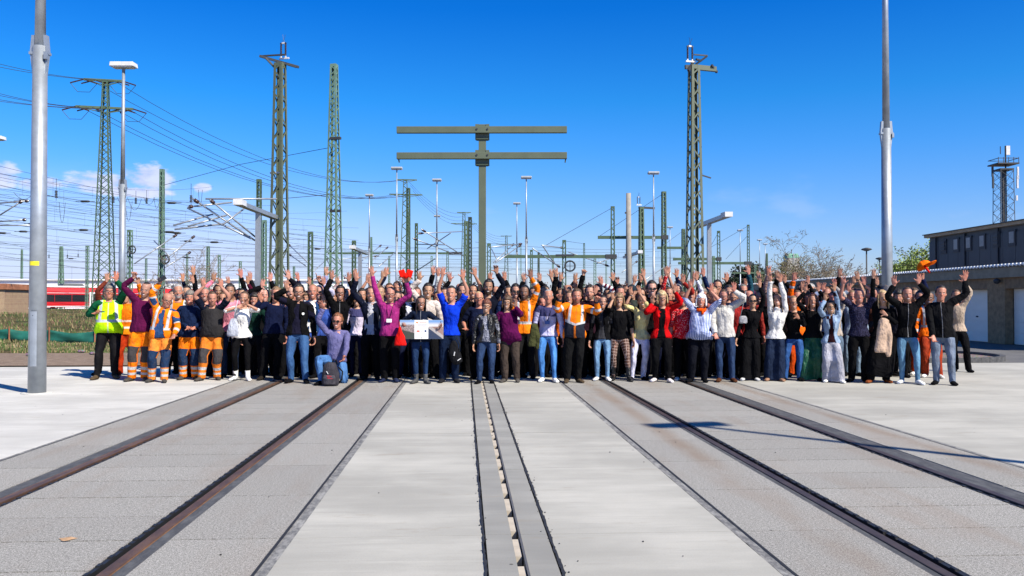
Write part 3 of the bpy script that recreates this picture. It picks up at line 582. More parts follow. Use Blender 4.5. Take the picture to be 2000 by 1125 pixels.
def arrester(r, H, dx=0.0, s=1.0):       # twin ribbed insulators with horn gap on top
    mb = MB(); mb.bar((dx-.30*s, 0, H+.32*s), (dx+.42*s, 0, H+.32*s), .10*s, .10*s); mb.build('insulator_base', 'steel_white', r)
    for k in (-.17, .17):
        mb = MB()
        for i in range(11): z = H+(.50+.07*i)*s; mb.rings([(dx+k*s, 0, z, .045*s, .045*s, 'z'), (dx+k*s, 0, z+.02*s, .08*s, .08*s, 'z'), (dx+k*s, 0, z+.05*s, .045*s, .045*s, 'z')], 8)
        mb.build('insulator', 'insulator', r, True); MB().box((dx+k*s, 0, H+.42*s), (.07*s, .07*s, .16*s)).build('insulator_foot', 'steel_white', r); MB().box((dx+k*s, 0, H+1.33*s), (.10*s, .10*s, .10*s)).build('insulator_top', 'wire_metal', r)
    MB().box((dx, 0, H+1.35*s), (.18*s, .12*s, .10*s)).build('clamp', 'steel_white', r)
    mb = MB(); mb.tube([(dx-.12*s, 0, H+1.4*s), (dx, 0, H+1.55*s), (dx-.05*s, 0, H+1.95*s)], .012*s, 4); mb.tube([(dx+.12*s, 0, H+1.4*s), (dx+.02*s, 0, H+1.55*s), (dx+.16*s, 0, H+1.9*s)], .012*s, 4); mb.build('horn', 'wire_metal', r)
m1, H1, w1 = lattice('stout olive lattice mast with twin insulators left of the crowd centre', 545, 122, 35, .67, .36, 'mast_olive', 1.2, leg=.105, rz=R(-16))
arrester(m1, H1, .15, .62)
mb = MB(); mb.bar((-.75, -.35, H1+.28), (.62, .25, H1-.12), .09, .09); mb.bar((-.75, -.15, H1+.30), (.62, .45, H1-.08), .09, .09)
mb.bar((-.5, -.3, H1+.2), (-.2, 0, H1-.2), .07); mb.bar((-.8, -.2, H1+.32), (.3, -.1, H1+.32), .06); mb.build('head_bracket', 'dark_steel', m1)
MB().box((-.12, -.1, H1*.60), (.5, .1, .07)).build('clamp', 'steel_white', m1)
m2, H2, w2 = lattice('stout olive lattice mast with twin insulators and side beam, right of centre', 1357, 128, 35, .64, .36, 'mast_olive', 1.2, leg=.10, rz=R(14))
arrester(m2, H2, -.18, .62)
mb = MB(); mb.bar((-.1, 0, H2-.02), (1.0, 0, H2-.05), .14, .2); mb.build('side_beam', 'mast_olive', m2)
mb = MB(); mb.bar((-.35, -.2, H2-.25), (.05, .1, H2+.28), .09); mb.bar((.05, -.1, H2+.28), (.38, .1, H2+.30), .07); mb.bar((-.4, 0, H2-.05), (.3, 0, H2+.0), .10, .16); mb.bar((.75, -.1, H2+.08), (1.1, .1, H2-.14), .09); mb.bar((.0, 0, H2+.5), (.62, 0, H2+.5), .05); mb.bar((.1, .1, H2+.1), (.55, -.1, H2+.45), .07); mb.build('head_bracket', 'dark_steel', m2)
MB().bar((.25, -.2, H2*.42+2), (.65, -.2, H2*.42+1.9), .05).build('clamp', 'dark_steel', m2)
m3, H3, w3 = lattice('pale green lattice mast without arms right of the stout olive mast', 651, 124, 42, .80, .30, 'mast_light', .85, leg=.085, rz=R(-12))
for z in (H3*.72, H3*.45): MB().box((.18, -.2, z), (.55, .16, .12)).build('clamp', 'dark_steel', m3)
# centre mast with two crossbeams
c = G(942, 35); cm_ = empty('crossbeam_mast', c, -YAW); tag(cm_, 'green box-section mast with two long horizontal crossbeams in the centre', 'mast'); HB = CAMH+(590-243)*35/F
MB().box((0, 0, HB/2), (.30, .30, HB)).build('column', 'mast_olive', cm_, bevel=.01)
for yc, nm in ((255, 'u'), (305.5, 'l')):
    z = CAMH+(590-yc)*35/F; o = MB().box((0, -.24, z), (7.02, .20, .27)).build('crossbeam', 'mast_olive', cm_, bevel=.01); o.rotation_euler = (0, R(-.1), 0)
    MB().box((0, -.02, z-.07), (.58, .32, .58)).build('joint_plate', 'mast_olive', cm_); MB().box((0, -.03, z-.33), (.5, .34, .10)).build('gusset', 'mast_dark', cm_)
    for bx in (-.22, .22):
        for bz in (.02,): MB().rings([(bx, -.37, z+bz, .04, .04, 'y'), (bx, -.33, z+bz, .04, .04, 'y')], 8).build('bolt', 'wire_metal', cm_)
        MB().box((bx, -.1, z+.2), (.14, .2, .1)).build('bracket', 'mast_olive', cm_)
    if nm == 'l':
        for sg in (-1, 1): MB().bar((sg*3.45, -.24, z-.1), (sg*3.42, -.24, z-.28), .05).build('hook', 'mast_dark', cm_)
# round concrete pole
H = CAMH+(590-377)*40/F; o = empty('concrete_pole', G(1228, 40)); tag(o, 'plain round concrete pole standing right of the crossbeam mast', 'pole'); mb = MB(); cone_z(mb, 0, 0, 0, H, .155, .115, 16); mb.build('shaft', 'concrete_pole', o, True); MB().box((-.13, 0, H*.56), (.1, .1, .12)).build('clamp', 'dark_steel', o); MB().box((-.12, 0, H*.86), (.1, .1, .08)).build('clamp', 'dark_steel', o)
# power line towers with crossarms
def tower(label, px, yt, d, wb, wt_, arms, mat='mast_green', zig=.9, strings=True):
    r, H, w = lattice(label, px, yt, d, wb, wt_, mat, zig, rz=R(8), group='power line towers', leg=max(.05, wb*.06), name='power_tower', parts=d < 110, cross=d < 70)
    ends = []
    for (ya, l0, l1) in arms:
        z = CAMH+(590-ya)*d/F; a = Vector((-l0, -.8*l0*.2, z)); b = Vector((l1, .8*l1*.2, z+.06))
        mb = MB(); mb.bar(a, b, .12, .16); mb.bar(a+Vector((0, 0, .02)), (0, 0, z-.35), .06); mb.bar(b, (0, 0, z-.35), .06); mb.build('crossarm', mat, r)
        for e in (a, a*.5+Vector((0, 0, z*.5)), b, b*.6+Vector((0, 0, z*.4))): ends.append(r.matrix_basis @ Vector(e) if False else (Matrix.Rotation(r.rotation_euler[2], 3, 'Z') @ Vector(e)+r.location))
        if strings:
            mb = MB()
            for e in (a, a*.5+Vector((0, 0, z*.5)), b, b*.6+Vector((0, 0, z*.4))):
                for sg in (-1, 1): mb.tube([e, e+Vector((sg*.9, 0, -.28))], .05, 5)
            mb.build('insulator_string', 'insulator', r)
            mb = MB()
            for e in (a, b): mb.tube([e+Vector((-.9, 0, -.28)), e+Vector((-.4, 0, -.9)), e+Vector((.4, 0, -.9)), e+Vector((.9, 0, -.28))], .018, 4)
            mb.build('jumper', 'wire_metal', r)
    return ends
tA = tower('power tower with two crossarms left of the stout olive mast', 203, 155, 60, 1.38, .36, ((156, 1.4, 1.1), (210, 1.9, 1.8)))
tB = tower('smaller power tower with two crossarms behind the white box lamp', 791, 350, 108, 1.6, .5, ((351, 1.0, 1.5), (380, 2.0, 2.2)), strings=False)
tC = tower('distant power tower with two crossarms left of the centre mast', 906, 414, 165, 1.5, .5, ((415, 1.4, 1.4), (437, 2.5, 2.6)), strings=False)
tD = tower('far power tower with two crossarms right of the centre mast', 989, 460, 230, 1.5, .5, ((461, 1.6, 1.6), (477, 2.8, 2.8)), strings=False)
# catenary masts: px, top, distance, width, colour
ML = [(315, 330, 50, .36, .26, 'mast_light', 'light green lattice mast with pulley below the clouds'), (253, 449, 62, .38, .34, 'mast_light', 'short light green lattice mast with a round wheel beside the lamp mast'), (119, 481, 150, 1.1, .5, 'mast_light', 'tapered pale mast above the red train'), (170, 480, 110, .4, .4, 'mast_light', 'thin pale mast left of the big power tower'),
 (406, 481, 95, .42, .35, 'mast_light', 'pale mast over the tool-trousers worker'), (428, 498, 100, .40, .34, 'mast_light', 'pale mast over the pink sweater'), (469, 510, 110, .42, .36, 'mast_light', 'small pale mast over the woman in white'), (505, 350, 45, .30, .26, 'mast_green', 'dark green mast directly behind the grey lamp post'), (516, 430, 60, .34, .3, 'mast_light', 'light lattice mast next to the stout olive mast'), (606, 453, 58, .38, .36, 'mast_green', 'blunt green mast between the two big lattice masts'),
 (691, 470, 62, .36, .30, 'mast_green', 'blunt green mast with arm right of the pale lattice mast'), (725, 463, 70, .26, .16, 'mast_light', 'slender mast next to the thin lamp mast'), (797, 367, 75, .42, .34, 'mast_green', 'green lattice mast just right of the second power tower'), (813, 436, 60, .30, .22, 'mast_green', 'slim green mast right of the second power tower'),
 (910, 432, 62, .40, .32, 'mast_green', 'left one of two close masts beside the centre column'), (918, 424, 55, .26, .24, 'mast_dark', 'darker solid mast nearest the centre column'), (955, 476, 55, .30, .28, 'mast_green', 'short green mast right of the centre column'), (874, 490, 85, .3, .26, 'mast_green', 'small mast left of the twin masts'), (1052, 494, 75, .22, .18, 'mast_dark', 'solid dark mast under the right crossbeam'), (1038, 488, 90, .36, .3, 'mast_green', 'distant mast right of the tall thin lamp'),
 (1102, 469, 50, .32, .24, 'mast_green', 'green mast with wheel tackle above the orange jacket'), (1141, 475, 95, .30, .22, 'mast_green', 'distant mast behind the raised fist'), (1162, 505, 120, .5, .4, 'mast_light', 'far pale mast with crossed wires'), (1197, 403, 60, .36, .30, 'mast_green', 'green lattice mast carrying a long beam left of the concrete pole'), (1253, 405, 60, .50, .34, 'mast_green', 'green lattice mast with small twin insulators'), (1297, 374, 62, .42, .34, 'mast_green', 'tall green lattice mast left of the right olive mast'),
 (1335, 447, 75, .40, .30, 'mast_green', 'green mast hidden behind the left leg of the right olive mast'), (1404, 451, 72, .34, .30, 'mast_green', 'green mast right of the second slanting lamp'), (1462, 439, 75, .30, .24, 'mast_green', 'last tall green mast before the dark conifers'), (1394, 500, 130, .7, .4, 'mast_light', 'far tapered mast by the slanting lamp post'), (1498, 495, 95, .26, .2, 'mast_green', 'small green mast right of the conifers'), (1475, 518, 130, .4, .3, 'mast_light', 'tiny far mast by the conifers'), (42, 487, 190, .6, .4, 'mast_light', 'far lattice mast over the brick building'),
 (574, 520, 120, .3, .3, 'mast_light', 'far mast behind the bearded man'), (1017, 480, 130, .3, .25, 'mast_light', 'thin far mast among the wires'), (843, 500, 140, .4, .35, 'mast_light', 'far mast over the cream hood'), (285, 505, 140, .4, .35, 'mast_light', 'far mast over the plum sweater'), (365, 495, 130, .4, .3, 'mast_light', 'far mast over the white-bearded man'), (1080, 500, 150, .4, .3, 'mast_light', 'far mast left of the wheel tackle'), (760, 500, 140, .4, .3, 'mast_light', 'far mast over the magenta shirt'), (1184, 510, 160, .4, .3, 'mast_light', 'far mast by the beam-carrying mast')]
MH = {}
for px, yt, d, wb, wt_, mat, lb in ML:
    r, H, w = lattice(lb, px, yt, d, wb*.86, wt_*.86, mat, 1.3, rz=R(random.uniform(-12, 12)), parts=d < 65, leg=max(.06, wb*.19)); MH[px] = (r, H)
arrester(MH[1253][0], MH[1253][1], -.2, .55)
MB().bar((-.2, 0, MH[1253][1]), (1.0, 0, MH[1253][1]-.03), .12, .14).build('side_beam', 'dark_steel', MH[1253][0])
def wheel(px, py, d, r):
    rt = MH[px][0]; z = CAMH+(590-py)*d/F
    mb = MB(); mb.tube([(.35+r*cos(a), -.25, z+r*sin(a)) for a in [2*pi*i/16 for i in range(17)]], .05, 6, False); mb.bar((.35-r, -.25, z), (.35+r, -.25, z), .04); mb.bar((.35, -.25, z-r), (.35, -.25, z+r), .04); mb.build('tension_wheel', 'dark_steel', rt)
wheel(253, 488, 62, .28); wheel(315, 507, 50, .24); wheel(1102, 520, 50, .3)
MB().bar((-.5, -.2, CAMH+(590-499)*50/F), (.6, -.2, CAMH+(590-499)*50/F), .12).build('bracket', 'dark_steel', MH[1102][0])
def beam(label, mpx, px0, px1, py, d, th=.22):
    a = P(px0, py, d); b = P(px1, py, d); r = empty('gantry_beam', (a+b)/2); tag(r, label, 'beam', 'horizontal beams carried by masts'); h = (b-a)/2
    MB().bar(-h, h, th*.8, th).build('girder', 'mast_green', r); e = 'dark_steel'; MB().bar(h*.82, h*1.02, th*1.1, th*1.4).build('end_fitting', e, r)
for a_ in (('beam passing behind the concrete pole', 0, 1168, 1304, 463.5, 61.6), ('long low beam ending at the mast left of the concrete pole', 0, 985, 1202, 501, 59.6), ('short beam left of the right olive mast', 0, 1284, 1342, 484, 74.6), ('low beam crossing the right olive mast', 0, 1315, 1408, 506, 71.6), ('beam reaching the last tall green mast', 0, 1325, 1467, 514, 74.6), ('low beam left of the white box lamp', 0, 640, 900, 494.5, 90), ('thin beam over the dark conifers', 0, 1430, 1500, 533, 100)): beam(*a_, th=.22 if a_[5] < 80 else .2)
# cantilever arms
def cantilever(label, mast, pts, d0, d1=None, extra=()):
    P0 = P(pts[0][0], pts[0][1], d0); r = empty('cantilever', P0); tag(r, label, 'cantilever', 'catenary cantilever arms')
    for i, (x0, y0, x1, y1) in enumerate(extra):
        a = P(x0, y0, d0)-P0; b = P(x1, y1, d1 or d0)-P0; MB().tube([a, b], .035, 7).build('tube', 'alu_tube', r, True)
        if i < 3: MB().tube([a+(b-a)*.90, a+(b-a)*.97], .075, 7).build('insulator', 'insulator', r, True)
cantilever('upper pair of long diagonal struts left of the slanting lamp post', 0, ((500, 465),), 34, 33, ((498, 470, 374, 387), (500, 464, 408, 389), (452, 395, 366, 404), (540, 388, 400, 388), (415, 418, 338, 440), (442, 420, 366, 442), (437, 437, 340, 448), (365, 406, 490, 466), (475, 408, 435, 438)))
cantilever('long thin struts at the left picture edge', 0, ((0, 420),), 40, 40, ((-10, 425, 42, 392), (-10, 397, 55, 392), (-10, 433, 50, 429), (-20, 440, 60, 440)))
cantilever('struts around the light green mast below the clouds', 0, ((318, 480),), 48, 50, ((262, 515, 346, 457), (318, 510, 380, 460), (322, 522, 372, 492), (300, 486, 396, 488), (330, 500, 300, 470)))
cantilever('cantilever pair left of the twin masts beside the centre column', 0, ((903, 500),), 60, 56, ((905, 500, 822, 447), (886, 496, 806, 465), (903, 452, 815, 456), (812, 477, 870, 478), (835, 485, 880, 455), (815, 528, 850, 505)))
cantilever('cantilever right of the short green mast beyond the centre column', 0, ((960, 512),), 55, 58, ((968, 513, 1018, 478), (964, 513, 1004, 476), (955, 483, 1020, 476), (970, 506, 960, 486)))
cantilever('bright slanting rods left of the wheel tackle mast', 0, ((1062, 480),), 50, 53, ((1060, 480, 1082, 514), (1040, 485, 1094, 522), (1058, 479, 1100, 484)))
cantilever('crossed struts right of the wheel tackle mast', 0, ((1200, 500),), 60, 62, ((1110, 492, 1190, 520), (1165, 515, 1205, 500), (1215, 532, 1245, 510), (1240, 560, 1300, 520)))
cantilever('struts right of the stout olive mast', 0, ((600, 515),), 55, 60, ((600, 512, 563, 477), (598, 520, 565, 497), (612, 530, 640, 505), (740, 520, 775, 490)))
cantilever('struts left of the centre near the white box lamp', 0, ((740, 520),), 70, 75, ((700, 515, 745, 478), (716, 518, 758, 482), (648, 508, 740, 500), (770, 530, 800, 505)))
# wires
def wire(pts, r=.012, name='overhead_wire', label=None, grp='overhead wires over the yard'):
    c0 = Vector(pts[0]); mb = MB(); mb.tube([Vector(p_)-c0 for p_ in pts], r, 4, False); o = mb.build(name, 'wire_metal', None, True, c0); tag(o, label or 'thin dark wire spanning the rail yard between masts', 'wire', grp); return o
def span(a, b, sag, n=14): 
    a, b = Vector(a), Vector(b); return [a.lerp(b, i/n)-Vector((0, 0, sag*4*(i/n)*(1-i/n))) for i in range(n+1)]
# high lines: from far behind the left edge over tower A to B, C, D
LH = [((-60, 108), (190, 154)), ((-60, 117), (222, 156)), ((-60, 165), (160, 208)), ((-60, 172), (205, 212)), ((-60, 182), (180, 209)), ((-60, 188), (245, 211))]
rH = [((225, 157), (788, 351)), ((180, 156), (783, 351)), ((165, 211), (775, 379)), ((185, 211), (783, 380)), ((225, 211), (800, 380)), ((248, 210), (812, 379))]
ON = ('topmost', 'second', 'third', 'fourth', 'fifth', 'lowest')
for k, ((x0, y0), (x1, y1)) in enumerate(LH): wire(span(P(x0, y0, 52), P(x1, y1, 60), .25), .016, 'power_line', ON[k]+' of six power lines from the left picture edge to the big power tower', 'power lines on the towers')
for k, ((x0, y0), (x1, y1)) in enumerate(rH): wire(span(P(x0, y0+2, 60), P(x1, y1, 108), 2.6), .020, 'power_line', ON[(0, 1, 5, 4, 3, 2)[k]]+' of six power lines sagging from the big power tower to the smaller one', 'power lines between first and second tower')
for k in range(4):
    wire(span(P(796+5*k, 352+10*k, 108), P(905+2*k, 415+7*k, 165), 1.5), .022, 'power_line', 'power line descending towards the distant towers', 'power lines beyond the second tower'); wire(span(P(908+3*k, 416+7*k, 165), P(985+3*k, 461+5*k, 230), 1.5), .026, 'power_line', 'power line beyond the centre mast', 'power lines beyond the third tower')
wire([P(315, 362, 50), P(470, 320, 47), P(640, 288, 42)], .014, label='cable rising from the light green mast up to the pale lattice mast')
wire([P(545, 388, 35), P(650, 379, 42)], .012, label='short cable tying the olive mast to the pale lattice mast')
for a_, b_, dd in (((1061, 482), (1197, 405), (60, 60)), ((1170, 462), (1297, 377), (62, 62)), ((1303, 474), (1335, 450), (74, 75)), ((1390, 478), (1404, 453), (72, 72)), ((1390, 482), (1462, 441), (75, 75)), ((1418, 506), (1460, 461), (75, 75)), ((1100, 470), (1141, 476), (60, 95))):
    wire([P(*a_, dd[0]), P(*b_, dd[1])], .014, label='stay wire rising diagonally to a mast top in the right half')
rw = random.Random(11)
def contact(x0, y0, x1, y1, d0, d1, drops=True, r=.011):
    a, b = P(x0, y0, d0), P(x1, y1, d1); up = span(a, b, .55, 16); wire(up, r, 'catenary_wire', 'sagging catenary wire with droppers above the tracks', 'catenary wires over the tracks')
    if drops:
        lo = span(a-Vector((0, 0, 1.1)), b-Vector((0, 0, 1.1)), .05, 16); wire(lo, r, 'contact_wire', 'straight contact wire under a catenary wire', 'contact wires over the tracks')
        c0 = a; mb = MB()
        for i in range(2, 16, 2): mb.tube([up[i]-c0, lo[i]-c0], r*.7, 3, False)
        o = mb.build('dropper', 'wire_metal', None, False, c0); tag(o, 'thin vertical droppers joining a catenary wire to its contact wire', 'wire', 'droppers'); o['kind'] = 'stuff'
CW = [(-40, 315, 640, 430, 38, 70), (-40, 330, 560, 400, 36, 60), (-40, 338, 700, 445, 38, 75), (-40, 352, 620, 460, 40, 75), (-40, 372, 640, 470, 42, 80), (-40, 385, 600, 448, 42, 80), (-40, 392, 700, 492, 45, 95), (-40, 425, 650, 480, 50, 95), (-40, 442, 700, 508, 55, 100), (-40, 455, 640, 500, 60, 100), (-40, 480, 620, 512, 80, 130), (-40, 500, 700, 520, 90, 140)]
for k, c_ in enumerate(CW): contact(*c_, drops=k % 2 == 0, r=.008)
for k in range(9):
    y = 455+k*8; contact(560+rw.uniform(-30, 30), y, 930+rw.uniform(-30, 40), y+rw.uniform(8, 30), 70+k*6, 110+k*7, drops=k % 2 == 0, r=.013)
for k in range(9):
    y = 470+k*7; contact(930+rw.uniform(-30, 30), y+rw.uniform(0, 6), 1300+rw.uniform(-60, 60), y+rw.uniform(2, 22), 80+k*8, 120+k*8, drops=k % 2 == 1, r=.014)
for k in range(16):
    y = 330+k*11+rw.uniform(-4, 4); contact(-40, y, rw.uniform(380, 680), y+rw.uniform(18, 75), rw.uniform(38, 60), rw.uniform(60, 95), drops=k % 3 == 0, r=.007)
for k in range(6): contact(-40, 470+k*12, 1000, 500+k*7, 110, 170, drops=False, r=.018)
# droppers with big insulators on the left
for px, y0, y1, d in ((108, 348, 392, 40), (236, 372, 398, 48), (264, 372, 398, 48), (285, 371, 398, 48), (372, 358, 400, 42), (220, 376, 390, 46), (95, 488, 505, 90), (131, 488, 505, 90), (152, 487, 503, 90)):
    a = P(px, y0, d); r = empty('hanging_insulator', a); tag(r, 'dark ribbed insulator hanging from a wire on the left side', 'insulator', 'hanging insulators'); L = a.z-P(px, y1, d).z
    MB().tube([(0, 0, 0), (0, 0, -L)], .012, 4).build('rod', 'wire_metal', r); mb = MB()
    for i in range(5): z = -L*.55-i*.07; mb.rings([(0, 0, z, .04, .04, 'z'), (0, 0, z-.03, .085, .085, 'z'), (0, 0, z-.055, .04, .04, 'z')], 8)
    mb.build('insulator', 'dark_steel', r, True)
for px, py, d in ((165, 393, 45), (162, 449, 45), (44, 452, 50), (45, 392, 42), (334, 396, 44), (330, 453, 44), (3, 455, 50), (418, 473, 50), (366, 471, 55), (620, 486, 65), (365, 503, 60), (345, 455, 50), (60, 437, 60), (138, 505, 80)):
    a = P(px, py, d); mb = MB(); mb.rings([(-.26, 0, 0, .02, .02, 'x'), (-.16, 0, 0, .10, .06, 'x'), (.16, 0, .0, .10, .06, 'x'), (.26, 0, 0, .02, .02, 'x')], 8); mb.tube([(-.5, 0, 0), (.5, 0, 0)], .015, 4); o = mb.build('section_insulator', 'dark_steel', None, True, a); tag(o, 'dark spindle-shaped insulator threaded on a wire', 'insulator', 'spindle insulators on wires')
# hanging loops of cable
for k, (px, py, w_, h_, d) in enumerate(((238, 385, 20, 16, 46), (262, 388, 26, 22, 46), (290, 385, 22, 14, 48), (120, 395, 12, 40, 42), (250, 392, 14, 40, 48), (305, 385, 12, 22, 48), (390, 370, 8, 30, 42), (45, 375, 40, 14, 42))):
    pts = [P(px+w_*(i/8-.5), py+h_*(1-(2*i/8-1)**2), d) for i in range(9)]; wire(pts, .011, 'cable_loop', 'slack cable loop drooping between wires on the left', 'cable loops')
# ================================================================== train, buildings, trees, silt fence
plain('train_red', (.46, .010, .014), .35, var=.04); plain('train_glass', (.012, .014, .018), .12); plain('train_white', (.72, .72, .72), .4); plain('train_dark', (.05, .055, .06), .6); plain('wall_white', (.78, .78, .78), .8, var=.05); plain('roof_grey', (.30, .31, .33), .6)
plain('door_white', (.88, .83, .73), .5, var=.04, sc=2); plain('stucco', (.30, .195, .105), .95, var=.25, sc=5); plain('stucco_dark', (.26, .165, .09), .95, var=.2, sc=5); plain('fascia', (.28, .235, .165), .85, var=.15, sc=3); plain('corrugated', (.55, .56, .58), .5, var=.1)
plain('cladding', (.030, .042, .055), .6, var=.1, sc=1.5); plain('cladding_dark', (.018, .024, .032), .6); plain('window_grey', (.14, .16, .18), .3); plain('tower_concrete', (.40, .39, .37), .9); plain('copper_green', (.15, .33, .24), .8); plain('brick_red', (.33, .13, .065), .9, var=.3, sc=3); plain('tarp_green', (.010, .105, .075), .55, var=.25, sc=2)
# train
a = G(52, 118); b = G(640, 158); dr = (b-a).normalized(); ang = atan2(dr.y, dr.x)
def coach(label, start, L):
    r = empty('train_coach', a+dr*start, ang); tag(r, label, 'train coach', 'coaches of the red train')
    prof = [(-1.4, .75), (-1.45, 1.2), (-1.45, 3.0), (-1.30, 3.45), (-.9, 3.62), (.9, 3.62), (1.3, 3.45), (1.45, 3.0), (1.45, 1.2), (1.4, .75)]
    mb = MB(); vs = [(x, y, z) for x in (0.05, L-.05) for y, z in prof]; n = len(prof); mb.add(vs, [tuple(range(n)), tuple(range(n, 2*n))[::-1]]+[(i, (i+1) % n, n+(i+1) % n, n+i) for i in range(n)]); mb.build('body', 'train_red', r)
    MB().box((L/2, 0, 3.72), (L*.98, 2.2, .2)).build('roof', 'train_white', r); MB().box((L/2, -1.46, 2.80), (L-.2, .03, .055)).build('stripe', 'train_white', r); MB().box((L/2, -1.46, .90), (L-.2, .04, .10)).build('sill_stripe', 'train_white', r)
    x = .8
    while x < L-3: 
        MB().box((x+1.15, -1.465, 2.05), (2.29, .03, 1.0)).build('window', 'train_glass', r); x += 2.35
        if abs(x-L*.5) < 1.3: MB().box((x+.75, -1.468, 1.95), (1.3, .035, 2.0)).build('door', 'train_white', r); MB().box((x+.75, -1.49, 2.1), (.34, .03, 1.2)).build('door_window', 'train_glass', r); x += 1.55
    for k in (2.2, L-2.2):
        MB().box((k, 0, .45), (3.0, 2.2, .45)).build('bogie', 'train_dark', r)
        for q in (-1, 1): MB().rings([(k+q*.9, -1.0, .45, .42, .42, 'y'), (k+q*.9, -.85, .45, .42, .42, 'y')], 14).build('wheel', 'train_dark', r)
    MB().box((L*.35, 0, 3.95), (3.2, 1.9, .4), taper=.8).build('roof_unit', 'train_dark', r)
coach('red coach of the train nearest the brick building, half behind the big pole', 0, 17); coach('middle red coach of the train seen left of the power tower', 17.1, 17); coach('red coach of the train vanishing behind the crowd', 34.2, 17)
# white hall beyond
o = empty('warehouse', G(60, 190)); tag(o, 'long low white warehouse behind the red train', 'building'); MB().box((28, 4, 3.2), (86, 12, 6.4), -.02).build('wall', 'wall_white', o); MB().box((28, 4, 6.5), (88, 13, .3), -.02).build('roof', 'wall_white', o)
for k in range(3): MB().box((-10+k*40, -2.12, 2.0), (3.4, .12, 2.4), -.02).build('loading_door', 'roof_grey', o)
# bushes far off along the horizon and a dark line of low buildings
# brick hut with pale board
hb = empty('brick_hut', G(-38, 62, .35), R(4)); tag(hb, 'brick hut with rusty red eaves and a pale board at the left picture edge', 'building')
t = NT('brick_wall'); g = t.obj(); sw = t.n('CombineXYZ', {0: t.sep(g)[0], 1: t.sep(g)[2], 2: t.sep(g)[1]})
br = t.n('TexBrick', {'Vector': sw, 'Color1': rgb(.34, .22, .13), 'Color2': rgb(.26, .15, .09), 'Mortar': rgb(.36, .32, .26), 'Scale': 4.0, 'Mortar Size': .02}); M['brick_wall'] = t.bsdf(t.mix(t.mr(t.noise(g, 3, 4), .35, .65, 0, .4), br, rgb(.38, .29, .17)), .95, 0.0, t.bump(br, .3, .01))
MB().box((-1.6, 2, 1.05), (6.5, 4, 2.1)).build('wall', 'brick_wall', hb); MB().box((-1.6, 2, 2.3), (6.8, 4.3, .42)).build('roof', 'brick_red', hb)
MB().box((.35, -.06, .55), (1.35, .10, 1.05)).build('board', 'beige_block', hb)
for x in (1.2, -4.0): MB().box((x, -.12, 1.2), (.08, .08, 2.4)).build('post', 'galvanised', hb)
# silt fence of green tarpaulin
sf = empty('silt_fence', G(0, 31.5)); tag(sf, 'low sagging fence of green tarpaulin on thin stakes across the grass', 'fence')
p0 = G(-80, 31.5)-sf.location; p1 = G(215, 31.5)-sf.location; n = 120; vs = []; stk = [G(px, 31.5)-sf.location for px in (-60, 20, 98, 187, 214)]
for i in range(n+1):
    q = p0.lerp(p1, i/n); x = q.x; near = min(abs(x-s_.x) for s_ in stk); sag = .12*(1-math.exp(-near*1.6)); h = hmap(sf.location.x+x, sf.location.y+q.y)
    for k in range(5): vs.append((x, q.y+.05*noise.noise(Vector((x*2, k*.7, 0)))+.03*sin(k*1.3+x*3), h+(.46-sag)*k/4+.01))
mb = MB(); mb.add(vs, [(i*5+k, (i+1)*5+k, (i+1)*5+k+1, i*5+k+1) for i in range(n) for k in range(4)]); o = mb.build('tarpaulin', 'tarp_green', sf, True); s_ = o.modifiers.new('s', 'SOLIDIFY'); s_.thickness = .006
for s_ in stk: MB().box((s_.x, s_.y-.04, hmap(sf.location.x+s_.x, sf.location.y)+.25), (.035, .035, .62)).build('stake', 'brick_red', sf)
# garages
GX = lambda d: RT*17.5+FW*d
g0, g1 = GX(25.0), GX(66.0); dv = (g1-g0).normalized(); L = (g1-g0).length; ga = empty('garage_row', g0, atan2(dv.y, dv.x)); tag(ga, 'long row of low brown garages with corrugated roof edge and white doors', 'garage')
# local: x along the wall away from the camera, y = into the building is negative (to the right)
per = 3.55; dw, dh, rec = 2.45, 1.98, .35; n = int(L/per); off = .0
x = 30.0-25.0-2.45-0.0; starts = []; x0 = 27.55-25.0
k = 0; doors = []
while x0+k*per+dw < L: doors.append(x0+k*per); k += 1
z1 = 2.46; edges = [0]
for dx in doors: edges += [dx, dx+dw]
edges.append(L)
for i in range(0, len(edges), 2):
    xa, xb = edges[i], edges[i+1]; MB().box(((xa+xb)/2, -.15, z1/2), (xb-xa, .3, z1)).build('pier', 'stucco', ga)
for dx in doors:
    MB().box((dx+dw/2, -.15, (dh+z1)/2), (dw-.004, .294, z1-dh)).build('lintel', 'stucco_dark', ga)
    gd = MB().box((dx+dw/2, -rec, dh/2), (dw, .04, dh)).build('door', 'door_white', ga)
    pm = MB().box((0, 0, 0), (dw-.06, .02, dh/5-.022)).mesh('door_panel')
    for k in range(5):
        o = link('door_panel', pm, 'door_white' if k == 0 else None, gd, (dx+dw/2, -rec+.032, dh/5*(k+.5)))
    MB().box((dx+dw/2, -rec+.06, .95), (.10, .05, .05)).build('handle', 'dark_steel', gd)
MB().box((L/2, -4.2, 1.3), (L, 7.6, 2.55)).build('rear_wall', 'stucco', ga)
MB().box((L/2, .08, z1+.09), (L+.4, .10, .36)).build('fascia', 'fascia', ga)
nn = int(L/.22); vs = []; mb = MB()
for i in range(nn*4+1):
    xx = -.2+i*(L+.4)/(nn*4); zz = z1+.32+.03*(1 if i % 4 in (0, 1) else -1)
    vs += [(xx, .20, zz), (xx, -8.0, zz+.10), (xx, .20, zz-.015)]
mb.add(vs, [(3*i, 3*i+3, 3*i+4, 3*i+1) for i in range(nn*4)]+[(3*i+2, 3*i+5, 3*i+3, 3*i) for i in range(nn*4)]); o = mb.build('roof', 'corrugated', ga); s_ = o.modifiers.new('s', 'SOLIDIFY'); s_.thickness = .03
t = NT('roof_edge'); M['roof_edge'] = t.bsdf(rgb(.88, .88, .86), .6)
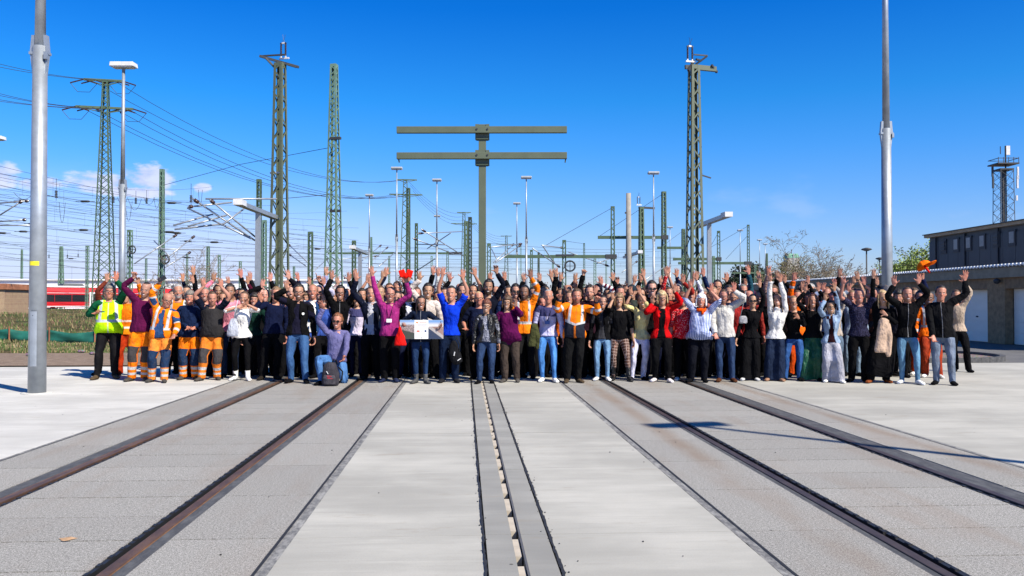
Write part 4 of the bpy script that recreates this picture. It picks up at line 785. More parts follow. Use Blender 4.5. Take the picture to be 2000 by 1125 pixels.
em = MB().box((0, 0, 0), (.15, .05, .07), taper=.85).mesh('roof_rib')
for i in range(min(300, nn)): link('roof_rib', em, 'roof_edge' if i == 0 else None, ga, (i*.22, .225, z1+.35))
MB().ball((29.0-25.0+1.2, .16, 2.25), (.12, .12, .10), None, 10, 8).build('wall_lamp', 'dark_steel', ga, True); MB().ball((14.2, .14, 2.25), (.10, .10, .08), None, 8, 6).build('wall_lamp', 'dark_steel', ga, True)
# dark clad building behind
b0, b1 = RT*30.2+FW*61, RT*30.6+FW*30; dv = (b1-b0).normalized(); L = (b1-b0).length; db = empty('clad_building', b0, atan2(dv.y, dv.x)); tag(db, 'dark blue-grey clad flat-roofed building with a row of small windows behind the garages', 'building')
HB = 6.15; MB().box((L/2, 6, HB/2), (L, 12, HB)).build('wall', 'cladding', db); 
MB().box((L/2, 6, HB+.08), (L+.5, 12.6, .20)).build('roof', 'fascia', db); MB().box((L/2, 6, HB+.20), (L+.6, 12.8, .06)).build('roof_edge', 'dark_steel', db)
pw = 1.28; pme = MB().box((0, 0, 0), (pw-.03, .04, 2.55)).mesh('cladding_panel'); pme2 = MB().box((0, 0, 0), (pw-.03, .045, 2.0)).mesh('cladding_panel')
for k in range(int(L/pw)):
    link('cladding_panel', pme, 'cladding' if k == 0 else None, db, (pw*(k+.5), -.03, 2.2)); link('cladding_panel', pme2, 'cladding' if k == 0 else None, db, (pw*(k+.5), -.03, 4.75))
for k in range(0, 9): MB().box((1.0+k*3.84*.98, -.09, 3.1), (.09, .1, 6.0)).build('downpipe' if k % 2 else 'rib', 'cladding_dark', db)
for k, (px, lou) in enumerate(((1845, 1), (1869, 0), (1893, 0), (1919, 0), (1946, 1), (1976, 0), (2006, 0), (2040, 0))):
    d = 30.2*F/(px-1000); xx = 61-d; wdt = .48
    f_ = MB().box((xx, -.075, 5.38), (wdt+.26, .06, .98)).build('window_frame', 'cladding_dark', db); MB().box((xx, -.11, 5.42), (wdt, .03, .68)).build('pane' if not lou else 'louvre', 'window_grey' if not lou else 'dark_steel', f_)
    if lou:
        for q in range(3): MB().box((xx, -.14, 5.2+q*.22), (wdt, .05, .12), m=None).build('louvre_blade', 'cladding', f_)
# radio tower on the right
rt_, RH, rw_ = lattice('dark radio lattice tower with antennas above the clad building', 1962, 330, 92, 1.75, 1.45, 'dark_steel', .75, group=None, leg=.075, name='radio_tower', cross=True)
d = 92
def zt(py): return CAMH+(590-py)*d/F
MB().box((0, 0, zt(330)/2), (.28, .28, zt(330))).build('cable_ladder', 'dark_steel', rt_)
MB().tube([(.25, 0, zt(335)), (.25, 0, zt(284))], .08, 8).build('top_pole', 'dark_steel', rt_); MB().box((.50, 0, zt(293)), (.42, .2, 1.0)).build('antenna', 'pale_box', rt_); MB().tube([(-.3, 0, zt(300)), (-.3, 0, zt(285))], .05, 6).build('antenna', 'dark_steel', rt_)
mb = MB(); zz = zt(318)
for z in (zt(320), zt(311)):
    for a_, b_ in (((-1.1, -1), (1.1, -1)), ((1.1, -1), (1.1, 1)), ((1.1, 1), (-1.1, 1)), ((-1.1, 1), (-1.1, -1))): mb.bar((*a_, z), (*b_, z), .06)
for x in (-1.1, -.55, 0, .55, 1.1): mb.bar((x, -1, zt(320)), (x, -1, zt(309)), .05)
mb.build('railing', 'dark_steel', rt_); MB().box((0, 0, zt(321)), (2.3, 2.1, .12)).build('platform', 'dark_steel', rt_)
for x, y0, y1 in ((-1.35, 326, 345), (-1.3, 345, 368), (1.4, 326, 350), (1.35, 343, 368), (1.25, 382, 392)): MB().box((x, -.3, (zt(y0)+zt(y1))/2), (.18, .15, zt(y0)-zt(y1))).build('antenna', 'pale_box' if x > 0 else 'cladding', rt_)
# distant tower block with green roof
tw = empty('tower_building', G(1546, 260), -YAW); tag(tw, 'distant grey concrete tower with a green copper roof behind the bare willow', 'building')
def zt2(py): return CAMH+(590-py)*260/F
MB().box((0, 0, zt2(503)/2), (3.6, 4, zt2(503))).build('wall', 'tower_concrete', tw); MB().box((-2.2, 0, zt2(512)/2), (.9, 3, zt2(512))).build('stair_shaft', 'cladding', tw); MB().box((0, 0, zt2(500)), (3.9, 4.2, 1.3), taper=.75).build('roof', 'copper_green', tw); MB().tube([(0, 0, zt2(497)), (0, 0, zt2(487))], .12, 5).build('mast', 'dark_steel', tw)
MB().box((-1.7, -2.05, zt2(507)), (.2, .1, .9)).build('window', 'train_glass', tw); MB().box((.0, -2.05, zt2(515)), (.3, .1, 6)).build('window', 'roof_grey', tw)
o = empty('glass_hall', G(1528, 150), -YAW); tag(o, 'flat white-roofed hall with a glazed front beneath the distant tower', 'building')
MB().box((0, 2, 3.3), (5.6, 5, 6.6)).build('wall', 'wall_white', o); MB().box((.2, -.55, 5.5), (4.6, .05, .9)).build('window', 'window_grey', o); MB().box((.2, 1.8, 6.75), (6.2, 5.8, .28)).build('roof', 'wall_white', o)
for x in (-1.6, 0, 1.6): MB().box((x, -.6, 3.0), (.8, .06, 1.2)).build('window', 'train_glass', o)
# houses / halls low along the horizon behind the crowd
for k, (px, d, w_, h_, m_) in enumerate(((330, 260, 40, 3.6, 'roof_grey'), (560, 300, 60, 3.4, 'stucco'), (820, 330, 50, 4.0, 'roof_grey'), (1080, 320, 60, 3.6, 'stucco'), (1330, 300, 50, 4.0, 'roof_grey'))):
    o = empty('hall', G(px, d), -YAW); tag(o, ('low grey hall far behind the left crowd', 'brown shed on the horizon behind the kneeling man', 'low grey hall beyond the twin masts', 'brown shed on the horizon behind the orange jacket', 'grey hall beyond the red blazer')[k], 'building', 'far halls'); MB().box((0, 0, h_/2), (w_, 10, h_)).build('wall', m_, o); MB().box((0, 0, h_+.15), (w_+1, 11, .3)).build('roof', 'roof_grey', o)
# trees
plain('bark', (.13, .10, .075), .9, var=.3, sc=6); plain('twig', (.19, .15, .10), .9, var=.3); plain('leaf_spring', (.20, .27, .05), .7, var=.4, sc=3); plain('leaf_dark', (.018, .035, .015), .8, var=.4, sc=2); plain('leaf_olive', (.14, .14, .045), .8, var=.4, sc=2); plain('leaf_brown', (.12, .08, .06), .8, var=.3)
def tree(name, label, px, d, H, W, leaf, nleaf, lsz, seed, depth=4, mr_=.018, droop=0.0, nlimb=7, group=None, trunk=.22, z0=0.0):
    rr = random.Random(seed); r = empty(name, G(px, d, z0)); tag(r, label, 'tree' if H > 3.2 else 'bush', group); tr = MB(); tw = MB(); tips = []
    tr.tube([(0, 0, -.2), (rr.uniform(-.1, .1), 0, H*.3), (rr.uniform(-.3, .3), 0, H*.75)], [trunk, trunk*.7, trunk*.25], 7)
    def grow(p_, dr_, L_, rad, lev):
        q_ = p_; pts = [p_]
        for _ in range(3): dr_ = (dr_+Vector((rr.gauss(0, .18), rr.gauss(0, .18), rr.gauss(0, .12)-droop*(1.2 if lev > 1 else .2)))).normalized(); q_ = q_+dr_*L_/3; pts.append(q_)
        (tr if lev == 0 else tw).tube(pts, [max(mr_, q_) for q_ in (rad, rad*.8, rad*.55, rad*.3)], 4 if lev else 5, False)
        if lev >= 1: tips.extend(pts[1:])
        if lev < depth:
            for _ in range(3 if lev < 2 else 2): 
                s_ = pts[rr.choice((1, 2, 3))]; grow(s_, (dr_+Vector((rr.gauss(0, .6), rr.gauss(0, .6), rr.gauss(.1, .4)))).normalized(), L_*.62, rad*.5, lev+1)
    for k in range(nlimb):
        a_ = 2*pi*k/nlimb+rr.uniform(-.4, .4); zz = H*rr.uniform(.22, .7); el = rr.uniform(.3, 1.2); grow(Vector((0, 0, zz)), Vector((cos(a_)*cos(el), sin(a_)*cos(el), sin(el))), W*rr.uniform(.38, .62), trunk*.35, 0)
    tr.build('trunk', 'bark', r, True); o = tw.build('twigs', 'twig', r); o['kind'] = 'stuff'
    if leaf:
        mb = MB()
        for k in range(nleaf):
            p_ = rr.choice(tips)+Vector((rr.gauss(0, .28), rr.gauss(0, .28), rr.gauss(0, .24)))*(W/5); s_ = lsz*rr.uniform(.5, 1.4); a_ = Vector((rr.gauss(0, 1), rr.gauss(0, 1), rr.gauss(0, 1))).normalized(); b_ = a_.cross(Vector((rr.gauss(0, 1), rr.gauss(0, 1), rr.gauss(0, 1)))).normalized()
            mb.add([p_+a_*s_, p_+b_*s_*.6, p_-a_*s_, p_-b_*s_*.6], [(0, 1, 2, 3)])
        o = link('crown', mb.mesh('crown', fix=False), leaf, r); o['kind'] = 'stuff'
tree('willow_tree', 'tall bare willow with hanging olive twigs left of the garages', 1572, 120, 6.9, 7.2, 'leaf_olive', 1500, .09, 3, depth=5, droop=.07, nlimb=14)
tree('bush', 'olive bush at the foot of the bare willow', 1530, 118, 5.0, 6.5, 'leaf_olive', 1800, .10, 5, 4, nlimb=10, group='bushes left of the garages'); tree('bush', 'bare dark shrub right of the bare willow', 1608, 112, 4.9, 6.5, 'leaf_brown', 700, .07, 6, 5, nlimb=9); tree('bush', 'small bare shrub at the start of the garage roof', 1635, 105, 4.2, 5, 'leaf_brown', 300, .07, 8, 5)
tree('budding_tree', 'rounded tree in fresh yellow-green leaf behind the garage roof', 1783, 88, 5.1, 5.0, 'leaf_spring', 9000, .11, 10, 4, nlimb=12); tree('budding_tree', 'smaller yellow-green tree right of the big pole', 1757, 92, 4.6, 3.8, 'leaf_spring', 2600, .10, 12, 3); tree('budding_tree', 'reddish-brown budding tree next to the clad building', 1818, 86, 5.0, 4.4, 'leaf_brown', 3200, .09, 14, 4, nlimb=9)
for k, (px, h_, w_) in enumerate(((1432, 5.2, 3), (1448, 6.6, 4), (1462, 7.4, 5), (1478, 6.8, 4.5), (1494, 5.8, 4), (1510, 5.0, 3.2))):
    tree('conifer', ('lowest dark conifer at the left end of its row', 'dark conifer left of the last tall mast', 'tallest dark conifer behind the last tall mast', 'dark conifer right of the tall one', 'dark conifer under the distant lamps', 'dark conifer by the glass hall')[k], px, 150, h_, w_, 'leaf_dark', 2600, .22, 20+k, 3, nlimb=9, group='dark conifers')
for k, (px, d, h_, w_) in enumerate(((395, 42, 4.0, 2.6), (360, 44, 3.2, 2.2), (420, 60, 3.5, 2.5), (300, 55, 2.8, 2))):
    tree('bare_shrub', ('leafless tall shrub behind the white-bearded man', 'leafless shrub left of the tall one behind the raised phone', 'sparse leafless shrub over the pink sweater', 'thin leafless shrub under the light green mast')[k], px, d, h_, w_, None, 0, .1, 40+k, 4, .006, group='leafless shrubs in the yard', trunk=.05, nlimb=7)
for k in range(16):
    px = 40+k*92+random.uniform(-30, 30); tree('far_bush', 'low greyish bush on the horizon of the yard', px, 240, random.uniform(2.5, 4.5), 8, 'leaf_brown', 500, .4, 60+k, 2, group='greyish bushes on the horizon', trunk=.15, nlimb=5)
# ================================================================== people kit: templates in a T pose, posed by weights
def sst(x, a, b):
    t = np.clip((x-a)/(b-a), 0, 1); return t*t*(3-2*t)
SHX, SHZ, ELX, WRX = .185, 1.455, .475, .73
FING = []     # base, direction, length, radius in the left hand (palm faces -y, fingers +x, thumb +z)
for (z0, dz, L, r) in ((.030, .20, .074, .0088), (.0105, .06, .083, .0092), (-.0095, -.07, .077, .0089), (-.028, -.22, .062, .0079)):
    d = Vector((1, 0, dz)).normalized(); FING.append((Vector((.815, 0, SHZ+z0)), d, L, r))
FING.append((Vector((.757, -.004, SHZ+.030)), Vector((.62, -.08, .78)).normalized(), .070, .0108))
def remesh(mb, vox, tris, name, smooth_it=2, noise_amp=0.0, seed=0, shade=True):
    me = mb.mesh(name); o = bpy.data.objects.new(name, me); C.objects.link(o)
    r = o.modifiers.new('r', 'REMESH'); r.mode = 'VOXEL'; r.voxel_size = vox; r.adaptivity = 0
    if smooth_it: s_ = o.modifiers.new('s', 'SMOOTH'); s_.factor = .5; s_.iterations = smooth_it
    dg = bpy.context.evaluated_depsgraph_get(); m2 = bpy.data.meshes.new_from_object(o.evaluated_get(dg))
    n = len(m2.polygons)*2
    o2 = bpy.data.objects.new(name, m2); C.objects.link(o2)
    dm = o2.modifiers.new('d', 'DECIMATE'); dm.ratio = min(1, tris/n)
    dg = bpy.context.evaluated_depsgraph_get(); m3 = bpy.data.meshes.new_from_object(o2.evaluated_get(dg))
    bpy.data.objects.remove(o); bpy.data.objects.remove(o2); bpy.data.meshes.remove(me); bpy.data.meshes.remove(m2)
    m3.name = name
    if noise_amp:
        v = co(m3); nn = np.zeros(len(m3.vertices)*3); m3.vertex_normals.foreach_get('vector', nn); nn = nn.reshape(-1, 3)
        for i in range(len(v)):
            p = Vector(v[i])*7+Vector((seed, 0, 0)); k = noise.noise(p)+.6*noise.noise(Vector((p.x*2, p.y*2, p.z*1.1)))
            if v[i][2] > .12: v[i] += nn[i]*k*noise_amp
        m3.vertices.foreach_set('co', v.ravel())
    setrest(m3)
    m3.polygons.foreach_set('use_smooth', [shade]*len(m3.polygons)); return m3
def co(me):
    a = np.zeros(len(me.vertices)*3, dtype=np.float64); me.vertices.foreach_get('co', a); return a.reshape(-1, 3)
def setrest(me):
    at = me.attributes.new('rest', 'FLOAT_VECTOR', 'POINT'); at.data.foreach_set('vector', co(me).astype(np.float32).ravel())
TORSO = [(.80, .075, .040, .02), (.845, .13, .078, .014), (.88, .160, .100, .008), (.93, .170, .112, .008), (1.0, .155, .104, .002), (1.08, .140, .098, -.002), (1.2, .150, .108, -.004), (1.32, .166, .115, 0), (1.40, .160, .105, .004), (1.455, .135, .085, .008), (1.485, .098, .074, .012), (1.515, .066, .062, .014)]
def torso_rings(mb, inf=0.0, z0=0, z1=9, wide=0.0, hemx=0.0):
    rs = []
    def at(z):
        for (a, b) in zip(TORSO, TORSO[1:]):
            if a[0] <= z <= b[0]:
                k = (z-a[0])/(b[0]-a[0]); return tuple(a[i]*(1-k)+b[i]*k for i in range(4))
        e = TORSO[0] if z < TORSO[0][0] else TORSO[-1]; return (z,)+e[1:]
    zs = [t_[0] for t_ in TORSO if z0 < t_[0] < z1]
    if z0: zs = [z0]+zs
    if z1 < 9: zs = zs+[z1]
    for z in zs:
        _, a, b, yc = at(z); k = (inf if z < 1.42 else inf*.6) + (hemx*float(sst(np.array(z), 1.12, .93))); rs.append((0, yc, z, a+k+wide*sst(np.array(z), 1.3, .9)*1.0, b+k+wide*.8*float(sst(np.array(z), 1.3, .9)), 'z'))
    mb.rings(rs, 22)
def limbs_x(mb, s, xs):       # arm loft along x: (x, r_y, r_z)
    mb.rings([(s*x, yy, SHZ, a, b, 'x') for (x, a, b, yy) in xs], 14)
def tm_body():
    mb = MB()
    torso_rings(mb)
    mb.rings([(0, .014, 1.43, .068, .064, 'z'), (0, .016, 1.5, .062, .062, 'z'), (0, .014, 1.56, .057, .06, 'z'), (0, .008, 1.64, .05, .055, 'z')], 14)
    hd = [(1.552, .022, .026, -.062), (1.566, .038, .045, -.045), (1.585, .050, .066, -.026), (1.61, .059, .082, -.010), (1.64, .066, .09, -.002), (1.67, .071, .096, .002), (1.70, .075, .099, .006), (1.73, .076, .098, .008), (1.757, .068, .088, .01), (1.776, .050, .066, .011), (1.787, .026, .036, .012)]
    mb.rings([(0, yc, z, a, b, 'z') for z, a, b, yc in hd], 20)
    mb.ball((0, -.100, 1.640), (.014, .016, .012)); mb.ball((0, -.094, 1.655), (.010, .013, .022))
    mb.ball((0, -.083, 1.603), (.026, .012, .009)); mb.ball((0, -.078, 1.568), (.02, .014, .012)); mb.ball((0, -.086, 1.692), (.05, .012, .008))
    for s in (-1, 1):
        mb.ball((s*.085, .018, 1.468), (.085, .050, .045)); mb.ball((s*.076, .008, 1.655), (.011, .018, .030)); mb.ball((s*.042, -.060, 1.637), (.02, .018, .018))
        limbs_x(mb, s, [(.10, .06, .055, .004), (.16, .062, .062, .004), (.20, .056, .058, .003), (.27, .047, .050, 0), (.36, .043, .045, 0), (.45, .039, .039, 0), (.50, .040, .040, 0), (.55, .041, .040, 0), (.64, .033, .033, 0), (.71, .025, .028, 0), (.735, .022, .028, 0)])
        mb.rings([(s*x, 0, SHZ, a, b, 'x') for (x, a, b) in ((.72, .021, .027), (.745, .018, .033), (.78, .016, .041), (.81, .0135, .043), (.828, .010, .040))], 14)
        mb.ball((s*.765, -.010, SHZ+.022), (.026, .012, .018))
        for (b, d, L, r) in FING:
            b2 = Vector((b.x*s, b.y, b.z)); d2 = Vector((d.x*s, d.y, d.z))
            mb.tube([b2-d2*.02, b2, b2+d2*L*.5, b2+d2*L*.9, b2+d2*L], [r*.95, r, r*.93, r*.82, r*.4], 8)
        mb.rings([(s*x, y, z, a, b, 'z') for (x, y, z, a, b) in ((.088, .005, .93, .082, .10), (.092, .004, .84, .084, .095), (.097, .002, .72, .074, .082), (.1, 0, .60, .063, .069), (.1, -.002, .50, .053, .058), (.1, .006, .44, .051, .056), (.1, .014, .35, .052, .058), (.1, .012, .24, .042, .046), (.1, .010, .13, .034, .038), (.1, .010, .07, .036, .042), (.1, .008, .03, .035, .042))], 14)
        mb.rings([(s*x, y, z, a, b, 'y') for (x, y, z, a, b) in ((.1, .055, .035, .024, .028), (.1, .03, .042, .034, .038), (.1, -.03, .045, .038, .042), (.105, -.09, .034, .044, .030), (.108, -.15, .025, .044, .022), (.108, -.185, .02, .03, .016))], 12)
    return remesh(mb, .0068, 7600, 'body', 1)
def sleeves(mb, end, inf, cuff=None):
    for s in (-1, 1):
        xs = [(.10, .062, .055, .004), (.16, .064, .064, .004), (.20, .060, .062, .003), (.27, .053, .056, 0), (.36, .049, .051, 0), (.45, .046, .046, 0), (.50, .046, .046, 0), (.55, .045, .044, 0), (.64, .039, .039, 0), (.71, .033, .035, 0)]
        out = []
        for (x, a, b, yy) in xs:
            if x < end-.03: out.append((x, a+inf*(.55 if x < .24 else .8), b+inf*(.4 if x < .24 else .8), yy))
        a, b = out[-1][1], out[-1][2]
        out += [(end-.012, a*(.92 if end > .6 else 1.04), b*(.92 if end > .6 else 1.04), 0), (end, a*(.86 if end > .6 else 1.05), b*(.86 if end > .6 else 1.05), 0)]
        limbs_x(mb, s, out)
def tm_top(name, inf, end, hem, wide=0.0, neck=1.475, collar=0.0, tris=4200, seed=0, amp=.007, hood=False):
    mb = MB(); torso_rings(mb, inf, hem, neck, wide, .016)
    for s in (-1, 1): mb.ball((s*.085, .016, 1.466), (.085+inf*.8, .055+inf*.8, .045+inf*.6))
    if end: sleeves(mb, end, inf)
    if collar:
        mb.rings([(0, .012, 1.44, .085+collar, .080+collar, 'z'), (0, .010, 1.49, .070+collar, .070+collar, 'z'), (0, .004, 1.525, .066+collar, .070+collar, 'z')], 16)
    if hood: mb.ball((0, .085, 1.47), (.11, .06, .06))
    return remesh(mb, .011, tris, name, 3, amp, seed)
def tm_open(src, gap0, gap1, name):       # a jacket cut open down the front
    bm = bmesh.new(); bm.from_mesh(src)
    def half(z): return gap0+(gap1-gap0)*(1.5-z)/.6
    dl = [f for f in bm.faces if f.calc_center_median().y < -.015 and abs(f.calc_center_median().x) < half(f.calc_center_median().z)]
    dl += [f for f in bm.faces if f not in dl and f.normal.z < -.8 and f.calc_center_median().z < .9 and abs(f.calc_center_median().x) < .16]
    bmesh.ops.delete(bm, geom=dl, context='FACES')
    me = bpy.data.meshes.new(name); bm.to_mesh(me); bm.free()
    o = bpy.data.objects.new(name, me); C.objects.link(o); s_ = o.modifiers.new('s', 'SOLIDIFY'); s_.thickness = .008; s_.offset = -1
    dg = bpy.context.evaluated_depsgraph_get(); m2 = bpy.data.meshes.new_from_object(o.evaluated_get(dg)); bpy.data.objects.remove(o); bpy.data.meshes.remove(me)
    m2.name = name; return m2
def tm_legs(name, k, hemr, top=1.02, hem=.045, seed=0, amp=.006, tris=3600, skirt=None):
    mb = MB(); torso_rings(mb, .010, .81, top)
    for s in (-1, 1):
        base = [(.082, .005, .95, .078, .098), (.092, .004, .84, .091, .103), (.1, .002, .72, .083, .090), (.1, 0, .60, .071, .076), (.1, -.002, .50, .063, .067), (.1, .010, .35, .058, .063), (.1, .010, .2, .050, .054), (.1, .008, hem, .046, .052)]
        rs = []
        for (x, y, z, a, b) in base:
            f = float(sst(np.array(z), .85, .1)); g = max(0.0, k); add = g*(1-f)*.5+hemr*f + (k if z < .8 else 0)*.5
            rs.append((s*x, y, z, a+add, b+add, 'z'))
        mb.rings(rs, 16)
    if skirt: mb.rings([(0, .004, z, a, b, 'z') for z, a, b in skirt], 26)
    return remesh(mb, .011, tris, name, 2, amp, seed)
def tm_shoe(name, boot=False, s=1):
    mb = MB()
    mb.rings([(s*x, y, z, a, b, 'y') for (x, y, z, a, b) in ((.1, .072, .045, .026, .034), (.1, .055, .046, .036, .044), (.1, 0, .052, .042, .050), (.103, -.06, .043, .046, .040), (.107, -.12, .034, .050, .031), (.110, -.17, .030, .046, .027), (.110, -.205, .026, .03, .02))], 16)
    if boot: mb.rings([(s*.1, .008, .05, .05, .06, 'z'), (s*.1, .01, .12, .048, .056, 'z'), (s*.1, .012, .20 if boot == 1 else .40, .053, .058, 'z')], 14)
    m = remesh(mb, .008, 500, name, 1)
    v = co(m); v[:, 2] = np.maximum(v[:, 2], .002); m.vertices.foreach_set('co', v.ravel()); m.attributes['rest'].data.foreach_set('vector', v.astype(np.float32).ravel()); return m
def skull(a, b, sc=1.0):     # direction on the head -> surface point; a azimuth (0 = front), b elevation
    cx, cy, cz = 0, .008, 1.685
    d = Vector((sin(a)*cos(b), -cos(a)*cos(b), sin(b))); return Vector((cx+d.x*.0785*sc, cy+d.y*.1025*sc, cz+d.z*.108*sc))
def tm_hair(name, line, thick, seed=0, amp=.004, curtain=None, top=True, bun=False, part=0):
    mb = MB(); nu, nv = 36, 18; vs = []
    for i in range(nv+1):
        b = pi/2 - i/nv*(pi*.80)
        for k in range(nu):
            a = 2*pi*k/nu; aa = a if a < pi else 2*pi-a
            z = skull(a, b).z; m = line(aa, z)
            th = thick*(1+.35*noise.noise(Vector((sin(a)*3+seed, cos(a)*3, b*3))))+amp*noise.noise(Vector((sin(a)*9+seed, cos(a)*9, b*9)))
            vs.append(skull(a, b, .90 + m*(.10+th/.1)))
    fs = [(i*nu+k, (i+1)*nu+k, (i+1)*nu+(k+1) % nu, i*nu+(k+1) % nu) for i in range(nv) for k in range(nu)]
    mb.add(vs, fs)
    if curtain:             # hanging hair: (open angle, bottom z, flare)
        a0, zb, fl = curtain; nz = 12; na = 30; vs = []; 
        for layer in (0, 1):
            for i in range(nz+1):
                z = 1.735+(zb-1.735)*i/nz
                for k in range(na+1):
                    a = a0+(2*pi-2*a0)*k/na; q = i/nz
                    r = 1.0+thick/.1+fl*q*(1+.3*noise.noise(Vector((a*3, z*9, seed))))+.05*noise.noise(Vector((a*8, z*6, seed+3)))*q
                    r = r*(1-.10*(q**4)) - layer*.17
                    cx = sin(a)*.080*r; cy = .008-cos(a)*.104*r
                    if z < 1.58: cy = cy*.9+.01
                    vs.append((cx, cy, z+.012*noise.noise(Vector((a*5, 1, seed)))*q))
        m_ = (nz+1)*(na+1); fs = []
        for i in range(nz):
            for k in range(na):
                p = i*(na+1)+k; fs.append((p, p+1, p+na+2, p+na+1)); fs.append((m_+p, m_+p+na+1, m_+p+na+2, m_+p+1))
        for i in range(nz):
            for k in (0, na): p = i*(na+1)+k; fs.append((p, p+na+1, m_+p+na+1, m_+p))
        for k in range(na): p = nz*(na+1)+k; fs.append((p, p+1, m_+p+1, m_+p))
        mb.add(vs, fs)
    if bun: mb.ball((0, .135, 1.70), (.04, .04, .038))
    me = mb.mesh(name, True); setrest(me); return me
def hl_short(aa, z):     # hair line: forehead, temples, ears, nape
    lim = 1.745 if aa < .75 else (1.735-.0*(aa-.75) if aa < 1.05 else (1.69 if aa < 1.35 else (1.665 if aa < 1.9 else 1.60)))
    return float(np.clip((z-lim)/.012, 0, 1))
def hl_fringe(aa, z):
    lim = 1.712 if aa < .8 else (1.70 if aa < 1.1 else (1.655 if aa < 1.7 else 1.585)); return float(np.clip((z-lim)/.012, 0, 1))
def hl_reced(aa, z):
    lim = 1.772 if aa < .5 else (1.765 if aa < 1.0 else (1.70 if aa < 1.3 else (1.665 if aa < 1.9 else 1.60))); return float(np.clip((z-lim)/.012, 0, 1))
def hl_bald(aa, z):
    if aa < 1.25: return 0
    return float(np.clip((z-(1.665 if aa < 1.9 else 1.60))/.012, 0, 1)*np.clip((1.735-z)/.012, 0, 1))
T = {}
def init_templates():
    T['body'] = tm_body()
    T['sweater'] = tm_top('sweater', .011, .715, .90, .006, seed=1, amp=.011)
    T['shirt'] = tm_top('shirt', .010, .715, .88, .012, neck=1.485, collar=.004, seed=2, amp=.012)
    T['blouse'] = tm_top('blouse', .012, .50, .86, .012, seed=8, amp=.012)
    T['tee'] = tm_top('tee', .012, .385, .89, .008, seed=3, amp=.011)
    T['jacket'] = tm_top('jacket', .020, .72, .86, .010, neck=1.48, collar=.014, seed=4, amp=.014)
    T['hoodie'] = tm_top('hoodie', .022, .72, .88, .010, neck=1.48, collar=.02, seed=6, amp=.015, hood=True)
    T['open_jacket'] = tm_open(T['jacket'], .022, .085, 'open_jacket')
    T['suit'] = tm_open(tm_top('suit', .019, .72, .84, .008, neck=1.48, seed=9, amp=.006), .05, .075, 'suit')
    T['vest'] = tm_top('vest', .024, 0, .86, .012, neck=1.47, tris=2400, seed=5)
    T['long_top'] = tm_top('long_top', .018, .715, .78, .03, seed=7, amp=.008)
    T['trousers'] = tm_legs('trousers', .012, .012, seed=1, amp=.013)
    T['slim'] = tm_legs('slim', .001, -.004, seed=2, amp=.007)
    T['jeans'] = tm_legs('jeans', .004, .006, seed=3, amp=.011)
    T['wide'] = tm_legs('wide', .012, .058, hem=.025, seed=4, amp=.013)
    T['work'] = tm_legs('work', .018, .018, seed=5, amp=.017, top=1.05)
    T['dress'] = tm_legs('dress', .01, .02, seed=6, amp=.01, skirt=[(1.03, .165, .12), (.9, .19, .135), (.6, .205, .15), (.3, .215, .165), (.16, .22, .17)])
    for s, n in ((-1, 'r'), (1, 'l')):
        T['shoe'+n] = tm_shoe('shoe', False, s); T['boot'+n] = tm_shoe('boot', 1, s); T['tall'+n] = tm_shoe('boot', 2, s)
    T['h_short'] = tm_hair('hair', hl_short, .010, 1)
    T['h_full'] = tm_hair('hair', hl_short, .020, 2, .012)
    T['h_crop'] = tm_hair('hair', hl_short, .004, 3, .001)
    T['h_reced'] = tm_hair('hair', hl_reced, .008, 4)
    T['h_bald'] = tm_hair('hair', hl_bald, .006, 5)
    T['h_pony'] = tm_hair('hair', hl_short, .010, 6, bun=True)
    T['h_bob'] = tm_hair('hair', hl_fringe, .018, 7, .008, curtain=(.95, 1.575, .22))
    T['h_long'] = tm_hair('hair', hl_short, .014, 8, .008, curtain=(.95, 1.44, .20))
    T['h_wave'] = tm_hair('hair', hl_short, .018, 9, .016, curtain=(.9, 1.50, .42))
    T['h_pixie'] = tm_hair('hair', hl_fringe, .018, 10, .014)
    # spectacles, cap, scarf, bits
    for nm, rr, lens in (('glasses', .0215, False), ('shades', .026, True)):
        mb = MB()
        for s in (-1, 1):
            cx = s*.032
            if lens: mb.rings([(cx, -.113, 1.668, .027, .020, 'y'), (cx, -.109, 1.668, .027, .020, 'y')], 12)
            else: mb.tube([(cx+.024*cos(a), -.112, 1.668+.018*sin(a)) for a in [2*pi*i/12 for i in range(13)]], .0024, 5, False)
            mb.bar((s*.056, -.108, 1.672), (s*.082, .01, 1.668), .004, .005)
        mb.bar((-.01, -.113, 1.674), (.01, -.113, 1.674), .004, .005)
        me = mb.mesh(nm); setrest(me); T[nm] = me
    mb = MB(); nu = 24; vs = [skull(2*pi*k/nu, pi/2-i/8*pi*.46, 1.11) for i in range(9) for k in range(nu)]
    mb.add(vs, [(i*nu+k, (i+1)*nu+k, (i+1)*nu+(k+1) % nu, i*nu+(k+1) % nu) for i in range(8) for k in range(nu)])
    pk = []
    for i in range(5):
        for k in range(9):
            a = -.85+1.7*k/8; q = i/4; p = skull(a, .18, 1.10); pk.append((p.x*(1+.0*q), p.y-.075*q*cos(a*.9), p.z-.012*q-.006*abs(a)*q))
    pk += [(x, y, z-.004) for x, y, z in pk]
    fs = [(i*9+k, i*9+k+1, (i+1)*9+k+1, (i+1)*9+k) for i in range(4) for k in range(8)]; fs += [tuple(45+j for j in f[::-1]) for f in fs]
    fs += [(i, i+1, 46+i, 45+i) for i in range(36, 44)]
    mb.add(pk, fs); me = mb.mesh('cap', True); setrest(me); T['cap'] = me
    mb = MB(); mb.tube([(.088*cos(a)*(1+.06*sin(5*a)), -.012+.088*sin(a), 1.50+.018*sin(a)+.012*sin(3*a)) for a in [2*pi*i/22 for i in range(23)]], .034, 10, False)
    mb.tube([(.02, -.11, 1.49), (.035, -.135, 1.44), (.03, -.13, 1.40)], [.03, .035, .02], 8)
    me = mb.mesh('scarf', True); setrest(me); T['scarf'] = me
